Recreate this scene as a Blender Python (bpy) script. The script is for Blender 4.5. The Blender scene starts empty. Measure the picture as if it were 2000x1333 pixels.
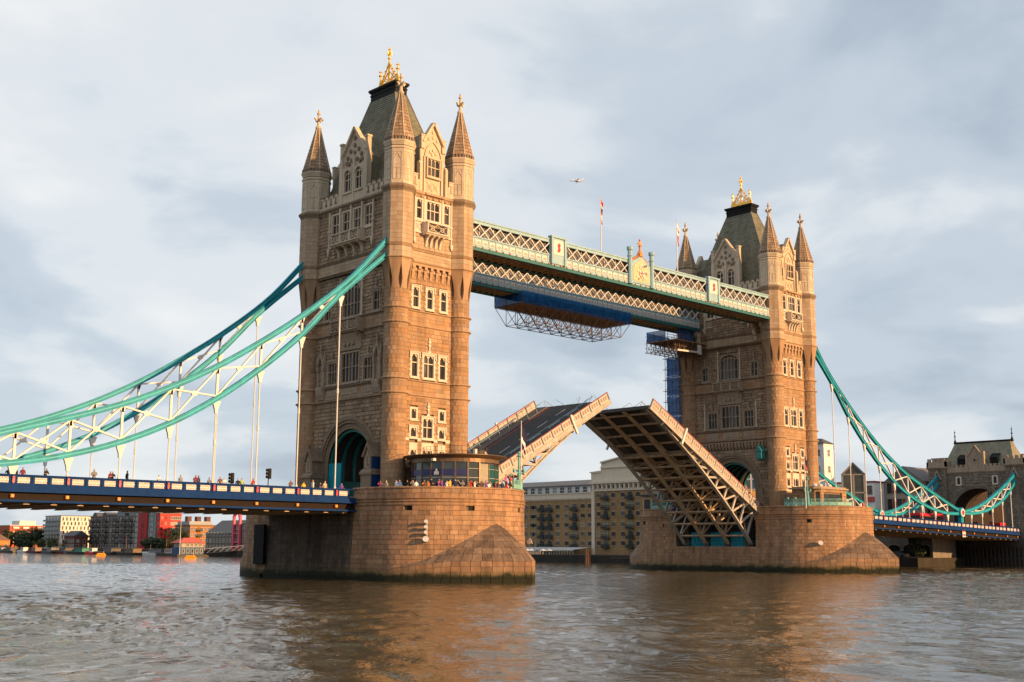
import bpy, math, random
from mathutils import Vector, Matrix
from bisect import bisect

sc = bpy.context.scene
COL = sc.collection
PI = math.pi
R = math.radians
D = 82.3            # distance between the two tower centres

# ------------------------------------------------------------------ camera
cam = bpy.data.cameras.new('camera')
cam.lens = 2309.71 / 2000 * 36
cam.sensor_width = 36
cam.clip_start = 0.5
cam.clip_end = 12000
camo = bpy.data.objects.new('camera', cam)
COL.objects.link(camo)
cr, cu, cf = (Vector((0.71993222, -0.69402862, 0.00467586)), Vector((-0.12192549, -0.11983809, 0.98527814)), Vector((0.68325088, 0.70990359, 0.17089508)))
CP = Vector((-94.3508, -122.6102, 4.01))
m = Matrix((cr, cu, -cf)).transposed().to_4x4()
m.translation = CP
camo.matrix_world = m
sc.camera = camo

# ------------------------------------------------------------------ sky and sun
SUN_PHI, SUN_EL = R(73), R(12)
sdir = Vector((math.cos(SUN_PHI) * math.cos(SUN_EL), -math.sin(SUN_PHI) * math.cos(SUN_EL), math.sin(SUN_EL)))
W = bpy.data.worlds.new('World')
sc.world = W
W.use_nodes = True
wt = W.node_tree
wt.nodes.clear()
def N(t, typ, **kw):
    n = t.nodes.new(typ)
    for k, v in kw.items():
        if k in n.inputs:
            n.inputs[k].default_value = v
        else:
            setattr(n, k, v)
    return n
def LK(t, a, b): t.links.new(a, b)
sky = N(wt, 'ShaderNodeTexSky', sky_type='NISHITA')
sky.sun_disc = False
sky.sun_elevation = SUN_EL
sky.sun_rotation = math.atan2(sdir.x, sdir.y)
tc = N(wt, 'ShaderNodeTexCoord')
sep = N(wt, 'ShaderNodeSeparateXYZ')
LK(wt, tc.outputs['Generated'], sep.inputs[0])
zz = N(wt, 'ShaderNodeMath', operation='ABSOLUTE'); LK(wt, sep.outputs['Z'], zz.inputs[0])
za = N(wt, 'ShaderNodeMath', operation='ADD'); LK(wt, zz.outputs[0], za.inputs[0]); za.inputs[1].default_value = 0.30
dv = N(wt, 'ShaderNodeVectorMath', operation='DIVIDE'); LK(wt, tc.outputs['Generated'], dv.inputs[0])
cmb = N(wt, 'ShaderNodeCombineXYZ')
for i in range(3): LK(wt, za.outputs[0], cmb.inputs[i])
LK(wt, cmb.outputs[0], dv.inputs[1])
mp = N(wt, 'ShaderNodeMapping'); LK(wt, dv.outputs[0], mp.inputs[0])
mp.inputs['Location'].default_value = (1.3, 0.4, 0.2); mp.inputs['Rotation'].default_value = (0, 0, 0.75); mp.inputs['Scale'].default_value = (1.0, 1.0, 1.35)
n1 = N(wt, 'ShaderNodeTexNoise', Scale=2.7, Detail=8.0, Roughness=0.5, Distortion=0.25); LK(wt, mp.outputs[0], n1.inputs['Vector'])
n2 = N(wt, 'ShaderNodeTexNoise', Scale=0.85, Detail=3.0, Roughness=0.5); LK(wt, mp.outputs[0], n2.inputs['Vector'])
ad = N(wt, 'ShaderNodeMath', operation='MULTIPLY_ADD'); LK(wt, n1.outputs['Fac'], ad.inputs[0]); ad.inputs[1].default_value = 0.6
ml = N(wt, 'ShaderNodeMath', operation='MULTIPLY'); LK(wt, n2.outputs['Fac'], ml.inputs[0]); ml.inputs[1].default_value = 0.5
LK(wt, ml.outputs[0], ad.inputs[2])
rp = N(wt, 'ShaderNodeValToRGB'); LK(wt, ad.outputs[0], rp.inputs[0])
cr_ = rp.color_ramp
cr_.interpolation = 'EASE'
cr_.elements[0].position = 0.39; cr_.elements[0].color = (2.65, 3.1, 3.7, 1)
cr_.elements[1].position = 0.76; cr_.elements[1].color = (5.75, 5.75, 5.7, 1)
e = cr_.elements.new(0.52); e.color = (3.5, 3.95, 4.45, 1)
e = cr_.elements.new(0.60); e.color = (4.6, 4.85, 5.1, 1)
mx = N(wt, 'ShaderNodeMix', data_type='RGBA'); mx.inputs[0].default_value = 0.93
LK(wt, sky.outputs[0], mx.inputs[6]); LK(wt, rp.outputs[0], mx.inputs[7])
bg = N(wt, 'ShaderNodeBackground'); LK(wt, mx.outputs[2], bg.inputs[0]); bg.inputs[1].default_value = 0.1
wo = N(wt, 'ShaderNodeOutputWorld'); LK(wt, bg.outputs[0], wo.inputs[0])

sun = bpy.data.lights.new('sun', 'SUN')
sun.energy = 4.5
sun.angle = R(0.6)
sun.color = (1.0, 0.57, 0.235)
suno = bpy.data.objects.new('sun', sun)
COL.objects.link(suno)
suno.rotation_euler = sdir.to_track_quat('Z', 'Y').to_euler()
suno.location = (0, 0, 200)
sc.view_settings.view_transform = 'Standard'
sc.view_settings.look = 'None'
sc.view_settings.exposure = 0.75
sc.view_settings.gamma = 1.0

# ------------------------------------------------------------------ materials
MATS = {}
def mat(name, col, rough=0.65, metal=0.0, var=0.12, nscale=2.0, bump=0.0, bscale=12.0, tint=0.0, streak=0.0, algae=False, lime=False, spec=0.4, emit=None, ramp=None, stretch=(1, 1, 1)):
    if name in MATS: return MATS[name]
    mt = bpy.data.materials.new(name); mt.use_nodes = True
    t = mt.node_tree
    b = t.nodes['Principled BSDF']
    b.inputs['Roughness'].default_value = rough
    b.inputs['Metallic'].default_value = metal
    b.inputs['Specular IOR Level'].default_value = spec
    g = N(t, 'ShaderNodeNewGeometry')
    mpn = N(t, 'ShaderNodeMapping'); LK(t, g.outputs['Position'], mpn.inputs[0]); mpn.inputs['Scale'].default_value = stretch
    ns = N(t, 'ShaderNodeTexNoise', Scale=nscale, Detail=5.0, Roughness=0.6); LK(t, mpn.outputs[0], ns.inputs['Vector'])
    mr = N(t, 'ShaderNodeMapRange'); LK(t, ns.outputs['Fac'], mr.inputs[0])
    mr.inputs[1].default_value = 0.3; mr.inputs[2].default_value = 0.7; mr.inputs[3].default_value = 1 - var; mr.inputs[4].default_value = 1 + var
    fac = mr.outputs[0]
    base = None
    if ramp or tint:
        at = N(t, 'ShaderNodeAttribute', attribute_name='tint')
        if ramp:
            cr = N(t, 'ShaderNodeValToRGB'); LK(t, at.outputs['Fac'], cr.inputs[0])
            els = cr.color_ramp.elements
            els[0].color = (*ramp[0], 1); els[1].color = (*ramp[-1], 1)
            for i, c in list(enumerate(ramp))[1:-1]: els.new(i / (len(ramp) - 1)).color = (*c, 1)
            base = cr.outputs[0]
        if tint:
            m2 = N(t, 'ShaderNodeMapRange'); LK(t, at.outputs['Fac'], m2.inputs[0]); m2.inputs[3].default_value = 1 - tint; m2.inputs[4].default_value = 1 + tint
            mm = N(t, 'ShaderNodeMath', operation='MULTIPLY'); LK(t, fac, mm.inputs[0]); LK(t, m2.outputs[0], mm.inputs[1]); fac = mm.outputs[0]
    if streak:
        mp2 = N(t, 'ShaderNodeMapping'); LK(t, g.outputs['Position'], mp2.inputs[0]); mp2.inputs['Scale'].default_value = (1.0, 1.0, 0.10)
        s2 = N(t, 'ShaderNodeTexNoise', Scale=0.9, Detail=6.0, Roughness=0.65); LK(t, mp2.outputs[0], s2.inputs['Vector'])
        m3 = N(t, 'ShaderNodeMapRange'); LK(t, s2.outputs['Fac'], m3.inputs[0]); m3.inputs[1].default_value = 0.42; m3.inputs[2].default_value = 0.72; m3.inputs[3].default_value = 1.0; m3.inputs[4].default_value = 1 - streak
        mm = N(t, 'ShaderNodeMath', operation='MULTIPLY'); LK(t, fac, mm.inputs[0]); LK(t, m3.outputs[0], mm.inputs[1]); fac = mm.outputs[0]
    vm = N(t, 'ShaderNodeVectorMath', operation='SCALE'); LK(t, fac, vm.inputs['Scale'])
    if base: LK(t, base, vm.inputs[0])
    else: vm.inputs[0].default_value = col
    out = vm.outputs[0]
    if lime:      # white lime weeping below the string moulding
        sl = N(t, 'ShaderNodeSeparateXYZ'); LK(t, g.outputs['Position'], sl.inputs[0])
        ml_ = N(t, 'ShaderNodeMapping'); LK(t, g.outputs['Position'], ml_.inputs[0]); ml_.inputs['Scale'].default_value = (1.6, 1.6, 0.16)
        nl = N(t, 'ShaderNodeTexNoise', Scale=1.1, Detail=6.0, Roughness=0.7); LK(t, ml_.outputs[0], nl.inputs['Vector'])
        m6 = N(t, 'ShaderNodeMapRange'); LK(t, nl.outputs['Fac'], m6.inputs[0]); m6.inputs[1].default_value = 0.60; m6.inputs[2].default_value = 0.72; m6.inputs[3].default_value = 0.0; m6.inputs[4].default_value = 0.6
        m7 = N(t, 'ShaderNodeMapRange'); LK(t, sl.outputs['Z'], m7.inputs[0]); m7.inputs[1].default_value = 3.0; m7.inputs[2].default_value = 7.0
        m8 = N(t, 'ShaderNodeMath', operation='MULTIPLY'); LK(t, m6.outputs[0], m8.inputs[0]); LK(t, m7.outputs[0], m8.inputs[1])
        mxl = N(t, 'ShaderNodeMix', data_type='RGBA'); LK(t, m8.outputs[0], mxl.inputs[0]); LK(t, out, mxl.inputs[6]); mxl.inputs[7].default_value = (0.5, 0.42, 0.34, 1); out = mxl.outputs[2]
    if algae:
        sx = N(t, 'ShaderNodeSeparateXYZ'); LK(t, g.outputs['Position'], sx.inputs[0])
        na = N(t, 'ShaderNodeTexNoise', Scale=0.55, Detail=6.0, Roughness=0.7); LK(t, g.outputs['Position'], na.inputs['Vector'])
        m4 = N(t, 'ShaderNodeMath', operation='MULTIPLY_ADD'); LK(t, na.outputs['Fac'], m4.inputs[0]); m4.inputs[1].default_value = -1.7; LK(t, sx.outputs['Z'], m4.inputs[2])
        for k, (lo, hi, cc) in enumerate(((0.0, 1.3, (0.13, 0.095, 0.035)), (-0.12, 0.42, (0.040, 0.045, 0.010)), (-0.25, 0.12, (0.008, 0.010, 0.004)))):
            m5 = N(t, 'ShaderNodeMapRange'); LK(t, m4.outputs[0], m5.inputs[0]); m5.inputs[1].default_value = lo; m5.inputs[2].default_value = hi; m5.inputs[3].default_value = 0.85 if k else 0.35; m5.inputs[4].default_value = 0.0
            mxx = N(t, 'ShaderNodeMix', data_type='RGBA'); LK(t, m5.outputs[0], mxx.inputs[0]); LK(t, out, mxx.inputs[6]); mxx.inputs[7].default_value = (*cc, 1)
            out = mxx.outputs[2]
    LK(t, out, b.inputs['Base Color'])
    if bump:
        bn = N(t, 'ShaderNodeTexNoise', Scale=bscale, Detail=5.0, Roughness=0.65); LK(t, g.outputs['Position'], bn.inputs['Vector'])
        bp = N(t, 'ShaderNodeBump', Strength=0.8, Distance=bump); LK(t, bn.outputs['Fac'], bp.inputs['Height']); LK(t, bp.outputs[0], b.inputs['Normal'])
    if emit:
        b.inputs['Emission Color'].default_value = (*emit[0], 1); b.inputs['Emission Strength'].default_value = emit[1]
    MATS[name] = mt
    return mt

STR = [(0.257, 0.150, 0.078), (0.366, 0.226, 0.125), (0.314, 0.185, 0.098), (0.408, 0.268, 0.163), (0.370, 0.200, 0.099), (0.294, 0.195, 0.125), (0.389, 0.245, 0.140)]
M_ROCK = mat('rock_faced_granite', (0.4, 0.29, 0.18), 0.9, ramp=[(0.218, 0.147, 0.089), (0.333, 0.228, 0.145), (0.259, 0.174, 0.104), (0.391, 0.282, 0.184), (0.299, 0.201, 0.124), (0.356, 0.238, 0.159)], var=0.2, nscale=3.5, bump=0.05, bscale=5, streak=0.42)
M_ASH = mat('granite_ashlar', (0.44, 0.31, 0.19), 0.85, ramp=STR, var=0.08, nscale=4, bump=0.012, bscale=9, streak=0.32)
M_ASHU = mat('upper_ashlar', (0.44, 0.31, 0.19), 0.85, ramp=[(0.36, 0.255, 0.165), (0.43, 0.315, 0.21), (0.39, 0.275, 0.175), (0.46, 0.345, 0.235), (0.41, 0.28, 0.18)], var=0.08, nscale=4, bump=0.012, bscale=9, streak=0.3)
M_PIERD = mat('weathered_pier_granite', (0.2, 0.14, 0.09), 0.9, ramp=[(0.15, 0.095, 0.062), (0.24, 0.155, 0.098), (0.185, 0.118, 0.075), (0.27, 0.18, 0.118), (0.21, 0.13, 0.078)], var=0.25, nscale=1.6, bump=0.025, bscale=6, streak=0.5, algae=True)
M_JOINT = mat('mortar', (0.20, 0.145, 0.095), 0.95, var=0.1)
M_PIER = mat('pier_granite', (0.4, 0.3, 0.2), 0.85, ramp=[(0.253, 0.148, 0.084), (0.368, 0.220, 0.122), (0.303, 0.175, 0.099), (0.404, 0.247, 0.143), (0.359, 0.188, 0.096), (0.293, 0.184, 0.118)], var=0.16, nscale=2.2, bump=0.02, bscale=6, streak=0.45, algae=True, lime=True)
M_PJOINT = mat('pier_mortar', (0.17, 0.115, 0.072), 0.95, var=0.1, algae=True)
M_PORT = mat('portland_stone', (0.66, 0.56, 0.45), 0.85, ramp=[(0.504, 0.402, 0.288), (0.571, 0.466, 0.342), (0.529, 0.417, 0.295), (0.588, 0.485, 0.360)], var=0.1, nscale=2.5, bump=0.012, bscale=8, streak=0.30)
M_WEATH = mat('weathered_window_stone', (0.34, 0.26, 0.19), 0.9, var=0.2, nscale=3, streak=0.3)
M_VAULT = mat('dark_teal_rib', (0.008, 0.13, 0.115), 0.5, var=0.2)
M_GRIMESHADE = mat('grime_and_shade_granite', (0.2, 0.15, 0.1), 0.85, ramp=[(0.12, 0.09, 0.065), (0.17, 0.125, 0.09), (0.14, 0.10, 0.07), (0.10, 0.078, 0.058)], var=0.2, nscale=1.2, bump=0.02, bscale=6, streak=0.75, algae=True)  # grime streaks, plus the deck's shade painted in as darker granite
M_DRESS = mat('window_dressing_stone', (0.58, 0.50, 0.41), 0.85, var=0.08, nscale=3, streak=0.12)
M_DARKSTONE = mat('weathered_moulding', (0.23, 0.165, 0.11), 0.9, var=0.2, nscale=3, streak=0.3)
M_CARVE = mat('carved_stone', (0.33, 0.25, 0.18), 0.9, var=0.35, nscale=6, bump=0.06, bscale=7)
M_TILE = mat('spire_tiles', (0.3, 0.22, 0.15), 0.9, ramp=[(0.225, 0.149, 0.092), (0.324, 0.219, 0.136), (0.270, 0.174, 0.104), (0.378, 0.264, 0.170), (0.252, 0.174, 0.114)], var=0.25, nscale=2.5, bump=0.02, streak=0.2)
M_ROOF = mat('green_slate', (0.105, 0.112, 0.072), 0.75, ramp=[(0.147, 0.142, 0.095), (0.206, 0.192, 0.135), (0.169, 0.158, 0.108)], var=0.2, nscale=1.3, streak=0.35, bump=0.02, bscale=6)
M_BLACK = mat('black_lead', (0.010, 0.010, 0.010), 0.6, var=0.2, spec=0.12)
M_GOLD = mat('gilding', (1.0, 0.56, 0.09), 0.4, metal=0.35, var=0.2, nscale=4)
M_GLASS = mat('window_glass', (0.03, 0.028, 0.026), 0.25, var=0.5, nscale=0.7, spec=0.22)
M_GLASS2 = mat('streaky_window_glass', (0.075, 0.065, 0.055), 0.18, var=0.5, nscale=0.9, spec=0.45)
M_GLASSB = mat('warm_window_glass', (0.10, 0.085, 0.065), 0.15, var=0.45, nscale=0.8, spec=0.6)
M_TEAL = mat('teal_paint', (0.008, 0.27, 0.36), 0.5, var=0.15, nscale=1.5, streak=0.3, tint=0.16, spec=0.2)
M_TEALD = mat('dark_teal_paint', (0.01, 0.11, 0.115), 0.45, var=0.1)
M_PALE = mat('pale_turquoise_paint', (0.27, 0.43, 0.49), 0.55, var=0.1, nscale=2, streak=0.25)
M_WHITE = mat('white_paint', (0.62, 0.60, 0.575), 0.5, var=0.06, nscale=2, streak=0.15)
M_CREAM = mat('cream_panel_paint', (0.60, 0.56, 0.52), 0.55, var=0.12, nscale=3)
M_ORANGE = mat('orange_boss_paint', (0.72, 0.26, 0.05), 0.5, var=0.1)
M_BLUE = mat('bridge_blue_paint', (0.009, 0.037, 0.135), 0.7, var=0.12, nscale=1.5, streak=0.15, spec=0.05)
M_RIB = mat('chain_rib_paint', (0.025, 0.38, 0.48), 0.5, var=0.1)
M_NAVY = mat('navy_paint', (0.02, 0.022, 0.10), 0.35, var=0.1)
M_RED = mat('red_paint', (0.62, 0.018, 0.03), 0.4, var=0.1)
M_STEEL = mat('underside_steel', (0.50, 0.36, 0.225), 0.6, var=0.25, nscale=1.2, streak=0.3)
M_STEELW = mat('leaf_truss_paint', (0.40, 0.36, 0.31), 0.55, var=0.15, nscale=1.2, streak=0.3)
M_DSTEEL = mat('dark_steel', (0.045, 0.036, 0.03), 0.6, var=0.3)
M_ASPH = mat('asphalt', (0.045, 0.044, 0.045), 0.85, var=0.25, nscale=1.0, bump=0.01, bscale=20)
M_FOOT = mat('footway_surface', (0.13, 0.12, 0.11), 0.85, var=0.2)
M_LINE = mat('road_paint', (0.75, 0.73, 0.7), 0.7, var=0.1)
M_REDL = mat('red_route_paint', (0.40, 0.06, 0.04), 0.7, var=0.1)
M_RAIL = mat('red_handrail', (0.33, 0.07, 0.045), 0.5, var=0.1)
def net_material():
    mt = bpy.data.materials.new('blue_netting'); mt.use_nodes = True; t = mt.node_tree; t.nodes.clear()
    g = N(t, 'ShaderNodeNewGeometry'); n = N(t, 'ShaderNodeTexNoise', Scale=1.1, Detail=5.0, Roughness=0.6); LK(t, g.outputs['Position'], n.inputs['Vector'])
    rp = N(t, 'ShaderNodeValToRGB'); LK(t, n.outputs['Fac'], rp.inputs[0]); rp.color_ramp.elements[0].position = .3; rp.color_ramp.elements[0].color = (0.008, 0.08, 0.27, 1); rp.color_ramp.elements[1].position = .7; rp.color_ramp.elements[1].color = (0.03, 0.21, 0.56, 1)
    d = N(t, 'ShaderNodeBsdfDiffuse'); LK(t, rp.outputs[0], d.inputs[0]); tl = N(t, 'ShaderNodeBsdfTranslucent'); LK(t, rp.outputs[0], tl.inputs[0])
    m1 = N(t, 'ShaderNodeMixShader'); m1.inputs[0].default_value = .5; LK(t, d.outputs[0], m1.inputs[1]); LK(t, tl.outputs[0], m1.inputs[2])
    tr = N(t, 'ShaderNodeBsdfTransparent'); m2 = N(t, 'ShaderNodeMixShader'); m2.inputs[0].default_value = .2; LK(t, m1.outputs[0], m2.inputs[1]); LK(t, tr.outputs[0], m2.inputs[2])
    o = N(t, 'ShaderNodeOutputMaterial'); LK(t, m2.outputs[0], o.inputs[0]); return mt
M_NET = net_material()
M_SCAF = mat('scaffold_tube', (0.10, 0.06, 0.038), 0.55, var=0.3)
M_PLANK = mat('scaffold_boards', (0.36, 0.2, 0.095), 0.85, var=0.3, nscale=1.5)
M_LOUVRE = mat('bronze_canopy', (0.17, 0.105, 0.06), 0.4, metal=0.4, var=0.12)
M_TEALGL = mat('teal_screen', (0.004, 0.075, 0.068), 0.3, var=0.2)
M_BLIND = mat('pale_blind', (0.28, 0.26, 0.2), 0.7, var=0.12)

# ------------------------------------------------------------------ mesh helpers
class Fr:
    """frame: s runs along the wall, d outwards, z up"""
    def __init__(s, o, sd, nd, zd=(0, 0, 1)):
        s.o, s.s, s.n, s.z = Vector(o), Vector(sd), Vector(nd), Vector(zd)
    def __call__(f, s, d, z): return f.o + f.s * s + f.n * d + f.z * z
WORLD = Fr((0, 0, 0), (1, 0, 0), (0, 1, 0))
HEXF = ((0, 1, 2, 3), (7, 6, 5, 4), (0, 4, 5, 1), (1, 5, 6, 2), (2, 6, 7, 3), (3, 7, 4, 0))
class MB:
    def __init__(s): s.v = []; s.f = []; s.m = []; s.t = []
    def add(s, vs, fs, mi=0, t=0.5):
        n = len(s.v); s.v += [tuple(p) for p in vs]
        for f in fs:
            s.f.append(tuple(i + n for i in f)); s.m.append(mi); s.t.append(t)
        return s
    def hexa(s, p, mi=0, t=0.5): return s.add(p, HEXF, mi, t)
    def fbox(s, F, s0, s1, d0, d1, z0, z1, mi=0, t=0.5):
        return s.hexa([F(s0, d1, z0), F(s1, d1, z0), F(s1, d1, z1), F(s0, d1, z1), F(s0, d0, z0), F(s1, d0, z0), F(s1, d0, z1), F(s0, d0, z1)], mi, t)
    def box(s, x0, x1, y0, y1, z0, z1, mi=0, t=0.5): return s.fbox(WORLD, x0, x1, y0, y1, z0, z1, mi, t)
    def fpoly(s, F, pts, d0, d1, mi=0, t=0.5):
        n = len(pts)
        vs = [F(a, d1, b) for a, b in pts] + [F(a, d0, b) for a, b in pts]
        return s.add(vs, [tuple(range(n)), tuple(range(2 * n - 1, n - 1, -1))] + [(i, (i + 1) % n, n + (i + 1) % n, n + i) for i in range(n)], mi, t)
    def fprof(s, F, pts, s0, s1, mi=0, t=0.5):
        n = len(pts)
        vs = [F(s0, d, z) for d, z in pts] + [F(s1, d, z) for d, z in pts]
        return s.add(vs, [tuple(range(n)), tuple(range(2 * n - 1, n - 1, -1))] + [(i, (i + 1) % n, n + (i + 1) % n, n + i) for i in range(n)], mi, t)
    def plan(s, pts, z0, z1, mi=0, t=0.5):
        n = len(pts)
        vs = [(a, b, z1) for a, b in pts] + [(a, b, z0) for a, b in pts]
        return s.add(vs, [tuple(range(n)), tuple(range(2 * n - 1, n - 1, -1))] + [(i, (i + 1) % n, n + (i + 1) % n, n + i) for i in range(n)], mi, t)
    def bar(s, p, q, w, h=None, up=(0, 0, 1), mi=0, t=0.5):
        p, q = Vector(p), Vector(q); h = h or w
        d = (q - p).normalized(); a = d.cross(Vector(up))
        if a.length < 1e-4: a = d.cross(Vector((1, 0, 0)))
        a.normalize(); b = a.cross(d)
        a = a * (w / 2); b = b * (h / 2)
        return s.hexa([p - a - b, p + a - b, p + a + b, p - a + b, q - a - b, q + a - b, q + a + b, q - a + b], mi, t)
    def tube(s, pts, r, n=6, mi=0, t=0.5, cap=True):
        pts = [Vector(p) for p in pts]; rs = r if isinstance(r, (list, tuple)) else [r] * len(pts)
        vs = []; fs = []
        for i, p in enumerate(pts):
            d = (pts[min(i + 1, len(pts) - 1)] - pts[max(i - 1, 0)]).normalized()
            a = d.cross(Vector((0, 0, 1)))
            if a.length < 1e-3: a = Vector((1, 0, 0))
            a.normalize(); b = d.cross(a)
            for k in range(n):
                an = 2 * PI * k / n
                vs.append(p + (a * math.cos(an) + b * math.sin(an)) * rs[i])
        for i in range(len(pts) - 1):
            for k in range(n):
                fs.append((i * n + k, i * n + (k + 1) % n, (i + 1) * n + (k + 1) % n, (i + 1) * n + k))
        if cap: fs += [tuple(range(n - 1, -1, -1)), tuple(range((len(pts) - 1) * n, len(pts) * n))]
        return s.add(vs, fs, mi, t)
    def lathe(s, cx, cy, prof, n=16, a0=0.0, mi=0, t=0.5):
        vs = []; fs = []
        for r, z in prof:
            for k in range(n):
                an = a0 + 2 * PI * k / n
                vs.append((cx + r * math.cos(an), cy + r * math.sin(an), z))
        for i in range(len(prof) - 1):
            for k in range(n):
                fs.append((i * n + k, i * n + (k + 1) % n, (i + 1) * n + (k + 1) % n, (i + 1) * n + k))
        fs += [tuple(range(n - 1, -1, -1)), tuple(range((len(prof) - 1) * n, len(prof) * n))]
        return s.add(vs, fs, mi, t)
    def grid(s, rows, mi=0, t=0.5):
        n = len(rows[0]); vs = [p for r in rows for p in r]
        return s.add(vs, [(i * n + k, i * n + k + 1, (i + 1) * n + k + 1, (i + 1) * n + k) for i in range(len(rows) - 1) for k in range(n - 1)], mi, t)
    def mesh(s, name, mats):
        me = bpy.data.meshes.new(name); me.from_pydata(s.v, [], s.f)
        mats = mats if isinstance(mats, (list, tuple)) else [mats]
        for x in mats: me.materials.append(x)
        if len(mats) > 1: me.polygons.foreach_set('material_index', s.m)
        a = me.attributes.new('tint', 'FLOAT', 'FACE'); a.data.foreach_set('value', s.t)
        me.update()
        return me
    def build(s, name, mats, parent=None, smooth=False, kind=None):
        me = s.mesh(name, mats)
        if smooth: me.polygons.foreach_set('use_smooth', [True] * len(me.polygons))
        return obj(name, me, parent, kind)
def obj(name, me, parent=None, kind=None, loc=None, rz=None):
    o = bpy.data.objects.new(name, me); COL.objects.link(o)
    if parent is not None: o.parent = parent
    if kind: o['kind'] = kind
    if loc is not None: o.location = loc
    if rz is not None: o.rotation_euler = (0, 0, rz)
    return o
def tag(o, label, cat, group=None):
    o['label'] = label; o['category'] = cat
    if group: o['group'] = group
    return o
def thing(name, label, cat, loc=(0, 0, 0), rz=0, group=None):
    return tag(obj(name, None, None, None, loc, rz), label, cat, group)
def struct(name, mb, mt): return mb.build(name, mt, None, kind='structure')
def copy_tree(o, parent=None):
    c = o.copy(); COL.objects.link(c); c.parent = parent
    for ch in list(o.children): copy_tree(ch, c)
    return c
def interp(tab, x):
    if x <= tab[0][0]: return tab[0][1]
    for (a, b), (c, d) in zip(tab, tab[1:]):
        if x <= c: return b + (d - b) * (x - a) / (c - a)
    return tab[-1][1]

class Stones:
    """facing stones: each has four front corners and a depth direction; the nearest become parts, the rest one joined part"""
    def __init__(s): s.b = []
    def add(s, p, back, t): s.b.append((p, back, t))
    def wall(s, F, s0, s1, z0, z1, ch, l0, l1, rng, openings=(), depth=0.3, gap=0.035, proud=0.0, skip=None, d=0.0):
        nr = max(1, round((z1 - z0) / ch)); h = (z1 - z0) / nr
        for r in range(nr):
            za, zb = z0 + r * h, z0 + (r + 1) * h
            segs = [(s0, s1)]
            for (a, b, c, e) in openings:
                if e > za + 0.12 and c < zb - 0.12:
                    ns = []
                    for (u, v) in segs:
                        if b <= u or a >= v: ns.append((u, v))
                        else:
                            if a - u > 0.1: ns.append((u, a))
                            if v - b > 0.1: ns.append((b, v))
                    segs = ns
            for (u, v) in segs:
                x = u; first = True
                while x < v - 1e-6:
                    L = rng.uniform(l0, l1)
                    if first and r % 2: L *= 0.55
                    first = False
                    if v - (x + L) < l0 * 0.5: L = v - x
                    x2 = min(v, x + L)
                    if not (skip and skip((x + x2) / 2, (za + zb) / 2)):
                        pd = d + rng.uniform(-proud, proud)
                        g = gap / 2
                        s.add([F(x + g, pd, za + g), F(x2 - g, pd, za + g), F(x2 - g, pd, zb - g), F(x + g, pd, zb - g)], -F.n * depth, rng.random())
                    x = x2
    def ring(s, cx, cy, rf, z0, z1, ch, nb, rng, depth=0.12, gap=0.03, oct_=False, skip=None, th0=0.0):
        nr = max(1, round((z1 - z0) / ch)); h = (z1 - z0) / nr
        for r in range(nr):
            za, zb = z0 + r * h, z0 + (r + 1) * h
            ra, rb = rf(za), rf(zb)
            cuts = []
            if oct_:
                for k in range(8):
                    a, b = R(22.5 + 45 * k), R(67.5 + 45 * k)
                    if oct_ > 1:
                        f = 0.38 + 0.24 * rng.random()
                        cuts += [(a, a + (b - a) * f), (a + (b - a) * f, b)]
                    else: cuts.append((a, b))
            else:
                off = rng.uniform(0, 2 * PI / nb); ang = [off + 2 * PI * (k + rng.uniform(-.2, .2)) / nb for k in range(nb)]
                ang.append(ang[0] + 2 * PI)
                for a, b in zip(ang, ang[1:]):
                    cuts += [(a, b)]
            for a, b in cuts:
                if skip and skip((a + b) / 2, (za + zb) / 2): continue
                t = rng.random(); g = gap / 2
                sub = 1 if oct_ else 2
                for q in range(sub):
                    aa, bb = a + (b - a) * q / sub, a + (b - a) * (q + 1) / sub
                    if q == 0: aa += g / ra
                    if q == sub - 1: bb -= g / ra
                    def P(an, rr, z):
                        if oct_:
                            mid = (math.floor((an - R(22.5) - 1e-9 + (1e-6 if an == a else 0)) / R(45)) + 0.5) * R(45) + R(22.5)
                            mid = (math.floor(((a + b) / 2 - R(22.5)) / R(45)) + 0.5) * R(45) + R(22.5)
                            rr = rr / math.cos(an - mid)
                        return Vector((cx + rr * math.cos(an), cy + rr * math.sin(an), z))
                    p = [P(aa, ra, za + g), P(bb, ra, za + g), P(bb, rb, zb - g), P(aa, rb, zb - g)]
                    c = Vector((math.cos((a + b) / 2), math.sin((a + b) / 2), 0))
                    s.add(p, -c * depth, t)
    def emit(s, parent, mt, n_ind=0, key=None, name='stone', rest='stone_facing'):
        b = s.b
        if n_ind and key:
            b = sorted(b, key=lambda k: key(sum(k[0], Vector()) / 4))
            for p, back, t in b[:n_ind]:
                c = sum(p, Vector()) / 4
                q = [x - c for x in p]
                MB().hexa(q + [x + back for x in q], 0, t).build(name, mt, parent).location = c
            b = b[n_ind:]
        if not b: return
        mb = MB()
        for p, back, t in b:
            mb.add(p + [x + back for x in p], HEXF[:1] + HEXF[2:], 0, t)
        mb.build(rest, mt, parent, kind='stuff')

def string_course(mb, F, s0, s1, z, h=0.42, d=0.26, mi=0):
    mb.fprof(F, [(-0.1, z - h * .5), (0.03, z - h * .5), (0.05, z - h * .2), (d * .7, z), (d, z + h * .12), (d, z + h * .32), (0.02, z + h * .5), (-0.1, z + h * .5)], s0, s1, mi)
def ring_course(mb, cx, cy, r, z, h=0.34, d=0.2, n=20, a0=0.0, mi=0):
    mb.lathe(cx, cy, [(r - .05, z - h * .5), (r + .03, z - h * .5), (r + .05, z - h * .2), (r + d * .7, z), (r + d, z + h * .12), (r + d, z + h * .32), (r + .02, z + h * .5), (r - .05, z + h * .5)], n, a0, mi)

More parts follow.
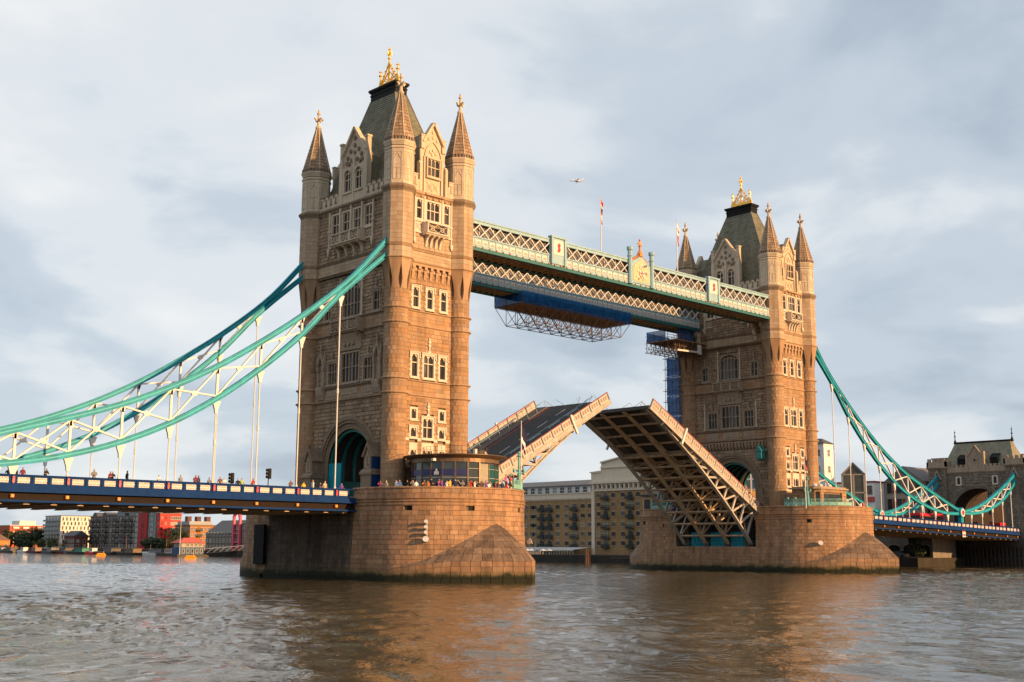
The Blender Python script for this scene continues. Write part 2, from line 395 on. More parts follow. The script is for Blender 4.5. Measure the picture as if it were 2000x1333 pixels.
def window(P, F, s, z0, z1, w, lights=1, tz=None, sw=0.2, deep=0.32, quoin=True, hood=False, finial=0, arch=None, glass=None, surround=None, name='window', top=0.24):
    mb = MB(); a, b = s - w / 2, s + w / 2
    dd = 0.05
    mb.fbox(F, a - sw, a, -deep, dd, z0 - .16, z1 + top)
    mb.fbox(F, b, b + sw, -deep, dd, z0 - .16, z1 + top)
    mb.fbox(F, a, b, -deep, dd, z1, z1 + top)
    mb.fbox(F, a - sw - .06, b + sw + .06, -deep, dd + .09, z0 - .32, z0 - .16)
    mb.fbox(F, a, b, -deep, dd + .02, z0 - .16, z0)
    if quoin:
        z = z0; k = 0
        while z < z1 - .1:
            if k % 2 == 0:
                for sg in (a - sw - .11, b + sw): mb.fbox(F, sg, sg + .11, -.05, dd - .01, z, min(z + .32, z1))
            z += .32; k += 1
    lw = w / lights
    zs = arch if arch else z1
    for i in range(1, lights):
        x = a + lw * i
        mb.fbox(F, x - .055, x + .055, -deep + .02, -.1, z0, z1)
    if tz: mb.fbox(F, a, b, -deep + .02, -.09, tz - .06, tz + .06)
    for i in range(lights):
        l, r_ = a + lw * i, a + lw * (i + 1); mid = (l + r_) / 2
        zt = z1
        if arch:
            u = (mid - s) / (w / 2); zt = arch + (z1 - arch) * math.sqrt(max(0.0, 1 - u * u * .93))
            zt = min(zt, z1) - .05
            if arch: zt = arch + (zt - arch) * .55
        hh = min(lw * .62, .7)
        for q in ((l, -1), (r_, 1)):
            mb.fpoly(F, [(q[0], zt + .04), (q[0], zt - hh), (q[0] - q[1] * lw * .12, zt - hh * .55), (q[0] - q[1] * lw * .3, zt - hh * .22), (mid, zt + .04)][::-q[1]], -deep + .03, -.12)
        if arch:
            mb.fbox(F, l, r_, -deep + .03, -.14, zt + .03, zt + .13)
    if arch:
        n = 8
        for sg in (-1, 1):
            cv = [(s + sg * w / 2 * math.cos(PI / 2 * i / n), arch + (z1 - arch) * math.sin(PI / 2 * i / n)) for i in range(n + 1)]
            mb.fpoly(F, ([(s + sg * w / 2, z1 + .05)] + cv + [(s, z1 + .05)])[::sg], -deep, .02)
        cv = [(math.cos(PI * i / 20), math.sin(PI * i / 20)) for i in range(21)]
        for (c1, e1), (c2, e2) in zip(cv, cv[1:]):
            o, i_ = 1.16, 1.02
            P4 = [(s + w / 2 * i_ * c1, arch + (z1 - arch) * i_ * e1), (s + w / 2 * o * c1, arch + (z1 - arch) * o * e1), (s + w / 2 * o * c2, arch + (z1 - arch) * o * e2), (s + w / 2 * i_ * c2, arch + (z1 - arch) * i_ * e2)]
            mb.fpoly(F, P4, 0, .14)
    if hood:
        zt = z1 + top
        mb.fbox(F, a - sw - .14, b + sw + .14, 0, .16, zt, zt + .12)
        for x in (a - sw - .14, b + sw + .04):
            mb.fbox(F, x, x + .1, 0, .15, zt - .55, zt)
            mb.fbox(F, x - .05, x + .15, 0, .2, zt - .7, zt - .55)
    if finial:
        zt = z1 + top + .1
        mb.fpoly(F, [(s - .3, zt), (s, zt + .5), (s + .3, zt)][::-1], 0, .16)
        mb.fbox(F, s - .08, s + .08, 0, .18, zt + .3, zt + finial)
        for zf in (.55, .8): mb.fbox(F, s - .22, s + .22, 0, .2, zt + finial * zf - .09, zt + finial * zf + .09)
        mb.fpoly(F, [(s - .12, zt + finial), (s + .12, zt + finial), (s, zt + finial + .3)], .02, .16)
    o = mb.build(name, surround or M_DRESS, P)
    g = MB()
    for i in range(lights):
        l, r_ = a + lw * i, a + lw * (i + 1)
        tilt = random.uniform(-.012, .012)
        g.add([F(l, -deep + .04 + tilt, z0), F(r_, -deep + .04 - tilt, z0), F(r_, -deep + .04 - tilt, z1), F(l, -deep + .04 + tilt, z1)], [(0, 1, 2, 3)], random.choice((0, 0, 1)))
    g.build('glazing', [glass or M_GLASS, M_GLASS2], o)
    return (a - sw, b + sw, z0 - .2, z1 + top)

def pierced(mb, F, s0, s1, z0, z1, d, n, th=.06, mi=0):
    """pierced parapet: n bays of crossed bars"""
    L = (s1 - s0) / n
    for i in range(n):
        a, b = s0 + i * L, s0 + (i + 1) * L
        mb.bar(F(a, d, z0), F(b, d, z1), th, th * 1.4, F.n, mi); mb.bar(F(a, d, z1), F(b, d, z0), th, th * 1.4, F.n, mi)
        c = (a + b) / 2; zc = (z0 + z1) / 2; q = (z1 - z0) * .28
        for k in range(6):
            u, v = PI / 3 * k, PI / 3 * (k + 1)
            mb.bar(F(c + q * math.cos(u), d, zc + q * math.sin(u)), F(c + q * math.cos(v), d, zc + q * math.sin(v)), th, th, F.n, mi)

def balcony(P, F, s0, s1, z0, z1, dep, zb, brackets, mt, bays, name='balcony'):
    mb = MB()
    mb.fprof(F, [(-.1, z0 - .3), (dep - .15, z0 - .3), (dep + .02, z0 - .12), (dep + .14, z0 - .1), (dep + .14, z0 + .05), (-.1, z0 + .05)], s0 - .12, s1 + .12)
    mb.fprof(F, [(dep - .22, z1 - .12), (dep + .1, z1 - .12), (dep + .1, z1 + .02), (dep - .06, z1 + .1), (dep - .22, z1 + .02)], s0 - .08, s1 + .08)
    L = (s1 - s0) / bays
    for i in range(bays + 1):
        x = s0 + L * i
        mb.fbox(F, x - .16 if i else x, x + .16 if i < bays else x, dep - .2, dep + .04, z0 + .05, z1 - .12)
    for sg in (s0, s1):
        mb.fbox(F, sg - .1, sg + .1, 0, dep - .2, z0 + .05, z1 + .02)
    for i in range(bays):
        pierced(mb, F, s0 + L * i + .16, s0 + L * (i + 1) - .16, z0 + .08, z1 - .14, dep - .08, 2)
    for x in brackets:
        h = z0 - .3 - zb
        mb.fprof(F, [(-.05, zb), (.12, zb), (.22, zb + h * .25), (.30, zb + h * .5), (.5, zb + h * .75), (dep * .85, zb + h * .93), (dep - .1, z0 - .3), (-.05, z0 - .3)], x - .14, x + .14)
    return mb.build(name, mt, P)

# ------------------------------------------------------------------ ground and river
def build_setting():
    shore = [(186, -700), (186, -12), (174, -12), (174, 3), (148, 3), (148, 16), (134, 30), (128, 60), (122, 250), (118, 440), (60, 760), (-500, 1700)]
    land = MB()
    pts = shore + [(-500, 6000), (6000, 6000), (6000, -700)]
    land.plan(pts, -2, 1.9)
    struct('ground', land, mat('quay_ground', (0.03, 0.026, 0.021), 0.9, var=0.3, nscale=0.4))
    # river: fine waves near the bridge, coarser beyond
    wv = MB()
    def axis(stops):
        out = []
        for (a, b, st) in stops:
            n = max(1, round((b - a) / st)); out += [a + (b - a) * i / n for i in range(n)]
        return out + [stops[-1][1]]
    xs = axis(((-3000, -400, 520), (-400, -100, 20), (-100, -72, .9), (-72, 50, .34), (50, 135, .8), (130, 220, 15), (220, 3000, 900)))
    ys = axis(((-3000, -500, 500), (-500, -125, 25), (-125, -96, .9), (-96, 0, .34), (0, 120, 1.2), (120, 500, 20), (500, 6000, 900)))
    rng = random.Random(5)
    waves = [(rng.uniform(0, 2 * PI), 0.85 + 4.6 * rng.random() ** 1.7, rng.uniform(0, 6.28)) for _ in range(30)]
    W_ = [(math.cos(th) * 2 * PI / L, math.sin(th) * 2 * PI / L, ph, 0.0076 * L ** .62) for th, L, ph in waves]
    import numpy as np
    X, Y = np.meshgrid(np.array(xs), np.array(ys))
    near = np.clip(1 - (np.maximum(np.abs(X - 15) - 95, 0) / 40), 0, 1) * np.clip(1 - (np.maximum(np.abs(Y + 15) - 100, 0) / 60), 0, 1)
    Z = np.zeros_like(X)
    amp = 0.75 + 0.5 * np.sin(X * .031 + 1.3) * np.sin(Y * .027 - .4)
    for kx, ky, ph, a in W_: Z += a * np.sin(kx * X + ky * Y + ph + 0.5 * np.sin(.11 * X + .07 * Y + ph))
    Z = Z * near * amp
    n = len(xs)
    me = bpy.data.meshes.new('river')
    V = np.stack([X, Y, Z], -1).reshape(-1, 3)
    idx = np.arange(len(V)).reshape(len(ys), n)
    Fq = np.stack([idx[:-1, :-1], idx[:-1, 1:], idx[1:, 1:], idx[1:, :-1]], -1).reshape(-1, 4)
    me.vertices.add(len(V)); me.vertices.foreach_set('co', V.ravel())
    me.loops.add(len(Fq) * 4); me.loops.foreach_set('vertex_index', Fq.ravel().astype(np.int32))
    me.polygons.add(len(Fq)); me.polygons.foreach_set('loop_start', np.arange(0, len(Fq) * 4, 4, dtype=np.int32)); me.polygons.foreach_set('loop_total', np.full(len(Fq), 4, dtype=np.int32))
    me.update(calc_edges=True)
    me.polygons.foreach_set('use_smooth', [True] * len(Fq))
    mt = bpy.data.materials.new('river_water'); mt.use_nodes = True
    t = mt.node_tree; b = t.nodes['Principled BSDF']
    b.inputs['Roughness'].default_value = 0.04; b.inputs['IOR'].default_value = 1.333; b.inputs['Specular IOR Level'].default_value = 0.5
    g = N(t, 'ShaderNodeNewGeometry')
    ns = N(t, 'ShaderNodeTexNoise', Scale=0.05, Detail=4.0); LK(t, g.outputs['Position'], ns.inputs['Vector'])
    rp2 = N(t, 'ShaderNodeValToRGB'); LK(t, ns.outputs['Fac'], rp2.inputs[0])
    rp2.color_ramp.elements[0].position = .35; rp2.color_ramp.elements[0].color = (0.060, 0.046, 0.020, 1)
    rp2.color_ramp.elements[1].position = .65; rp2.color_ramp.elements[1].color = (0.082, 0.062, 0.028, 1)
    LK(t, rp2.outputs[0], b.inputs['Base Color'])
    hsum = None
    for scl, dist, st in ((0.3, 0.08, (1, 1, 1)), (1.3, 0.05, (1.2, .8, 1)), (3.8, 0.03, (1, 1, 1))):
        mpn = N(t, 'ShaderNodeMapping'); LK(t, g.outputs['Position'], mpn.inputs[0]); mpn.inputs['Scale'].default_value = st; mpn.inputs['Rotation'].default_value = (0, 0, .8)
        nn = N(t, 'ShaderNodeTexNoise', Scale=scl, Detail=3.0, Roughness=0.55, Distortion=0.6); LK(t, mpn.outputs[0], nn.inputs['Vector'])
        mu = N(t, 'ShaderNodeMath', operation='MULTIPLY'); LK(t, nn.outputs['Fac'], mu.inputs[0]); mu.inputs[1].default_value = dist
        if hsum is None: hsum = mu.outputs[0]
        else:
            a2 = N(t, 'ShaderNodeMath', operation='ADD'); LK(t, hsum, a2.inputs[0]); LK(t, mu.outputs[0], a2.inputs[1]); hsum = a2.outputs[0]
    bp = N(t, 'ShaderNodeBump', Strength=1.0, Distance=1.0); LK(t, hsum, bp.inputs['Height']); LK(t, bp.outputs[0], b.inputs['Normal'])
    me.materials.append(mt)
    obj('river', me, None, 'structure')

# ------------------------------------------------------------------ bridge tower
TA, TB = 5.065, 9.13
def build_tower(x0, rz, label, seed):
    rng = random.Random(seed); random.seed(seed)
    T = thing('bridge_tower', label, 'tower', (x0, 0, 0), rz, 'two main towers of the bridge')
    camL = Matrix.Rotation(-rz, 4, 'Z') @ (CP - Vector((x0, 0, 0)))
    FN = Fr((-5.2, 0, 0), (0, -1, 0), (-1, 0, 0)); FS = Fr((5.2, 0, 0), (0, 1, 0), (1, 0, 0))
    FW = Fr((0, -9.5, 0), (1, 0, 0), (0, -1, 0)); FE = Fr((0, 9.5, 0), (-1, 0, 0), (0, 1, 0))
    UO = 0.35      # the upper storeys stand this much proud
    UN, US, UW, UE = [Fr(f.o + f.n * UO, f.s, f.n) for f in (FN, FS, FW, FE)]
    # core
    c = MB()
    AR, AZ = 4.65, 14.0
    for sg in (-1, 1):
        c.box(-4.9, 4.9, min(sg * AR, sg * 9.2), max(sg * AR, sg * 9.2), 9.0, AZ + AR)
        n = 12
        cv = [(sg * AR * math.cos(PI / 2 * i / n), AZ + AR * math.sin(PI / 2 * i / n)) for i in range(n + 1)]
        Fx = Fr((0, 0, 0), (0, 1, 0), (1, 0, 0))
        c.fpoly(Fx, ([(sg * AR, AZ + AR)] + cv)[::sg], -4.9, 4.9)
    c.box(-4.9, 4.9, -9.2, 9.2, AZ + AR, 48.3)
    c.box(-5.2, 5.2, -9.55, 9.55, 39.0, 48.3)
    c.build('wall_core', M_JOINT, T)
    st = Stones(); sr = Stones(); sw_ = Stones(); su_ = Stones()
    ops = {}
    # windows of the narrow faces
    for nm, F, U in (('W', FW, UW), ('E', FE, UE)):
        o = []
        for s in (-2.28, 2.28):
            o.append(window(T, F, s, 19.5, 20.65, .75, 1, sw=.26, quoin=False))
            o.append(window(T, F, s, 17.25, 18.3, .85, 1, hood=True, sw=.2))
            o.append(window(T, F, s, 14.35, 15.6, .85, 1, sw=.2, top=.9))
            o.append(window(T, F, s, 24.75, 27.5, .9, 1, 26.5, hood=True, sw=.24))
            o.append(window(T, F, s, 33.55, 36.0, .85, 1, 34.9, hood=True, sw=.26))
            o.append(window(T, U, s, 44.95, 47.4, .8, 1, 46.35, sw=.3, quoin=False))
        o.append(window(T, F, 0, 17.2, 19.55, 1.5, 2, 18.5, sw=.22, hood=True, finial=1.5))
        o.append(window(T, F, 0, 14.35, 15.6, 1.5, 2, sw=.22, top=.95))
        o.append(window(T, F, 0, 24.75, 27.5, 1.6, 2, 26.5, hood=True, sw=.24, finial=1.75))
        o.append(window(T, F, 0, 33.55, 36.0, .85, 1, 34.9, hood=True, sw=.26))
        o.append(window(T, U, 0, 45.0, 47.4, 2.05, 3, 46.3, sw=.36, quoin=False))
        for zb in (16.72, 13.75):
            for a, b in ((-3.7, -2.95), (-1.62, -1.0), (1.0, 1.62), (2.95, 3.7)): MB().fbox(F, a, b, -.1, .045, zb, zb + .4).build('stone_band', M_DRESS, T)
        MB().fbox(F, -3.4, 3.4, 0, .07, 13.4, 13.75).build('stone_band', M_DRESS, T)
        for s in (-3.05, -1.5, 1.5, 3.05):
            band = MB(); band.fbox(U, s - .09, s + .09, 0, .16, 41.9 if abs(s) > 2 else 44.6, 48.0)
            if abs(s) > 2: band.fpoly(U, [(s - .2, 41.9), (s, 41.5), (s + .2, 41.9), (s + .2, 42.3), (s - .2, 42.3)], 0, .26)
            band.build('pilaster_shaft', M_DRESS, T)
        for s in (-2.5, 2.5):
            band = MB()
            band.fbox(U, s - .62, s + .62, 0, .05, 43.2, 44.6); band.fbox(U, s - .72, s + .72, 0, .22, 44.5, 44.66); band.fbox(U, s - .72, s + .72, 0, .2, 43.0, 43.18)
            pierced(band, U, s - .45, s + .45, 43.35, 44.4, .07, 1)
            band.build('blind_panel', M_DRESS, T)
        # door at pier level
        d = MB(); hw, zs = .95, 11.9
        arc = [(hw * math.cos(PI * i / 12), zs + 1.45 * math.sin(PI * i / 12) ** .8) for i in range(13)]
        d.fpoly(F, [(-hw, 9.6), (hw, 9.6)] + arc, -.25, -.2, 1)
        for k in range(3):
            o1, o2, dd = 1.02 + .13 * k, 1.15 + .13 * k, -.1 + .1 * k
            for (x1, z1), (x2, z2) in zip(arc, arc[1:]):
                d.fpoly(F, [(x1 * o1, zs + (z1 - zs) * o1), (x1 * o2, zs + (z1 - zs) * o2), (x2 * o2, zs + (z2 - zs) * o2), (x2 * o1, zs + (z2 - zs) * o1)], -.2, dd)
            for sg in (-1, 1): d.fbox(F, min(sg * hw * o1, sg * hw * o2), max(sg * hw * o1, sg * hw * o2), -.2, dd, 9.6, zs)
        d.build('arched_doorway', [M_DRESS, M_DSTEEL], T)
        o.append((-1.35, 1.35, 9.5, 13.75))
        ops[nm] = o
        lo = [q for q in o if q[2] < 40]; hi = [q for q in o if q[2] > 40]
        sw_.wall(F, -3.9, 3.9, 9.8, 22.1, .5, .55, 1.25, rng, lo, gap=.03, proud=.01)
        sr.wall(F, -3.9, 3.9, 22.45, 23.95, .5, .9, 1.5, rng, gap=.02)
        sw_.wall(F, -3.9, 3.9, 24.3, 30.85, .5, .55, 1.25, rng, lo, gap=.03, proud=.01)
        sr.wall(F, -3.9, 3.9, 31.2, 32.7, .5, .9, 1.5, rng, gap=.02)
        sw_.wall(F, -3.9, 3.9, 33.1, 38.9, .5, .55, 1.25, rng, lo, gap=.03, proud=.01)
        su_.wall(U, -3.5, 3.5, 39.3, 40.6, .45, .9, 1.5, rng, gap=.02)
        su_.wall(U, -3.5, 3.5, 41.0, 48.0, .5, .55, 1.25, rng, hi + [(-1.9, 1.9, 43, 44.5)], gap=.03, proud=.01)
        for z in (22.3, 24.1, 31.05, 32.9):
            sc_ = MB(); string_course(sc_, F, -3.9, 3.9, z); sc_.build('string_course', M_ASH, T)
        for z, h_, d_ in ((40.8, .3, .14), (39.1, .36, .2)):
            sc_ = MB(); string_course(sc_, U, -3.6, 3.6, z, h_, d_); sc_.build('string_course', M_ASH, T)
        mc = MB()     # machicolation
        for i in range(7):
            s = -2.95 + 5.9 * i / 6
            mc.fbox(F, s - .22, s + .22, 0, .42, 38.35, 38.75); mc.fbox(F, s - .2, s + .2, 0, .26, 37.85, 38.35); mc.fprof(F, [(0, 37.1), (.1, 37.15), (.16, 37.5), (.24, 37.85), (0, 37.85)], s - .18, s + .18)
            mc.fbox(F, s + .26, s + .72, 0, .16, 38.1, 38.5)
        mc.fbox(F, -3.4, 3.4, 0, .4, 38.75, 38.95)
        mc.build('machicolation', M_ASH, T)
        balcony(T, U, -1.72, 1.72, 43.1, 44.4, 1.05, 41.35, (-1.15, -.4, .4, 1.15), M_DRESS, 1)
    # wide faces
    for nm, F, U in (('N', FN, UN), ('S', FS, US)):
        land = nm == 'N'
        o = []
        for s in (-3.6, -1.2, 1.2, 3.6):
            o.append(window(T, U, s, 44.75, 47.3, 1.45, 2, 46.0, sw=.28, quoin=False, deep=.3, surround=M_PORT))
        o.append(window(T, F, 0, 33.3, 37.6, 3.6, 5, 34.9, sw=.22, quoin=False, arch=36.5, deep=.3, surround=M_WEATH))
        for s in (-5.25, 5.25): o.append(window(T, F, s, 33.4, 35.75, 1.25, 2, 34.6, hood=True, finial=1.3, sw=.2, quoin=False, surround=M_WEATH))
        o.append(window(T, F, 0, 24.7, 28.4, 3.6, 5, 26.6, sw=.3, quoin=False, deep=.3, surround=M_WEATH))
        for s in (-3.85, 3.85): o.append(window(T, F, s, 24.7, 27.4, 1.85, 3, 26.3, sw=.25, quoin=False, hood=True, finial=1.1, surround=M_WEATH))
        lo = [q for q in o if q[2] < 40]; hi = [q for q in o if q[2] > 40]
        sk = lambda s, z: (s * s + (z - AZ) ** 2 < 6.05 ** 2 and z > AZ - .2) or (abs(s) < 6.0 and z <= AZ)
        st.wall(F, -7.9, 7.9, 9.8, 22.1 if land else 20.7, .52, .6, 1.5, rng, lo, gap=.06, proud=.04, skip=sk)
        st.wall(F, -7.9, 7.9, 24.3, 30.85, .46, .6, 1.4, rng, lo, gap=.06, proud=.04)
        st.wall(F, -7.9, 7.9, 33.1, 38.9, .46, .6, 1.4, rng, lo, gap=.06, proud=.04)
        st.wall(U, -7.6, 7.6, 41.0, 48.0, .46, .6, 1.4, rng, hi, gap=.06, proud=.04)
        sr.wall(F, -7.9, 7.9, 22.45, 23.95, .5, .9, 1.6, rng, gap=.02); sr.wall(F, -7.9, 7.9, 31.2, 32.7, .5, .9, 1.6, rng, gap=.02); su_.wall(U, -7.6, 7.6, 39.3, 40.6, .45, .9, 1.6, rng, gap=.02)
        for z in (22.3, 24.1, 31.05, 32.9):
            sc_ = MB(); string_course(sc_, F, -7.9, 7.9, z); sc_.build('string_course', M_DARKSTONE, T)
        for z, h_, d_ in ((40.8, .3, .14), (39.1, .36, .2)):
            sc_ = MB(); string_course(sc_, U, -7.6, 7.6, z, h_, d_); sc_.build('string_course', M_DARKSTONE, T)
        # carved panels
        for s in (-3.85, 0, 3.85):
            w2 = 1.7 if s == 0 else 1.2
            p = MB(); p.fbox(F, s - w2, s + w2, 0, .06, 22.65, 23.8)
            for k in range(9 if s == 0 else 6):
                x = s - w2 + .2 + (2 * w2 - .4) * (k + .5) / (9 if s == 0 else 6)
                p.fpoly(F, [(x, 22.85), (x + .16, 23.2), (x, 23.6), (x - .16, 23.2)], .06, .14)
            p.build('carved_panel', M_CARVE, T)
        # pinnacle shafts
        sh = MB()
        for s, za, zb in ((-2.35, 33.0, 37.6), (2.35, 33.0, 37.6)) + (() if land else ((-5.45, 24.4, 28.4), (5.45, 24.4, 28.4))):
            sh.fbox(F, s - .12, s + .12, 0, .22, za, zb); sh.fbox(F, s - .2, s + .2, 0, .28, zb - .12, zb + .1); sh.fbox(F, s - .2, s + .2, 0, .3, za, za + .3)
            sh.fpoly(F, [(s - .14, zb + .1), (s + .14, zb + .1), (s + .03, zb + 1.0), (s - .03, zb + 1.0)], .02, .2); sh.fbox(F, s - .13, s + .13, 0, .22, zb + .55, zb + .68)
        for s in (-4.75, 4.75):
            sh.fbox(U, s - .13, s + .13, 0, .24, 42.6, 47.8); sh.fbox(U, s - .24, s + .24, 0, .32, 45.0, 45.3); sh.fpoly(U, [(s - .28, 42.6), (s, 41.7), (s + .28, 42.6), (s + .28, 42.9), (s - .28, 42.9)], 0, .34)
        for s in (-2.4, 0, 2.4): sh.fbox(U, s - .12, s + .12, 0, .26, 44.3, 48.0); 
        for s in (-3.9, 3.9):
            sh.fbox(U, s - .75, s + .75, 0, .2, 44.25, 44.42); sh.fbox(U, s - .75, s + .75, 0, .2, 42.85, 43.05); pierced(sh, U, s - .6, s + .6, 43.1, 44.2, .06, 2)
        sh.build('pinnacle_shafts', M_PORT, T)
        if land: balcony(T, U, -3.0, 3.0, 42.9, 44.25, 1.1, 41.25, (-2.5, -.85, .85, 2.5), M_PORT, 3)
        b = balcony(T, F, -2.85, 2.85, 31.2, 32.65, 1.25, 28.95, (-2.35, 2.35), M_CARVE, 3)
        bo = MB()     # carved underside between the brackets
        bo.fprof(F, [(.02, 28.75), (.1, 28.8), (.25, 29.6), (.6, 30.4), (.85, 30.85), (0, 30.85)], -2.2, 2.2)
        for s in (-.9, 0, .9): bo.fpoly(F, [(s + .3 * math.cos(k * PI / 4), 29.6 + .3 * math.sin(k * PI / 4)) for k in range(8)], .1, .45)
        bo.build('carved_corbel', M_CARVE, T)
        if land:
            for s in (-6.05, 6.05):    # canopied niches
                q = MB()
                for sg in (-1, 1):
                    q.fbox(F, s + sg * .62 - .1, s + sg * .62 + .1, 0, .35, 24.4, 27.0); q.fbox(F, s + sg * .62 - .17, s + sg * .62 + .17, 0, .5, 26.6, 27.1)
                    q.fbox(F, s + sg * .7 - .12, s + sg * .7 + .12, .05, .4, 27.1, 28.3); q.fpoly(F, [(s + sg * .7 - .14, 28.3), (s + sg * .7 + .14, 28.3), (s + sg * .7, 29.3)], .08, .36)
                    q.fpoly(F, [(s, 29.2), (s, 28.7), (s + sg * .5, 27.4), (s + sg * .75, 27.4)][::sg], .1, .5)
                q.fbox(F, s - .06, s + .06, .1, .4, 29.1, 30.2); q.fbox(F, s - .2, s + .2, .08, .42, 29.5, 29.65)
                q.fprof(F, [(0, 22.7), (.15, 22.75), (.45, 23.4), (.6, 24.1), (.6, 24.4), (0, 24.4)], s - .7, s + .7)
                q.fbox(F, s - .5, s + .5, .005, .03, 24.4, 28.3, 1)
                q.build('canopied_niche', [M_WEATH, M_CARVE], T)
        # archway orders
        ar = MB()
        for k in range(4):
            ri, ro, dd = 4.65 + .38 * k, 4.65 + .38 * (k + 1) + (.1 if k == 3 else 0), -.42 + .16 * k
            cv = [(math.cos(PI * i / 28), math.sin(PI * i / 28)) for i in range(29)]
            for (c1, s1), (c2, s2) in zip(cv, cv[1:]):
                ar.fpoly(F, [(ri * c1, AZ + ri * s1), (ro * c1, AZ + ro * s1), (ro * c2, AZ + ro * s2), (ri * c2, AZ + ri * s2)], -.5, dd)
            for sg in (-1, 1): ar.fbox(F, min(sg * ri, sg * ro), max(sg * ri, sg * ro), -.5, dd, 9.4, AZ)
        for k in range(2):
            ri = 4.72 + .74 * k
            cv = [F(ri * math.cos(PI * i / 28), -.4 + .32 * k, AZ + ri * math.sin(PI * i / 28)) for i in range(29)]
            ar.tube(cv, .09, 6)
        ar.build('archway_moulding', M_DARKSTONE, T)
        if not land:
            mc = MB()
            for i in range(22):
                s = -7.3 + 14.6 * i / 21
                mc.fbox(F, s - .2, s + .2, 0, .3, 21.4, 21.9); mc.fprof(F, [(0, 20.8), (.08, 20.85), (.22, 21.4), (0, 21.4)], s - .17, s + .17)
                mc.fbox(F, s + .22, s + .46, 0, .1, 21.2, 21.6)
            mc.fbox(F, -7.8, 7.8, 0, .32, 21.9, 22.12)
            mc.build('machicolation', M_ROCK, T)
            for sg in (-1, 1):      # corbels carrying the walkways
                for s in (5.8, 7.6):
                    cb = MB()
                    cb.fprof(U, [(0, 39.4), (.25, 39.5), (.3, 40.2), (.75, 40.6), (.8, 41.3), (1.3, 41.7), (1.35, 42.4), (0, 42.4)], min(sg * s, sg * (s + .55)), max(sg * s, sg * (s + .55)))
                    cb.build('walkway_corbel', M_PORT, T)
        # gable
        g = MB()
        G = Fr(U.o + U.n * .06, U.s, U.n)
        g.fpoly(G, [(-2.95, 48.4), (2.95, 48.4), (2.9, 52.3), (2.6, 52.9), (2.55, 55.3), (0, 58.6), (-2.55, 55.3), (-2.6, 52.9), (-2.9, 52.3)], -.6, -.3)
        for sg in (-1, 1):
            g.bar(G(sg * 2.75, -.3, 55.05), G(0, -.3, 58.75), .3, .75, U.n)
            g.fbox(G, sg * 2.7 - .35, sg * 2.7 + .35, -.7, 0.02, 48.4, 54.4); g.fbox(G, sg * 2.75 - .28, sg * 2.75 + .28, -.65, -.05, 54.4, 56.8); g.fbox(G, sg * 2.75 - .36, sg * 2.75 + .36, -.75, .05, 56.8, 57.05)
        g.fbox(G, -.2, .2, -.3, -.02, 48.5, 54.6); g.fbox(G, -2.35, 2.35, -.3, -.1, 48.5, 49.9)
        for sg in (-1, 1): g.fbox(G, sg * 2.2 - .2, sg * 2.2 + .2, -.3, -.05, 49.9, 53.4)
        for x, z in ((0, 57.3), (0, 56.3), (-.9, 55.6), (.9, 55.6), (0, 55.3), (-1.5, 54.8), (1.5, 54.8), (-.6, 54.3), (.6, 54.3), (-1.2, 53.9), (1.2, 53.9), (-1.7, 54.1), (1.7, 54.1)):
            g.fpoly(G, [(x + .26 * math.cos(k * PI / 3), z + .3 * math.sin(k * PI / 3)) for k in range(6)], -.3, -.12 + .05 * rng.random(), 1)
        g.build('gable', [M_PORT, M_DARKSTONE], T)
        for s in (-1.2, 1.2): window(T, Fr(G.o - U.n * .06, U.s, U.n), s, 50.1, 53.0, 1.35, 2, 51.7, sw=.2, deep=.25, quoin=False, surround=M_PORT, arch=52.3)
        dr = MB()
        dr.fpoly(G, [(-2.4, 49.5), (2.4, 49.5), (2.4, 54.6), (0, 57.9), (-2.4, 54.6)], -4.6, -.6)
        dr.build('dormer_roof', M_ROOF, T)
        for sg in (-1, 1):
            pp = MB()
            a, b = sorted((sg * 3.05, sg * 7.4))
            pp.fbox(U, a, b, -.35, .1, 48.4, 49.75)
            for k in range(4):
                x = a + (b - a) * (k + .5) / 4
                pp.fbox(U, x - .32, x + .32, -.35, .1, 49.75, 50.25); pp.fbox(U, x - .36, x + .36, -.4, .16, 50.25, 50.4, 1); pp.fbox(U, x - .1, x + .1, .1, .2, 49.1, 49.9, 1); pp.fbox(U, x - .18, x + .18, .08, .26, 48.95, 49.15, 1)
            pp.build('battlement', [M_PORT, M_DARKSTONE], T)
        cn = MB()
        cn.fprof(U, [(-.3, 47.7), (.06, 47.7), (.1, 47.95), (.34, 48.15), (.36, 48.35), (.12, 48.55), (-.3, 48.55)], -7.5, 7.5)
        for k in range(15):
            x = -7 + k; cn.fbox(U, x - .13, x + .13, .05, .2, 47.72, 47.98)
        cn.build('cornice', M_DARKSTONE, T)
    for nm, F, U in (('W', FW, UW), ('E', FE, UE)):
        g = MB(); G = Fr(U.o + U.n * .05, U.s, U.n)
        g.fpoly(G, [(-2.4, 48.4), (2.4, 48.4), (2.35, 52.0), (2.0, 52.5), (2.1, 54.2), (1.7, 54.7), (1.55, 55.6), (0, 58.0), (-1.55, 55.6), (-1.7, 54.7), (-2.1, 54.2), (-2.0, 52.5), (-2.35, 52.0)], -.6, -.3)
        for sg in (-1, 1):
            g.bar(G(sg * 1.75, -.3, 55.3), G(0, -.3, 58.15), .3, .7, U.n)
            g.fbox(G, sg * 1.75 - .3, sg * 1.75 + .3, -.65, -.1, 54.4, 56.1); g.fbox(G, sg * 1.75 - .36, sg * 1.75 + .36, -.7, -.05, 56.1, 56.25)
            g.fbox(G, sg * 1.45 - .1, sg * 1.45 + .1, -.3, -.1, 48.5, 53.4)
            g.fprof(G, [(-.6, 52.6), (-.2, 52.6), (.05, 52.2), (.05, 48.5), (-.6, 48.5)], sg * 2.15 - .2, sg * 2.15 + .2)
        n = 10
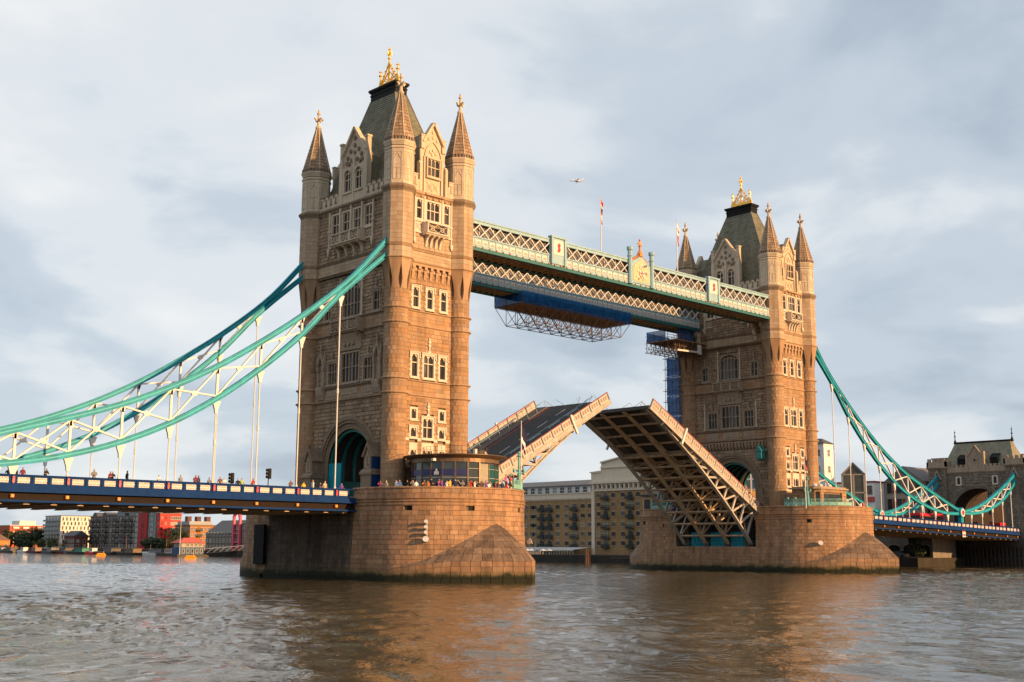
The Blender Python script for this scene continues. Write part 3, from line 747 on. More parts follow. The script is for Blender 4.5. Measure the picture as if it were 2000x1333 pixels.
        for k in range(n):
            for sg in (-1, 1):
                f = lambda q: (sg * 1.35 * (1 - (q / n) ** 1.8), 53.4 + 2.2 * (q / n) ** .8)
                g.bar(G(f(k)[0], -.24, f(k)[1]), G(f(k + 1)[0], -.24, f(k + 1)[1]), .14, .18, U.n)
        pierced(g, G, -1.0, 1.0, 48.9, 50.1, -.27, 2)
        for x, z in ((0, 56.9), (-.7, 55.9), (.7, 55.9), (-.4, 54.2), (.1, 54.5), (.5, 54.1), (-.1, 53.9), (0, 56.2)):
            g.fpoly(G, [(x + .2 * math.cos(k * PI / 3), z + .24 * math.sin(k * PI / 3)) for k in range(6)], -.3, -.18)
        g.build('gable', M_PORT, T)
        window(T, Fr(G.o - U.n * .06, U.s, U.n), 0, 50.9, 53.2, 1.95, 3, 52.1, sw=.16, deep=.25, quoin=False, surround=M_PORT)
        dr = MB(); dr.fpoly(G, [(-1.6, 49.5), (1.6, 49.5), (1.6, 54.9), (0, 57.3), (-1.6, 54.9)], -6.2, -.6)
        dr.build('dormer_roof', M_ROOF, T)
        for sg in (-1, 1):
            pp = MB()
            a, b = sorted((sg * 2.4, sg * 3.6)); pp.fbox(U, a, b, -.35, .1, 48.4, 50.0); pp.fbox(U, a + .2, b - .25, -.35, .1, 50.0, 50.6); pp.fbox(U, a + .15, b - .2, -.4, .16, 50.6, 50.75); pp.fbox(U, (a + b) / 2 - .15, (a + b) / 2 + .15, .1, .22, 49.2, 50.3)
            pp.build('battlement', M_PORT, T)
        cn = MB(); cn.fprof(U, [(-.3, 47.7), (.06, 47.7), (.1, 47.95), (.34, 48.15), (.36, 48.35), (.12, 48.55), (-.3, 48.55)], -3.5, 3.5)
        cn.fbox(U, -1.55, 1.55, 0, .5, 48.1, 48.4)
        for k in range(7): cn.fbox(U, -3 + k - .13, -3 + k + .13, .05, .24, 47.72, 47.98)
        cn.build('cornice', M_ASH, T)
    # corner turrets
    sp = Stones(); spu = Stones()
    for sx, sy in ((-1, -1), (1, -1), (-1, 1), (1, 1)):
        cx, cy = sx * TA, sy * TB
        tu = MB()
        tu.lathe(cx, cy, [(1.42, 9.0), (1.42, 35.35), (1.22, 36.0), (1.22, 38.8)], 20)
        tu.lathe(cx, cy, [(1.92, 38.8), (1.92, 48.0)], 8, R(22.5))
        tu.lathe(cx, cy, [(1.86, 48.0), (1.86, 54.0)], 8, R(22.5))
        tu.lathe(cx, cy, [(1.95, 54.3), (.28, 60.95)], 8, R(22.5))
        tr = tu.build('turret_core', M_JOINT, T)
        # stones
        for za, zb in ((9.8, 22.1), (22.5, 23.9), (24.3, 30.85), (31.25, 32.7), (33.1, 35.3)):
            sr.ring(cx, cy, lambda z: 1.5, za, zb, .56, 9, rng, gap=.022)
        ap = 1.86
        for za, zb in ((39.3, 40.6), (41.0, 47.8)):
            su_.ring(cx, cy, lambda z: ap, za, zb, .56, 9, rng, gap=.02, oct_=2)
        sp.ring(cx, cy, lambda z: 1.8, 48.6, 53.5, 1.2, 9, rng, gap=.015, oct_=1)
        spu.ring(cx, cy, lambda z: 1.9 - (z - 54.4) * (1.9 - .27) / (60.9 - 54.4), 54.75, 60.9, .47, 9, rng, gap=.05, oct_=2)
        # broached flare from round to octagon
        fl = MB(); rows = 6
        for k in range(8):
            a, b = R(22.5 + 45 * k), R(67.5 + 45 * k); mid = (a + b) / 2
            grid = []; el = []; er = []
            for i in range(rows + 1):
                t = i / rows; z = 35.3 + 3.6 * t; w = 0.0 if t > .88 else .25 * (1 - t / .88) * min(1, .25 + 2.5 * t)
                line = []
                for q in range(5):
                    an = a + w + (b - a - 2 * w) * q / 4
                    rr = 1.5 * (1 - t) + (ap / math.cos(an - mid)) * t
                    line.append((cx + rr * math.cos(an), cy + rr * math.sin(an), z))
                grid.append(line)
                for e_, an in ((el, a + w), (er, b - w)):
                    rr = 1.5 * (1 - t) + (ap / math.cos(an - mid)) * t
                    e_.append(((cx + rr * math.cos(an), cy + rr * math.sin(an), z), (cx + 1.2 * math.cos(an), cy + 1.2 * math.sin(an), z)))
            fl.grid(grid, 0, .3 + .1 * (k % 3)); fl.grid([list(x) for x in el], 0, .4); fl.grid([list(x) for x in er], 0, .4)
        fl.build('broach', M_ASH, T)
        rc = MB()
        for z in (22.3, 24.1, 31.05, 32.9): rc = MB(); ring_course(rc, cx, cy, 1.5, z, .5, .3); rc.build('ring_moulding', M_ASH, T)
        rc = MB()
        c8 = 1 / math.cos(R(22.5))
        ring_course(rc, cx, cy, ap * c8, 40.8, .3, .16, 8, R(22.5)); ring_course(rc, cx, cy, ap * c8, 39.1, .4, .24, 8, R(22.5))
        rc.build('string_course', M_ASH, T)
        up = MB()
        up.lathe(cx, cy, [(ap * c8, 47.6), (ap * c8 + .05, 47.8), (ap * c8 + .3, 48.15), (ap * c8 + .33, 48.35), (ap * c8 + .05, 48.6), (1.8, 48.62)], 8, R(22.5), 1)
        up.lathe(cx, cy, [(1.8 * c8, 53.1), (1.8 * c8 + .12, 53.2), (1.8 * c8 + .12, 53.35), (1.8 * c8, 53.45)], 8, R(22.5))
        up.lathe(cx, cy, [(1.8 * c8, 53.6), (1.8 * c8 + .1, 53.85), (1.8 * c8 + .22, 54.1), (1.8 * c8 + .22, 54.25), (1.8, 54.4)], 8, R(22.5))
        for k in range(8):
            an = R(45 * k); F8 = Fr((cx + 1.8 * math.cos(an), cy + 1.8 * math.sin(an), 0), (-math.sin(an), math.cos(an), 0), (math.cos(an), math.sin(an), 0))
            up.fbox(F8, -.55, -.47, 0, .05, 49.2, 52.7); up.fbox(F8, .47, .55, 0, .05, 49.2, 52.7); up.fbox(F8, -.55, .55, 0, .05, 52.7, 52.8); up.fbox(F8, -.55, .55, 0, .05, 49.1, 49.2); up.fbox(F8, -.04, .04, 0, .05, 49.2, 50.6)
            up.fpoly(F8, [(-.47, 51.6), (0, 52.4), (.47, 51.6), (.47, 51.75), (0, 52.6), (-.47, 51.75)], 0, .05); up.fbox(F8, -.45, .45, 0, .05, 50.6, 50.68)
            for q in range(4): up.fpoly(F8, [(-.8 + .42 * q, 54.3), (-.5 + .42 * q, 54.3), (-.55 + .42 * q, 54.75), (-.75 + .42 * q, 54.75)], -.05, .12, 1)
            va = R(22.5 + 45 * k); p0 = Vector((cx + 1.98 * math.cos(va), cy + 1.98 * math.sin(va), 54.6)); p1 = Vector((cx + .31 * math.cos(va), cy + .31 * math.sin(va), 61.0))
            up.bar(p0, p1, .09, .09, (math.cos(va), math.sin(va), .2))
        up.build('turret_crown', [M_PORT, M_DARKSTONE], T)
        fi = MB()
        fi.lathe(cx, cy, [(.3, 60.9), (.42, 61.0), (.42, 61.2), (.25, 61.3), (.2, 61.9), (.17, 62.6), (.15, 63.0), (.26, 63.1), (.26, 63.25), (.16, 63.3), (.14, 63.6), (.03, 63.85)], 8, R(22.5))
        for an in (0, PI / 2):
            u = Vector((math.cos(an), math.sin(an), 0))
            for sg in (-1, 1):
                p = Vector((cx, cy, 62.2)); fi.bar(p, p + u * sg * .42 + Vector((0, 0, .12)), .2, .3); fi.bar(p + u * sg * .34 + Vector((0, 0, -.12)), p + u * sg * .62 + Vector((0, 0, .25)), .22, .22)
        fi.build('cross_finial', M_PORT, T)
    if rz == 0:
        ckey = lambda c: (c - camL).length + (0 if c.y < -9 else 30)
    else:
        ckey = lambda c: (c - camL).length + (0 if c.y > 9 else 30)
    st.emit(T, M_ROCK, 120, lambda c: (c - camL).length)
    sw_.emit(T, M_ASH, 180, ckey, rest='side_facing')
    su_.emit(T, M_ASHU, 0, None, rest='upper_facing')
    sr.emit(T, M_ASH, 0, None, rest='ashlar_facing')
    sp.emit(T, M_PORT, 0, None, rest='turret_facing')
    spu.emit(T, M_TILE, 0, None, rest='spire_tiles')
    # main roof
    rf = MB()
    b0, t0 = [(-4.1, -8.7, 49.3), (4.1, -8.7, 49.3), (4.1, 8.7, 49.3), (-4.1, 8.7, 49.3)], [(-.95, -2.7, 64.2), (.95, -2.7, 64.2), (.95, 2.7, 64.2), (-.95, 2.7, 64.2)]
    nrow = 46
    for i in range(4):
        j = (i + 1) % 4
        A, B, C_, E_ = Vector(b0[i]), Vector(b0[j]), Vector(t0[j]), Vector(t0[i])
        nrm = (B - A).cross(E_ - A).normalized()
        for r in range(nrow):
            f0, f1 = r / nrow, (r + 1) / nrow
            p0, p1, p2, p3 = A.lerp(E_, f0), B.lerp(C_, f0), B.lerp(C_, f1), A.lerp(E_, f1)
            k = max(2, int((p1 - p0).length / 1.1))
            for q in range(k):
                a, b = q / k, (q + 1) / k
                o = nrm * .05
                rf.add([p0.lerp(p1, a) + o, p0.lerp(p1, b) + o, p3.lerp(p2, b), p3.lerp(p2, a), p0.lerp(p1, a), p0.lerp(p1, b)], [(0, 1, 2, 3), (0, 4, 5, 1)], 0, rng.random())
    for i in range(4): rf.bar(b0[i], t0[i], .16, .16)
    rfo = rf.build('roof', M_ROOF, T)
    bl = MB()
    for k, (hx, hy, za, zb) in enumerate(((.98, 2.72, 64.0, 64.9), (1.05, 2.8, 64.9, 65.1), (.98, 2.72, 65.1, 65.4), (1.12, 2.9, 65.4, 65.55), (1.22, 3.0, 65.55, 65.85))): bl.box(-hx, hx, -hy, hy, za, zb)
    for k in range(7):
        y = -2.4 + .8 * k
        for sg in (-1, 1): bl.add([(sg * 1.0, y - .3, 64.05), (sg * 1.0, y + .3, 64.05), (sg * 1.14, y, 63.3)], [(0, 1, 2)])
    bl.build('ridge_moulding', M_BLACK, rfo)
    go = MB()
    go.box(-.5, .5, -2.35, 2.35, 65.85, 66.0); go.box(-.06, .06, -2.3, 2.3, 66.0, 66.75)
    for sg in (-1, 1):
        go.lathe(0, sg * 1.9, [(.2, 65.9), (.16, 66.8), (.11, 67.0), (.11, 67.9), (.28, 68.0), (.28, 68.1), (.1, 68.2), (.12, 68.55), (.26, 68.6), (.02, 68.85)], 8)
        go.tube([(0, sg * 1.8, 66.7), (0, sg * 1.15, 67.6), (0, sg * .55, 68.5), (0, 0, 69.6)], .12, 5); go.tube([(0, sg * 1.5, 66.7), (0, sg * .9, 67.3), (0, 0, 68.3)], .10, 5); go.tube([(0, 0, 66.8), (0, sg * .6, 67.2), (0, sg * 1.0, 67.9)], .09, 5); go.tube([(0, sg * .35, 66.7), (0, sg * .8, 67.0), (0, sg * 1.5, 67.2)], .09, 5)
        for q in range(4): go.lathe(0, sg * (1.6 - .38 * q), [(.02, 67.15 + .55 * q), (.13, 67.3 + .55 * q), (.02, 67.45 + .55 * q)], 6)
        go.tube([(0, sg * 2.3, 66.0), (0, sg * 2.1, 66.8), (0, sg * 1.95, 67.3)], .11, 5)
    go.lathe(0, 0, [(.22, 65.9), (.17, 67.5), (.13, 69.0), (.11, 69.9), (.25, 70.0), (.25, 70.1), (.12, 70.2), (.1, 71.2), (.2, 71.35), (.02, 71.85)], 8)
    for u in ((0, 1, 0), (1, 0, 0)):
        for sg in (-1, 1): go.bar((0, 0, 70.75), (u[0] * sg * .34, u[1] * sg * .34, 70.85), .12, .3); go.bar((u[0] * sg * .3, u[1] * sg * .3, 70.55), (u[0] * sg * .36, u[1] * sg * .36, 71.0), .1, .12)
    go.build('gilded_cresting', M_GOLD, rfo)
    # vault ribs and hoardings in the archway
    vl = MB(); arc_ = [(4.62 * math.cos(PI * i / 20), AZ + 4.62 * math.sin(PI * i / 20)) for i in range(21)]
    vl.grid([[(x, 4.62, 9.5)] + [(x, a, b) for a, b in arc_] + [(x, -4.62, 9.5)] for x in (-4.85, 4.85)])
    vl.build('vault_shade_lining', mat('painted_vault_shade', (0.035, 0.028, 0.024), .9, var=.3), T)  # added lining; its dark colour stands in for the shade inside the arch
    for k in range(6):
        x = -4.4 + 8.8 * k / 5
        v = MB(); Fx = Fr((x, 0, 0), (0, -1, 0), (-1, 0, 0))
        for i in range(20):
            c1, s1, c2, s2 = math.cos(PI * i / 20), math.sin(PI * i / 20), math.cos(PI * (i + 1) / 20), math.sin(PI * (i + 1) / 20)
            v.fpoly(Fx, [(4.3 * c1, AZ + 4.3 * s1), (4.63 * c1, AZ + 4.63 * s1), (4.63 * c2, AZ + 4.63 * s2), (4.3 * c2, AZ + 4.3 * s2)], -.18, .18)
        for sg in (-1, 1): v.fbox(Fx, min(sg * 4.3, sg * 4.63), max(sg * 4.3, sg * 4.63), -.18, .18, 9.6, AZ)
        v.build('vault_rib', M_VAULT, T)
    for sg in (-1, 1):
        h = MB(); h.box(-4.8, 4.8, min(sg * 4.2, sg * 4.28), max(sg * 4.2, sg * 4.28), 9.6, 12.2); h.build('teal_hoarding', M_VAULT, T)
    if rz == 0:
        h = MB(); h.box(-4.75, -4.65, 1.9, 4.6, 9.6, 14.4); h.build('teal_hoarding', M_TEAL, T)
        h = MB(); h.box(-6.9, -5.25, -7.35, -7.27, 9.6, 14.6); h.build('blue_hoarding', M_BLUE, T)
    # gabled shelters flanking the land-side archway
    if True:
        for sg in (-1, 1):
            q = MB(); F = Fr((-6.0, sg * 6.3, 0), (0, -1, 0), (-1, 0, 0))
            q.fbox(F, -1.0, 1.0, -.9, 1.0, 9.6, 12.5); q.fbox(F, -1.12, 1.12, -.9, 1.12, 9.6, 10.0); q.fprof(F, [(-.9, 12.5), (1.15, 12.5), (1.15, 12.75), (.75, 13.2), (-.9, 13.2)], -1.12, 1.12)
            q.fbox(F, -.8, .8, -.9, .72, 13.2, 15.0); q.fpoly(F, [(-1.05, 14.7), (-.75, 14.7), (0, 16.0), (.75, 14.7), (1.05, 14.7), (0, 16.5)], -.9, .95); q.fpoly(F, [(-.8, 15.0), (.8, 15.0), (0, 16.2)], -.9, .72)
            q.fpoly(F, [(-.45, 13.3), (.45, 13.3), (.45, 14.5), (0, 15.3), (-.45, 14.5)], .72, .78, 1)
            for k in range(3): q.fpoly(F, [(.2 * math.cos(i * PI / 4), 13.7 + .45 * k + .22 * math.sin(i * PI / 4)) for i in range(8)], .78, .84)
            q.fbox(F, -.1, .1, .6, .8, 16.4, 17.0); q.fbox(F, -.3, .3, .6, .8, 16.6, 16.8)
            q.build('gabled_shelter', [M_DARKSTONE, M_CARVE], T)
    return T
# ------------------------------------------------------------------ piers
PW, PC = 10.65, 11.5
def outline(off, n=16):
    """stadium outline, counter-clockwise from (+x, -PC)"""
    r = PW + off; pts = [(r, -PC), (r, PC)]
    pts += [(r * math.cos(PI * k / n), PC + r * math.sin(PI * k / n)) for k in range(1, n)]
    pts += [(-r, PC), (-r, -PC)]
    pts += [(-r * math.cos(PI * k / n), -PC - r * math.sin(PI * k / n)) for k in range(1, n)]
    return pts
def build_pier(x0, rz, label, seed):
    rng = random.Random(seed)
    P = thing('bridge_pier', label, 'pier', (x0, 0, 0), rz, 'two river piers of the bridge')
    camL = Matrix.Rotation(-rz, 4, 'Z') @ (CP - Vector((x0, 0, 0)))
    CH, XC = 8.3, 3.0
    core = MB(); ins = -.3
    o = outline(ins, 20)
    r = PW + ins
    # land half, two shoulders beside the bascule chamber, and the low sill
    arc = lambda c, a0, a1, n=20: [(r * math.cos(a0 + (a1 - a0) * k / n), c + r * math.sin(a0 + (a1 - a0) * k / n)) for k in range(n + 1)]
    ax = math.acos(XC / r)
    core.plan([(XC, -PC - r * math.sin(ax)), (XC, PC + r * math.sin(ax))] + arc(PC, ax, PI) + arc(-PC, PI, 2 * PI - ax), -3, 9.75)
    core.plan([(XC, CH), (r, CH)] + arc(PC, 0, ax), -3, 9.75)
    core.plan([(XC, -CH), (XC, -PC - r * math.sin(ax))] + arc(-PC, 2 * PI - ax, 2 * PI) + [(r, -CH)], -3, 9.75)
    core.plan([(XC, -CH), (r, -CH), (r, CH), (XC, CH)], -3, 4.1)
    core.build('pier_core', M_PJOINT, P)
    st = Stones(); sg_ = Stones(); sd_ = Stones()
    # wall stones along the outline, by arc length
    L1, La = 2 * PC, PI * PW
    per = 2 * L1 + 2 * La
    def pt(u, off=0.0):
        u = u % per; q = PW + off
        if u < L1: return Vector((q, -PC + u, 0))
        u -= L1
        if u < La: a = u / PW; return Vector((q * math.cos(a), PC + q * math.sin(a), 0))
        u -= La
        if u < L1: return Vector((-q, PC - u, 0))
        u -= L1; a = PI + u / PW
        return Vector((q * math.cos(a), -PC + q * math.sin(a), 0))
    def nrm(u): return (pt(u, 1) - pt(u, 0))
    holes = []
    for base in (L1 + La + L1, L1):
        for f in (.18, .40, .63, .84): holes.append(base + La * f)
    rows = [(-.8 + .548 * k, -.8 + .548 * (k + 1)) for k in range(17)] + [(9.36, 9.92), (9.92, 10.46)]
    for r_, (za, zb) in enumerate(rows):
        if 8.5 < za < 9.0: continue
        u = rng.uniform(0, 1); start = u
        brk = [b_ + k_ * per for k_ in (0, 1) for b_ in (PC - CH, PC + CH, PC - 9.0, PC + 9.0, L1 + La + PC - 9.0, L1 + La + PC + 9.0)]
        while u < start + per - .3:
            L = rng.uniform(.75, 1.3); u2 = min([u + L, start + per] + [q for q in brk if u + 1e-6 < q < u + L])
            um = (u + u2) / 2 % per; c = pt(um)
            bad = (c.x > 9 and abs(c.y) < CH + .05 and za > 3.7) or (za > 9 and abs(c.x) > 9 and abs(c.y) < 9.0)
            bat = max(0, (6.5 - za)) * .06; bat2 = max(0, (6.5 - zb)) * .06
            if 7.9 < (za + zb) / 2 < 8.45 and any(abs(um - h) < .5 for h in holes): bad = True
            if not bad:
                g = .016; nn = nrm((u + u2) / 2); d0 = rng.uniform(-.012, .012)
                A, B = pt(u + g, bat + d0), pt(u2 - g, bat + d0); A2, B2 = pt(u + g, bat2 + d0), pt(u2 - g, bat2 + d0)
                Z = lambda v, z: Vector((v.x, v.y, z))
                t = rng.random()
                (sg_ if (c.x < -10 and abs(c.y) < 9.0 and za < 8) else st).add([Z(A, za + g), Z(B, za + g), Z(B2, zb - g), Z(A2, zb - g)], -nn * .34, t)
            u = u2
    # flat sill under the bascule chamber
    # mouldings and coping
    def sweep(name, prof, gaps, mt):
        mb = MB(); n = 150
        for k in range(n):
            u, v = per * k / n, per * (k + 1) / n
            c = pt((u + v) / 2)
            if gaps(c): continue
            vs = [(*pt(u, a).xy, z) for a, z in prof] + [(*pt(v, a).xy, z) for a, z in prof]; q = len(prof)
            mb.add(vs, [(i, i + 1, q + i + 1, q + i) for i in range(q - 1)] + [tuple(range(q)), tuple(range(2 * q - 1, q - 1, -1))], 0, rng.random())
        mb.build(name, mt, P)
    gap1 = lambda c: c.x > 9 and abs(c.y) < CH
    gap2 = lambda c: abs(c.x) > 9 and abs(c.y) < 9.0
    sweep('string_moulding', [(-.4, 8.5), (.03, 8.5), (.1, 8.62), (.1, 8.74), (.04, 8.76), (.04, 8.86), (.16, 8.98), (.16, 9.1), (.06, 9.14), (.06, 9.22), (.22, 9.3), (.22, 9.36), (-.4, 9.37)], gap1, M_PIER)
    sweep('coping', [(-.55, 10.46), (.08, 10.46), (.1, 10.52), (.1, 10.62), (-.1, 10.68), (-.55, 10.66)], gap2, M_PIER)
    sweep('parapet_back', [(-.5, 9.5), (-.3, 9.5), (-.3, 10.47), (-.5, 10.47)], gap2, M_PJOINT)
    # cutwaters
    for sg in (-1, 1):
        cw = MB()
        base = lambda t, off=0.0: Vector((sg * 1 * (11.35 + off) * (1 - abs(t) ** 2.0) * (1 if t < 0 else -1) * 1.0, sg * (PC - 1.5 + (28.3 + off - PC + 1.5) * abs(1 - abs(abs(t) - 1) * 1.0)), 0)) if False else None
        def bs(t, off=0.0):      # t in -1..1, 0 at the nose
            q = 1 - abs(t)       # 0 at the shoulder, 1 at the nose
            x = (11.35 + off) * (1 - q ** 2.1) * (1 if t > 0 else -1)
            y = 9.5 + (27.9 + off - 9.5) * q
            return Vector((x, sg * y, 0))
        apex = Vector((0, sg * 20.6, 0))
        ZB, ZT = 2.35, 6.95
        lev = [(0, -.9), (0, -.2), (0, .45), (0, 1.1), (0, 1.75), (0, ZB)] + [(k / 9, ZB + (ZT - ZB) * (1 - (1 - k / 9) ** 1.6)) for k in range(1, 10)]
        N_ = 34
        def surf(t, k, z, off):
            b = bs(t, off); v = b.lerp(apex, k); q = 1 - abs(t); zb = ZB * (.12 + .88 * min(1, q * 1.5) ** .9)
            z = zb + (z - ZB) * (ZT - zb) / (ZT - ZB) if z > ZB else (z * zb / ZB if z > 0 else z)
            return Vector((v.x, v.y, z))
        for (k0, z0), (k1, z1) in zip(lev, lev[1:]):
            cnt = max(4, int(N_ * (1 - k0) * 1.35)); ph = rng.random() / cnt
            tt = [-1] + [-1 + 2 * (i + ph + rng.uniform(-.12, .12)) / cnt for i in range(1, cnt)] + [0, 1]
            tt = sorted(x for x in tt if -1 <= x <= 1)
            for a, b in zip(tt, tt[1:]):
                if b - a < .02: continue
                g = .0012
                p = [surf(a + g, k0, z0 + .012, 0), surf(b - g, k0, z0 + .012, 0), surf(b - g, k1, z1 - .012, 0), surf(a + g, k1, z1 - .012, 0)]
                if k1 >= .999: p[2] = p[2] + (p[1] - apex.to_3d()) * 0.02; 
                c = sum(p, Vector()) / 4
                inw = (Vector((0, sg * 14, c.z - 1)) - c).normalized() * .3
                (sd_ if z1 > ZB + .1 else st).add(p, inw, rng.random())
        rowsg = []
        for (k0, z0) in lev: rowsg.append([surf(-1 + 2 * i / 40, min(k0, .99), z0 - .05, -.09) for i in range(41)])
        cw.grid(rowsg); cw.build('cutwater_core', M_PJOINT, P)
    st.emit(P, M_PIER, 210, lambda c: (c - camL).length + (0 if c.z > 0.3 else 6))
    if rz == 0: MB().box(-PW - .75, -PW - .3, 8.9, 11.2, 1.6, 6.6).build('fender_board', M_BLACK, P)
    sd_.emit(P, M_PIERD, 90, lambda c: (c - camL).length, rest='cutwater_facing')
    sg_.emit(P, M_GRIMESHADE, 0, None, rest='grime_and_shade_facing')
    # small drain openings
    for h in holes:
        c = pt(h, -.22); nn = nrm(h); F = Fr((c.x, c.y, 0), (-nn.y, nn.x, 0), nn)
        MB().fbox(F, -.3, .3, -.05, .0, 7.95, 8.5).build('drain_opening', M_BLACK, P)
    # pier deck paving
    pv = MB(); pv.plan(outline(-.45), 9.55, 9.62) if False else None
    # chamber fittings
    ch = MB(); ch.box(XC - .1, XC, -CH, CH, 4.1, 9.5)
    ch.build('chamber_wall', M_DSTEEL, P)
    for y in (-4.15, 0, 4.15):
        q = MB(); q.box(PW - 2.2, PW - .75, y - 1.45, y + 1.45, 4.1, 6.5); q.box(PW - .75, PW - .7, y - 1.35, y + 1.35, 4.4, 6.3)
        for k in range(3): q.box(PW - .7, PW - .64, y - 1.2 + .85 * k, y - .55 + .85 * k, 4.6, 6.1)
        q.build('machinery_cabinet', M_TEAL, P)
    for y in (-6.3, -2.07, 2.07, 6.3):
        MB().box(PW - 2.6, PW - .4, y - .45, y + .45, 4.1, 8.2).build('chamber_column', M_DSTEEL, P)
    rl = MB()
    for y in [-8 + k * .8 for k in range(21)]: rl.bar((PW - .45, y, 4.1), (PW - .45, y, 5.1), .05)
    for z in (4.6, 5.1): rl.bar((PW - .45, -8.2, z), (PW - .45, 8.2, z), .05)
    rl.build('chamber_railing', M_TEALD, P)
    return P

# ------------------------------------------------------------------ approach spans
def zl(x):            # top of the parapet along the bridge
    if x < 41: return 10.44
    return 10.5 - max(0, x - 92.95) * 0.026
def parapet_mesh(L):
    mb = MB()
    F = Fr((0, 0, 0), (1, 0, 0), (0, -1, 0))
    a, b = -L / 2, L / 2
    mb.fbox(F, a, b, -.05, .05, .90, 1.12, 0); mb.fbox(F, a, b, -.06, .08, .14, .36, 0); mb.fbox(F, a, a + .2, -.05, .06, .36, .90, 0); mb.fbox(F, b - .2, b, -.05, .06, .36, .90, 0); mb.fbox(F, a - .05, a + .05, -.06, .12, .14, 1.1, 0)
    mb.fbox(F, a + .2, b - .2, -.03, -.01, .36, .90, 1)
    s0, s1, z0, z1 = a + .24, b - .24, .40, .86
    n = 4; w = (s1 - s0) / n
    for i in range(n):
        c = s0 + w * (i + .5); zc = (z0 + z1) / 2
        for k in range(8):
            u, v = PI / 4 * k, PI / 4 * (k + 1)
            mb.bar(F(c + w * .42 * math.cos(u), .02, zc + .2 * math.sin(u)), F(c + w * .42 * math.cos(v), .02, zc + .2 * math.sin(v)), .07, .05, (0, -1, 0), 2)
        mb.bar(F(c - .1, .02, zc), F(c + .1, .02, zc), .07, .05, (0, -1, 0), 2); mb.bar(F(c, .02, zc - .1), F(c, .02, zc + .1), .07, .05, (0, -1, 0), 2)
    mb.fbox(F, s0, s1, -.01, .03, z0 - .04, z0 + .02, 2); mb.fbox(F, s0, s1, -.01, .03, z1 - .02, z1 + .04, 2)
    return mb.mesh('parapet_panel', [M_BLUE, mat('panel_backing', (0.20, 0.15, 0.12), .7, var=.2, nscale=6), mat('parapet_lattice_paint', (.58, .55, .51), .6)])
def build_span(xa, xb, x_first, step, label, white=False):
    """deck from xa to xb; hangers at x_first + k*step"""
    S = thing('approach_span', label, 'bridge deck', (xa, 0, 0))
    X = lambda x: x - xa
    def seg(name, mt, y0, y1, dz0, dz1):
        mb = MB(); p = [(xa, zl(xa)), (xb, zl(xb))]
        (x0, z0), (x1, z1) = p
        mb.hexa([(X(x0), y0, z0 + dz0), (X(x1), y0, z1 + dz0), (X(x1), y0, z1 + dz1), (X(x0), y0, z0 + dz1), (X(x0), y1, z0 + dz0), (X(x1), y1, z1 + dz0), (X(x1), y1, z1 + dz1), (X(x0), y1, z0 + dz1)])
        return mb.build(name, mt, S)
    seg('roadway', M_ASPH, -5.4, 5.4, -1.75, -1.25)
    for sg in (-1, 1):
        seg('footway', M_FOOT, min(sg * 5.4, sg * 9.1), max(sg * 5.4, sg * 9.1), -1.75, -.95)
        y = sg * 9.4
        seg('handrail', M_BLUE, y - .12, y + .12, -.04, .04)
        seg('cornice_girder', M_BLUE, min(sg * 9.1, sg * 9.62), max(sg * 9.1, sg * 9.62), -1.45, -.98)
        seg('cornice_lip', M_BLUE, min(sg * 9.1, sg * 9.8), max(sg * 9.1, sg * 9.8), -1.62, -1.45)
        seg('girder_web', mat('dark_girder_web', (.022, .016, .013), .8, spec=.1), min(sg * 9.0, sg * 9.25), max(sg * 9.0, sg * 9.25), -2.35, -1.62)
        seg('girder_flange', M_BLUE, min(sg * 8.9, sg * 9.62), max(sg * 8.9, sg * 9.62), -2.55, -2.35)
    dirn = 1 if xb > xa else -1
    lo, hi = min(xa, xb), max(xa, xb)
    st = abs(step); x = x_first
    hang = []
    while lo + .3 < x < hi - .3: hang.append(x); x += step
    hang.sort()
    pL = (st - .36) / 3
    pm = parapet_mesh(pL); post = MB(); F = Fr((0, 0, 0), (1, 0, 0), (0, -1, 0))
    post.fbox(F, -.18, .18, -.08, .16, .0, 1.12, 0); post.fpoly(F, [(-.11, .42), (0, .3), (.11, .42), (.11, .78), (-.11, .78)], .16, .19, 1); post.fbox(F, -.1, .1, .16, .2, .82, .96, 1); post.fbox(F, -.22, .22, -.1, .2, 1.08, 1.16, 0)
    pom = post.mesh('parapet_post', [M_BLUE, M_RED])
    lm = MB().box(-.16, .16, -.14, .14, -.15, .15).box(-.12, .12, -.19, -.14, -.11, .11).mesh('lamp_box', M_ORANGE)
    ends = [hang[0] - st] + hang + [hang[-1] + st]
    for sg in (-1, 1):
        rz = 0 if sg < 0 else PI
        for h in hang:
            obj('parapet_post', pom, S, None, (X(h), sg * 9.4, zl(h) - 1.12), rz)
            obj('lamp_box', lm, S, None, (X(h), sg * 9.42, zl(h) - 1.98), rz)
        for a, b in zip(ends, ends[1:]):
            for k in range(3):
                x = a + .18 + pL * (k + .5)
                if lo + pL * .4 < x < hi - pL * .4: obj('parapet_panel', pm, S, None, (X(x), sg * 9.4, zl(x) - 1.12), rz)
    # underside
    cbm = MB().box(-.14, .14, -9.0, 9.0, -.32, .32).box(-.3, .3, -9.0, 9.0, -.4, -.32).mesh('cross_girder', M_STEEL)
    x = lo + .9; k = 0
    while x < hi - .5:
        obj('cross_girder', cbm, S, None, (X(x), 0, zl(x) - 2.35)); x += st / 2; k += 1
    for y in (-6.6, -4, -1.3, 1.3, 4, 6.6): seg('stringer', M_STEEL, y - .12, y + .12, -2.3, -1.75)
    return S, hang

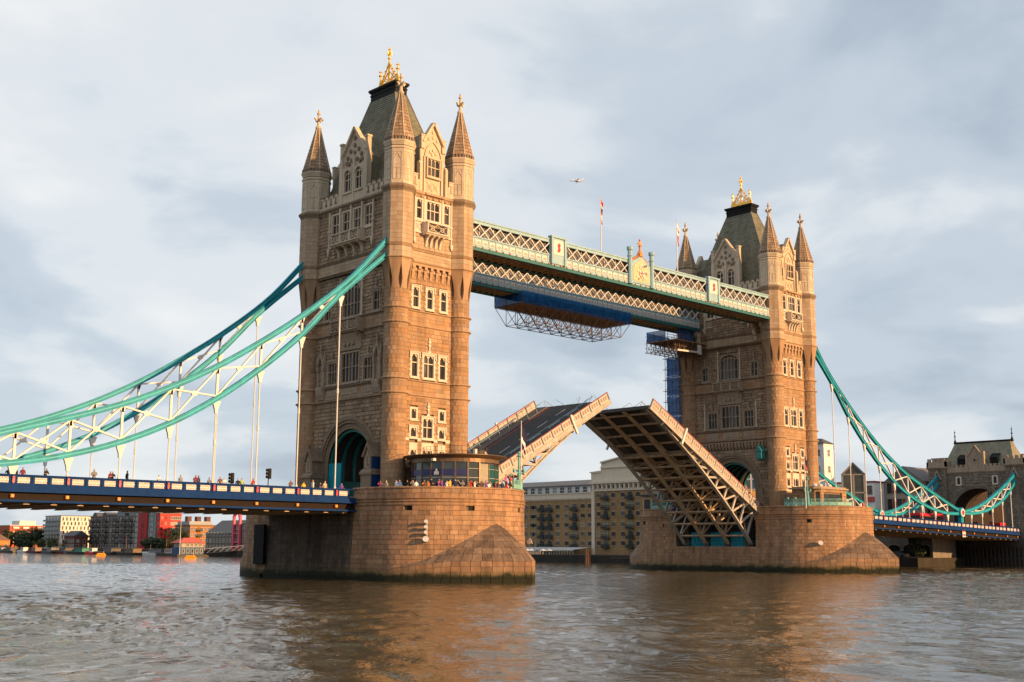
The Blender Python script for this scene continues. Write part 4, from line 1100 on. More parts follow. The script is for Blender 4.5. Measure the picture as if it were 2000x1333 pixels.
# ------------------------------------------------------------------ suspension chains
TOPT = [(6.3, 42.3), (11.7, 36.3), (18.1, 30.95), (23.8, 26.9), (29.1, 23.55), (34.4, 20.75), (40.0, 18.35), (45.2, 16.6), (52.0, 14.55), (56.8, 13.1), (61.6, 11.75)]
BOTT = [(6.3, 39.7), (13.48, 33.3), (18.83, 27.6), (24.25, 22.95), (29.37, 19.25), (34.55, 16.25), (40.1, 13.85), (45.3, 12.3), (50.4, 11.3), (55.6, 10.75), (61.6, 10.75)]
def smooth(tab, x):
    i = max(0, min(len(tab) - 2, bisect([a for a, _ in tab], x) - 1))
    x0, y0 = tab[i]; x1, y1 = tab[i + 1]
    def sl(k):
        if k <= 0: return (tab[1][1] - tab[0][1]) / (tab[1][0] - tab[0][0])
        if k >= len(tab) - 1: return (tab[-1][1] - tab[-2][1]) / (tab[-1][0] - tab[-2][0])
        return (tab[k + 1][1] - tab[k - 1][1]) / (tab[k + 1][0] - tab[k - 1][0])
    h = x1 - x0; t = (x - x0) / h; m0, m1 = sl(i) * h, sl(i + 1) * h
    return (2 * t ** 3 - 3 * t ** 2 + 1) * y0 + (t ** 3 - 2 * t ** 2 + t) * m0 + (-2 * t ** 3 + 3 * t ** 2) * y1 + (t ** 3 - t ** 2) * m1
HX = [13.48 + 5.29 * k for k in range(9)]
def chord(mb, pts, y):
    """plate girder swept through (x,z) points: web, flange lips and a pale rib"""
    for j, (h0, h1, w, mi) in enumerate(((-.27, .27, .15, 0), (.22, .3, .24, 0), (-.3, -.22, .24, 0), (-.05, .05, .19, 1))):
        rows = []
        for i, (x, z) in enumerate(pts):
            a = pts[max(i - 1, 0)]; b = pts[min(i + 1, len(pts) - 1)]
            d = Vector((b[0] - a[0], 0, b[1] - a[1])).normalized(); n = Vector((-d.z, 0, d.x))
            if n.z < 0: n = -n
            c = Vector((x, y, z))
            rows.append([c + n * h0 + Vector((0, -w, 0)), c + n * h1 + Vector((0, -w, 0)), c + n * h1 + Vector((0, w, 0)), c + n * h0 + Vector((0, w, 0)), c + n * h0 + Vector((0, -w, 0))])
        for i in range(len(rows) - 1): mb.grid(rows[i:i + 2], mi, random.Random(i * 7 + j).random())
def build_chain(x0, sgn, y, label, side):
    """sgn: -1 chain runs towards -x from the tower at x0"""
    Cn = thing('suspension_chain', label, 'suspension chain', (x0, y, 0), 0, 'suspension chains of the side spans')
    px = lambda u: sgn * u
    for nm, tab, off in (('upper_chord', TOPT, -.3), ('lower_chord', BOTT, .3)):
        mb = MB(); pts = [(px(u), smooth(tab, u) + off) for u in [6.3 + (61.3 - 6.3) * k / 44 for k in range(45)]]
        chord(mb, pts, 0); mb.build(nm, [M_TEAL, M_RIB], Cn)
    zt = lambda u: smooth(TOPT, u) - .55
    zb = lambda u: smooth(BOTT, u) + .55
    nodes = HX
    for i, u in enumerate(nodes):
        v = MB(); t, b = Vector((px(u), 0, zt(u))), Vector((px(u), 0, zb(u)))
        if (t - b).length > .2:
            v.bar(b, t, .24, .2, (0, 1, 0))
            v.fpoly(Fr((px(u), 0, 0), (1, 0, 0), (0, -1, 0)), [(-.45, zt(u) + .3), (.45, zt(u) + .3), (.12, zt(u) - .6), (-.12, zt(u) - .6)], -.1, .1)
        v.build('vertical_post', M_WHITE, Cn)
    allu = nodes + ([61.0 - 4.5] if False else [])
    for a, b in zip(allu, allu[1:]):
        d = MB(); A, B = Vector((px(a), 0, zb(a))), Vector((px(b), 0, zt(b)))
        # the long diagonal follows the fall of the chain, the short one crosses it
        C_, E_ = Vector((px(a), 0, zt(a))), Vector((px(b), 0, zb(b)))
        d.bar(C_, E_, .17, .26, (0, 1, 0)); d.bar(A, B, .17, .24, (0, 1, 0))
        mid = (A + B + C_ + E_) / 4
        d.fpoly(Fr(mid, (1, 0, 0), (0, -1, 0)), [(.38 * math.cos(k * PI / 4), .28 * math.sin(k * PI / 4)) for k in range(8)], -.1, .1)
        d.build('cross_brace', M_WHITE, Cn)
    for u in nodes + [55.6 + 5.0 * 0] if False else nodes:
        h = MB(); zt_ = smooth(BOTT, u); x = px(u); zd = zl(x0 + x)
        h.fpoly(Fr((x, 0, 0), (1, 0, 0), (0, -1, 0)), [(-.5, zt_ + .02), (.5, zt_ + .02), (.18, zt_ - .9), (.14, zt_ - 1.3), (-.14, zt_ - 1.3), (-.18, zt_ - .9)], -.14, .14)
        if zt_ - 1.2 > zd - .6:
            h.tube([(x, 0, zt_ - 1.1), (x, 0, zd - 1.1)], .08, 8)
            zm = (zt_ + zd) / 2
            if zt_ - zd > 6: h.tube([(x, 0, zm + .35), (x, 0, zm + .3), (x, 0, zm - .3), (x, 0, zm - .35)], [.08, .13, .13, .08], 8)
            h.tube([(x, 0, zd - .2), (x, 0, zd + .25)], .14, 8)
        h.build('hanger_rod', M_WHITE, Cn)
    # pin and roundel at the low end
    p = MB(); xp = px(61.6)
    p.lathe(0, 0, [(.0, -.5), (.95, -.5), (1.05, -.4), (1.05, .4), (.95, .5), (0, .5)], 24)
    rot = Matrix.Rotation(PI / 2, 4, 'X')
    p.v = [tuple(Matrix.Translation((xp, 0, 11.25)) @ (rot @ Vector(v))) for v in p.v]
    r2 = MB(); r2.lathe(0, 0, [(0, .5), (.84, .5), (.84, .56), (0, .56)], 20); r2.lathe(0, 0, [(0, .56), (.5, .56), (.5, .62), (0, .62)], 20, 0, 1)
    r3 = [tuple(Matrix.Translation((xp, 0, 11.25)) @ (rot @ Vector(v))) for v in r2.v]
    r2.v = r3
    p.fbox(Fr((xp, 0, 0), (1, 0, 0), (0, -1, 0)), -.55, .55, -.35, .35, 9.0, 10.4)
    po = p.build('link_pin', M_TEAL, Cn)
    r2.build('roundel', [M_WHITE, M_RED], po)
    sh = MB(); Fp = Fr((xp, 0, 0), (1, 0, 0), (0, -1, 0))
    sh.fbox(Fp, -.7, .7, .42, .5, zl(x0 + xp) - 2.9, zl(x0 + xp) - 1.3); sh.build('navigation_board', M_WHITE, Cn)
    s2 = MB()
    for sx, szz in ((-.35, .45), (.35, .45), (0, -.4)): s2.fpoly(Fp, [(sx + .2 * math.cos(k * PI / 5), zl(x0 + xp) - 2.1 + szz + .26 * math.sin(k * PI / 5)) for k in range(10)], .5, .53)
    s2.build('red_shield', M_RED, Cn)
    return Cn
def build_short_chain(xp, xe, ze, y, label):
    """short chain from the low pin up to the abutment"""
    Cn = thing('short_chain', label, 'suspension chain', (xp, y, 0), 0, 'short chains at the abutments')
    L = xe - xp
    up = [(0, 11.6), (.2, 12.4), (.4, 13.9), (.6, 15.9), (.8, 18.3), (1.0, 21.2)]
    dn = [(0, 10.9), (.2, 10.95), (.4, 11.6), (.6, 13.0), (.8, 15.3), (1.0, 19.2)]
    sgn = 1 if L > 0 else -1
    zt = lambda f: smooth(up, f) + (ze - 20.5); zb = lambda f: smooth(dn, f) + (ze - 20.5)
    zt = lambda f: smooth(up, f); zb = lambda f: smooth(dn, f)
    for nm, f_, off in (('upper_chord', zt, -.3), ('lower_chord', zb, .3)):
        mb = MB(); chord(mb, [(L * k / 20, f_(k / 20) + off) for k in range(21)], 0); mb.build(nm, [M_TEAL, M_RIB], Cn)
    fs = [.17, .35, .53, .71, .87]
    for i, f in enumerate(fs):
        v = MB(); x = L * f
        v.bar((x, 0, zb(f) + .5), (x, 0, zt(f) - .5), .2, .2, (0, 1, 0)); v.build('vertical_post', M_WHITE, Cn)
        h = MB(); zd = zl(xp + x)
        h.fpoly(Fr((x, 0, 0), (1, 0, 0), (0, -1, 0)), [(-.4, zb(f)), (.4, zb(f)), (.14, zb(f) - .9), (-.14, zb(f) - .9)], -.12, .12); h.tube([(x, 0, zb(f) - .7), (x, 0, zd - 1.1)], .1, 8); h.build('hanger_rod', M_WHITE, Cn)
        if i < len(fs) - 1:
            g = fs[i + 1]; d = MB(); d.bar((x, 0, zb(f) + .5), (L * g, 0, zt(g) - .5), .2, .25, (0, 1, 0)); d.bar((x, 0, zt(f) - .5), (L * g, 0, zb(g) + .5), .2, .25, (0, 1, 0)); d.build('cross_brace', M_WHITE, Cn)
    return Cn

# ------------------------------------------------------------------ high-level walkways
def build_walkway(label):
    Wk = thing('high_walkway', label, 'walkway', (41.15, -7.7, 0), 0, 'high-level walkways between the towers')
    HL, HW = 35.0, 2.0
    z0, zp0, zp1, zt0, zt1 = 42.5, 43.25, 44.35, 46.15, 46.75
    b = MB(); b.box(-HL, HL, -1.75, 1.75, z0 + .35, z0 + .6); b.build('floor', M_STEEL, Wk)
    b = MB()
    for k in range(57):
        x = -HL + 1.25 * k; b.box(x - .06, x + .06, -1.75, 1.75, z0, z0 + .35)
    b.build('floor_beam', M_STEEL, Wk)
    for k in range(28):
        x = -HL + 2.5 * k; d = MB(); d.bar((x, -1.7, z0 + .1), (x + 2.5, 1.7, z0 + .1), .12, .12); d.build('floor_brace', M_STEEL, Wk)
    b = MB(); b.fprof(Fr((0, 0, 0), (1, 0, 0), (0, 1, 0)), [(-1.95, 46.7), (1.95, 46.7), (1.6, 46.98), (0, 47.12), (-1.6, 46.98)], -HL, HL); b.build('roof', mat('walkway_roof', (.42, .37, .33), .6), Wk)
    b = MB(); F = Fr((0, 0, 0), (1, 0, 0), (0, -1, 0))
    for sg in (-1, 1):
        b.box(-HL, HL, sg * 1.45 - .03, sg * 1.45 + .03, z0 + .6, 46.7)
    b.build('inner_glazing', mat('walkway_glazing', (.16, .15, .14), .25, var=.35, nscale=.9, spec=.5), Wk)
    fr = MB().box(-.06, .06, -.06, .06, z0 + .6, 46.7).mesh('glazing_bar', M_CREAM)
    for sg in (-1, 1):
        for k in range(29): obj('glazing_bar', fr, Wk, None, (-HL + 2.5 * k, sg * 1.5, 0))
    pit = 1.9
    for sg in (-1, 1):
        y = sg * HW; rz = PI if sg > 0 else 0
        g = MB(); g.box(-HL, HL, y - .14, y + .14, zt0, zt0 + .22); g.box(-HL, HL, y - .2, y + .2, zt1 - .18, zt1); g.box(-HL, HL, y - .1, y + .1, zt0 + .22, zt1 - .18); g.build('top_rail', M_PALE, Wk)
        g = MB(); g.box(-HL, HL, y - .12, y + .12, zp0 - .05, zp0); g.box(-HL, HL, y - .22, y + .22, zp1 - .1, zp1 + .06); g.box(-HL, HL, y - .05, y + .05, zp0, zp1 - .1); g.box(-HL, HL, y - .2, y + .2, zp0 - .3, zp0 - .05); g.build('fascia_girder', M_PALE, Wk)
        g = MB(); g.box(-HL, HL, y - .3, y + .3, z0 - .05, z0 + .1); g.box(-HL, HL, y - .16, y + .16, z0 + .1, zp0 - .3); g.build('bottom_flange', M_TEALD, Wk)
        # lattice bars
        run = 1.9; H = zt0 - zp1 - .06
        def barm(dr, dy):
            m_ = MB(); m_.bar((-dr * run / 2, 0, -H / 2), (dr * run / 2, 0, H / 2), .12, .23, (0, 1, 0)); return m_.mesh('lattice_bar', M_WHITE)
        m1, m2 = barm(1, 0), barm(-1, 0)
        n = int((2 * HL - run) / pit)
        for k in range(n + 1):
            x = -HL + run / 2 + k * pit + .1
            skip = any(abs(abs(x) - 18.2) < 1.7 for _ in (0,)) or (sg < 0 and abs(x) < 3.2)
            if sg < 0 and skip: continue
            obj('lattice_bar', m1, Wk, None, (x, y - .06, (zt0 + zp1) / 2)); obj('lattice_bar', m2, Wk, None, (x, y + .06, (zt0 + zp1) / 2))
        # fascia panels with a raised arch
        pm = MB(); pl = 1.25
        pm.fbox(F, -pl / 2, -pl / 2 + .14, 0, .13, 0, .96, 0); pm.fbox(F, pl / 2 - .14, pl / 2, 0, .13, 0, .96, 0); pm.fbox(F, -pl / 2 + .14, pl / 2 - .14, 0, .1, .82, .96, 0); pm.fbox(F, -pl / 2 + .14, pl / 2 - .14, 0, .1, 0, .12, 0); pm.fbox(F, -pl / 2 + .14, pl / 2 - .14, 0, .06, .12, .82, 1)
        pm.fpoly(F, [(.36 * math.cos(PI * k / 8), .22 + .34 * math.sin(PI * k / 8)) for k in range(9)], .06, .09, 2)
        pmm = pm.mesh('fascia_panel', [M_PALE, M_CREAM, mat('panel_arch', (.42, .30, .24), .6)])
        bm = MB().lathe(0, 0, [(.03, -.15), (.13, -.05), (.13, .05), (.03, .1)], 8).mesh('boss', M_ORANGE)
        for k in range(int(2 * HL / pl)):
            x = -HL + pl * (k + .5)
            obj('fascia_panel', pmm, Wk, None, (x, y - (.05 if sg < 0 else -.05), zp0), rz)
            obj('boss', bm, Wk, None, (x + pl / 2, y - (.26 if sg < 0 else -.26), zp0 - .2))
    # pylons and crest on the outer side
    for x in (-18.15, 18.15):
        p = MB(); p.fbox(F, x - 1.35, x + 1.35, 1.9, 2.4, zp0 - .1, 46.9, 0); p.fbox(F, x - 1.5, x - 1.1, 1.9, 2.55, zp0 - .2, 47.1, 0); p.fbox(F, x + 1.1, x + 1.5, 1.9, 2.55, zp0 - .2, 47.1, 0); p.fbox(F, x - 1.0, x + 1.0, 2.4, 2.44, 44.5, 46.6, 1); p.fbox(F, x - 1.6, x + 1.6, 1.85, 2.6, 46.9, 47.15, 0)
        po = p.build('pylon', [M_PALE, M_CREAM], Wk)
        s = MB(); s.fpoly(F, [(x + a, 45.5 + c) for a, c in ((-.3, -.55), (.1, -.6), (.35, -.2), (.2, .1), (.35, .5), (0, .75), (-.25, .4), (-.1, 0))], 2.44, 2.5); s.build('red_emblem', M_RED, po)
    cpo = MB()
    for sg in (-1, 1):
        cpo.lathe(sg * 2.55, -2.3, [(.42, 42.9), (.42, 43.3), (.34, 43.4), (.34, 47.0), (.46, 47.2), (.36, 47.4), (.34, 48.0), (.5, 48.15), (.5, 48.55), (.3, 48.65)], 8, R(22.5))
    cpo.fpoly(F, [(-2.2, zp0), (2.2, zp0), (2.2, 46.3), (1.5, 46.7), (.5, 47.3), (0, 47.9), (-.5, 47.3), (-1.5, 46.7), (-2.2, 46.3)], 1.95, 2.3, 0)
    co = cpo.build('crest_frame', M_PALE, Wk)
    q = MB(); q.fpoly(F, [(-1.85, zp0 + .3), (1.85, zp0 + .3), (1.85, 45.8), (1.2, 46.3), (.4, 46.8), (0, 47.3), (-.4, 46.8), (-1.2, 46.3), (-1.85, 45.8)], 2.3, 2.36)
    q.build('crest_panel', mat('crest_ground_paint', (.60, .44, .25), .6, var=.15, nscale=4), Wk)
    q = MB(); rng = random.Random(3)
    q.fpoly(F, [(-.5, 45.2), (.5, 45.2), (.5, 44.6), (0, 44.1), (-.5, 44.6)], 2.36, 2.5, 0); q.fbox(F, -.08, .08, 2.5, 2.54, 44.25, 45.2, 1); q.fbox(F, -.45, .45, 2.5, 2.53, 44.75, 44.9, 1)
    for k in range(34):
        x, z = rng.uniform(-1.5, 1.5), rng.uniform(43.8, 46.2)
        if abs(x) < .55 and 44 < z < 45.3: continue
        q.fpoly(F, [(x + .17 * math.cos(i * PI / 3 + k), z + .17 * math.sin(i * PI / 3 + k)) for i in range(6)], 2.36, 2.46)
    q.build('crest_relief', [M_CREAM, M_RED], Wk)
    q = MB()
    q.lathe(0, -2.15, [(.45, 47.5), (.5, 47.9), (.3, 48.3), (.18, 48.5), (.16, 49.0), (.3, 49.1), (.14, 49.3), (.12, 50.0), (.2, 50.1), (.02, 50.35)], 8); q.fbox(F, -.45, .45, 2.05, 2.25, 49.4, 49.65)
    for k in range(18):
        sg = -1 if k % 2 else 1; f = (k // 2) / 9
        q.fpoly(F, [(sg * (2.0 - 1.9 * f) - .08, 46.5 + f * 1.1), (sg * (2.0 - 1.9 * f) + .08, 46.5 + f * 1.1), (sg * (2.0 - 1.9 * f), 46.9 + f * 1.1)], 2.0, 2.15)
    q.build('gilded_cross', M_ORANGE, Wk)
    return Wk
# ------------------------------------------------------------------ bascule leaves
def build_leaf(label):
    Lf = thing('bascule_leaf', label, 'bascule leaf', (8.3, 0, 10.0), 0, 'raised bascule leaves')
    LEN = 32.0
    dep = lambda s: .5 + 4.8 * max(0, 1 - s / 32.5) ** 2
    MB().box(-2, LEN, -5.2, 5.2, -.32, 0).build('roadway', M_ASPH, Lf)
    for sg in (-1, 1):
        MB().box(-1.5, LEN, min(sg * 5.2, sg * 7.4), max(sg * 5.2, sg * 7.4), -.32, .15).build('footway', M_FOOT, Lf)
        MB().box(0, LEN, sg * 4.5 - .07, sg * 4.5 + .07, .004, .008).build('red_line', M_REDL, Lf); MB().box(0, LEN, sg * 4.85 - .07, sg * 4.85 + .07, .004, .008).build('red_line', M_REDL, Lf)
        b = MB(); b.box(-1.5, LEN, sg * 7.55 - .1, sg * 7.55 + .16 * 1, -.5, .12); b.box(-1.5, LEN, sg * 7.6 - .16, sg * 7.6 + .16, .06, .16); b.box(-1.5, LEN, sg * 7.6 - .16, sg * 7.6 + .16, -.56, -.46); b.build('fascia', M_STEELW, Lf)
        MB().box(-1.5, LEN, sg * 7.6 - .12, sg * 7.6 + .12, 1.22, 1.32).build('handrail', M_RAIL, Lf)
        F = Fr((0, 0, 0), (1, 0, 0), (0, -1, 0)); pm = MB(); L = 2.1
        pm.fbox(F, -L / 2, L / 2, -.03, .0, .0, 1.08, 0); pm.fbox(F, -L / 2, L / 2, 0, .05, .98, 1.08, 2); pm.fbox(F, -L / 2, L / 2, 0, .05, 0, .1, 2)
        for k in range(3):
            c = -L / 2 + .4 + .55 * k + .1
            pm.fbox(F, c - .04, c + .04, 0, .04, .25, .85, 1); pm.fbox(F, c - .22, c + .22, 0, .04, .5, .58, 1)
            for q in range(4):
                u = PI / 4 + PI / 2 * q; pm.fpoly(F, [(c + .2 * math.cos(u) + .07 * math.cos(i * PI / 3), .54 + .26 * math.sin(u) + .07 * math.sin(i * PI / 3)) for i in range(6)], 0, .035, 1)
        pmm = pm.mesh('parapet_panel', [mat('leaf_panel_paint', (.46, .40, .36), .6, var=.12, nscale=3), mat('panel_motif', (.30, .21, .16), .6), mat('leaf_panel_frame', (.52, .48, .44), .6)])
        pom = MB().fbox(F, -.09, .09, -.12, .1, -.05, 1.2).mesh('parapet_post', M_TEALD if 0 else mat('leaf_post_paint', (.14, .16, .15), .5))
        for k in range(14):
            s = .6 + 2.24 * (k + .5)
            obj('parapet_panel', pmm, Lf, None, (s, sg * 7.6, .14), 0 if sg < 0 else PI); obj('parapet_post', pom, Lf, None, (s + 1.12, sg * 7.6, .14), 0 if sg < 0 else PI)
        # glazed barrier beside the carriageway
        gl = MB()
        for k in range(15): gl.box(1 + 2.2 * k - .03, 1 + 2.2 * k + .03, sg * 5.3 - .03, sg * 5.3 + .03, .15, 1.15)
        gl.box(0, LEN, sg * 5.3 - .04, sg * 5.3 + .04, 1.12, 1.18); gl.build('barrier_rail', M_PALE, Lf)
        ps = MB().box(22.9, 23.25, sg * 7.8 - .12, sg * 7.8 + .12, -1.3, 1.6); ps.build('nose_post', M_WHITE, Lf)
    d = MB()
    for k in range(7): d.box(1.5 + 4.4 * k, 3.9 + 4.4 * k, -.07, .07, .004, .008)
    for k in range(7): d.box(1.0 + 4.4 * k, 3.6 + 4.4 * k, -2.7, -2.56, .004, .008)
    d.build('lane_marking', M_LINE, Lf)
    nod = [0.6 + 2.75 * k for k in range(12)]
    for y in (-6.9, -2.3, 2.3, 6.9):
        outer = abs(y) > 5
        g = MB(); mt = M_STEELW if outer else M_STEEL
        g.box(-2, LEN, y - .25, y + .25, -.72, -.34)
        pts = [(s, -dep(s)) for s in [-1.2 + (LEN + 1.2) * k / 24 for k in range(25)]]
        for (s0, z0), (s1, z1) in zip(pts, pts[1:]):
            g.hexa([(s0, y - .32, z0 - .1), (s1, y - .32, z1 - .1), (s1, y - .32, z1 + .1), (s0, y - .32, z0 + .1), (s0, y + .32, z0 - .1), (s1, y + .32, z1 - .1), (s1, y + .32, z1 + .1), (s0, y + .32, z0 + .1)])
            g.hexa([(s0, y - .06, z0 + .1), (s1, y - .06, z1 + .1), (s1, y - .06, z1 + .4), (s0, y - .06, z0 + .4), (s0, y + .06, z0 + .1), (s1, y + .06, z1 + .1), (s1, y + .06, z1 + .4), (s0, y + .06, z0 + .4)])
        go = g.build('main_girder', mt, Lf)
        for a, b in zip(nod, nod[1:]):
            if dep(a) < 1.05: break
            w = MB(); w.bar((a, y, -dep(a)), (a, y, -.5), .34, .28, (0, 1, 0)); w.bar((b, y, -dep(b)), (a + .15, y, -.55), .3, .3, (0, 1, 0)); w.build('web_member', mt, go)
        if not outer: continue
    for i, s in enumerate(nod):
        z = -dep(s)
        c = MB(); c.box(s - .09, s + .09, -7.4, 7.4, -.66, -.34); c.build('cross_girder', M_STEEL, Lf)
        if dep(s) > 1.0:
            c = MB(); c.bar((s, -6.9, z + .12), (s, 6.9, z + .12), .3, .26)
            for a, b in ((-6.9, -2.3), (-2.3, 2.3), (2.3, 6.9)):
                c.bar((s, a, z + .2), (s, (a + b) / 2, -.7), .16, .16); c.bar((s, b, z + .2), (s, (a + b) / 2, -.7), .16, .16)
            c.build('sway_frame', M_STEEL, Lf)
    for i in range(11):      # curved outrigger brackets outside the outer girders
        s = nod[i]
        for sg in (-1, 1):
            br = MB(); br.tube([(s, sg * 6.95, -min(dep(s), 1.7)), (s, sg * 7.15, -.95), (s, sg * 7.55, -.6)], .07, 5); br.build('outrigger', M_STEELW, Lf)
    nz = MB(); nz.box(LEN, LEN + .22, -7.5, 7.5, -.62, .02); nz.build('nose_plate', M_DSTEEL, Lf)
    tl = MB(); tl.box(-3.2, -1.0, -6.8, 6.8, -4.6, -.4); tl.build('counterweight', M_DSTEEL, Lf)
    rb = MB()
    for sg in (-1, 1):
        for y in (1.2, 3.6): rb.bar((LEN - .2, sg * y, 0), (LEN - .4, sg * (y + 1.4), 1.3), .05); rb.bar((LEN - .4, sg * (y + 1.4), 1.3), (LEN - 2.6, sg * (y + 1.4), 1.1), .05)
    rb.build('safety_rail', M_PALE, Lf)
    return Lf

# ------------------------------------------------------------------ scaffolds
def net_panel(mb, a, b, z0, z1, rng, n=10, bulge=.15):
    a, b = Vector(a), Vector(b); nn = (b - a).cross(Vector((0, 0, 1))).normalized()
    rows = []
    for i in range(4):
        f = i / 3
        rows.append([a.lerp(b, k / n) + Vector((0, 0, z0 + (z1 - z0) * f)) + nn * (bulge * math.sin(PI * f) * rng.uniform(.2, 1)) for k in range(n + 1)])
    mb.grid(rows)
def build_scaffolds():
    rng = random.Random(11)
    S = thing('hanging_scaffold', 'long scaffold platform with blue netting slung under the far walkway', 'scaffold', (42.5, 7.7, 41.1))
    x0, x1, y0, y1 = -12.2, 13.2, -3.2, 3.2
    for k in range(12):
        p = MB(); ya, yb = y0 + (y1 - y0) * k / 12, y0 + (y1 - y0) * (k + 1) / 12 - .03; p.box(x0, x1, ya, yb, -.1, 0); p.build('deck_board', M_PLANK, S)
    nt = MB()
    for a, b in (((x0, y0, 0), (x1, y0, 0)), ((x0, y1, 0), (x1, y1, 0)), ((x0, y0, 0), (x0, y1, 0)), ((x1, y0, 0), (x1, y1, 0))): net_panel(nt, a, b, -.25, 1.75, rng, 14)
    nt.build('netting', M_NET, S)
    n = 11; xs = [x0 + (x1 - x0) * k / (n - 1) for k in range(n)]
    for j, y in enumerate((y0, y0 + 2.1, y1 - 2.1, y1)):
        t = MB(); zb = -2.75
        t.tube([(xs[0], y, 0), (xs[-1], y, 0)], .06, 5); t.tube([(xs[1], y, zb), (xs[-2], y, zb)], .06, 5); t.tube([(xs[0], y, 0), (xs[1], y, zb)], .05, 5); t.tube([(xs[-1], y, 0), (xs[-2], y, zb)], .05, 5)
        for k in range(1, n - 1): t.tube([(xs[k], y, 0), (xs[k], y, zb)], .05, 5)
        for k in range(1, n - 2): t.tube([(xs[k], y, zb), (xs[k + 1], y, 0)], .045, 5); t.tube([(xs[k], y, 0), (xs[k + 1], y, zb)], .045, 5)
        t.build('lattice_beam', M_SCAF, S)
    t = MB()
    for k in range(1, n - 1): t.tube([(xs[k], y0, -2.75), (xs[k], y1, -2.75)], .045, 5); t.tube([(xs[k], y0, -2.75), (xs[min(k + 1, n - 2)], y1, -2.75)], .04, 5)
    t.build('cross_tube', M_SCAF, S)
    t = MB()
    for x in xs:
        for y in (y0, y1): t.tube([(x, y, 0), (x, y, 1.75)], .05, 5)
    t.build('hanger_tube', M_SCAF, S)
    # working platform round the far turret of the right-hand tower
    S = thing('scaffold_platform', 'scaffold platform with planks and blue sheeting at the top of the right-hand tower corner', 'scaffold', (72.5, 8.9, 40.0))
    for k in range(9):
        p = MB(); p.box(-4.6, 5.6, -4.4 + .75 * k, -3.7 + .75 * k, -.12, 0); p.build('deck_board', M_PLANK, S)
    nt = MB(); net_panel(nt, (-4.6, -2.0, 0), (-4.6, 2.3, 0), 0, 1.9, rng); net_panel(nt, (-1.5, -2.3, 0), (5.2, -2.3, 0), .4, 2.6, rng); net_panel(nt, (-4.6, 2.3, 0), (2, 2.3, 0), 0, 1.8, rng); nt.build('netting', M_NET, S)
    t = MB()
    for i in range(9):
        for j in range(5):
            x, y = -4.8 + 1.25 * i, -4.3 + 1.6 * j
            t.tube([(x, y, -2.0), (x, y, 1.6 if (i + j) % 2 else .6)], .05, 5)
    for j in range(5):
        y = -4.3 + 1.6 * j
        for z in (-1.9, -1.1, 1.0): t.tube([(-5.2, y, z), (5.6, y, z)], .045, 5)
        for i in range(7): t.tube([(-4.8 + 1.25 * i, y, -1.9), (-3.55 + 1.25 * i, y, -.2)], .04, 5); t.tube([(-4.8 + 1.25 * i, y, -.2), (-3.55 + 1.25 * i, y, -1.9)], .04, 5)
    for i in range(9):
        x = -4.8 + 1.25 * i
        for z in (-1.9, -.2): t.tube([(x, -4.6, z), (x, 2.4, z)], .045, 5)
    t.build('scaffold_tubes', M_SCAF, S)
    b = MB(); b.bar((-4.5, -4.5, -2.0), (1.8, -4.5, -1.75), .3, .3); b.bar((1.9, -4.5, -2.1), (1.9, -4.5, -.4), .9, .25, (0, 1, 0)); b.build('steel_beam', M_CREAM, S)
    S = thing('scaffold_tower', 'tall scaffold tower wrapped in blue netting beside the right-hand tower', 'scaffold', (76.0, 11.5, 9.6))
    nt = MB(); H = 28.6
    for z in [3.6 * k for k in range(8)]:
        zt = min(z + 3.5, H)
        for a, b in (((-.95, -1.0, 0), (.95, -1.0, 0)), ((-.95, -1.0, 0), (-.95, 1.0, 0)), ((.95, -1.0, 0), (.95, 1.0, 0)), ((-.95, 1.0, 0), (.95, 1.0, 0))): net_panel(nt, a, b, z, zt, rng, 4, .2)
    nt.build('netting', M_NET, S)
    t = MB()
    for x in (-1.05, 0, 1.05):
        for y in (-1.2, 1.2): t.tube([(x, y, 0), (x, y, H + .5)], .05, 5)
    for k in range(15):
        z = 2.0 * k + .4
        for y in (-1.25, 1.25): t.tube([(-1.6, y, z), (1.8, y, z)], .045, 5); t.tube([(-1.2, y, z), (1.2, y, z + 2)], .04, 5)
        for x in (-1.25, 1.25): t.tube([(x, -1.5, z), (x, 1.5, z)], .045, 5)
    t.build('scaffold_tubes', mat('dark_scaffold', (.05, .05, .06), .6), S)

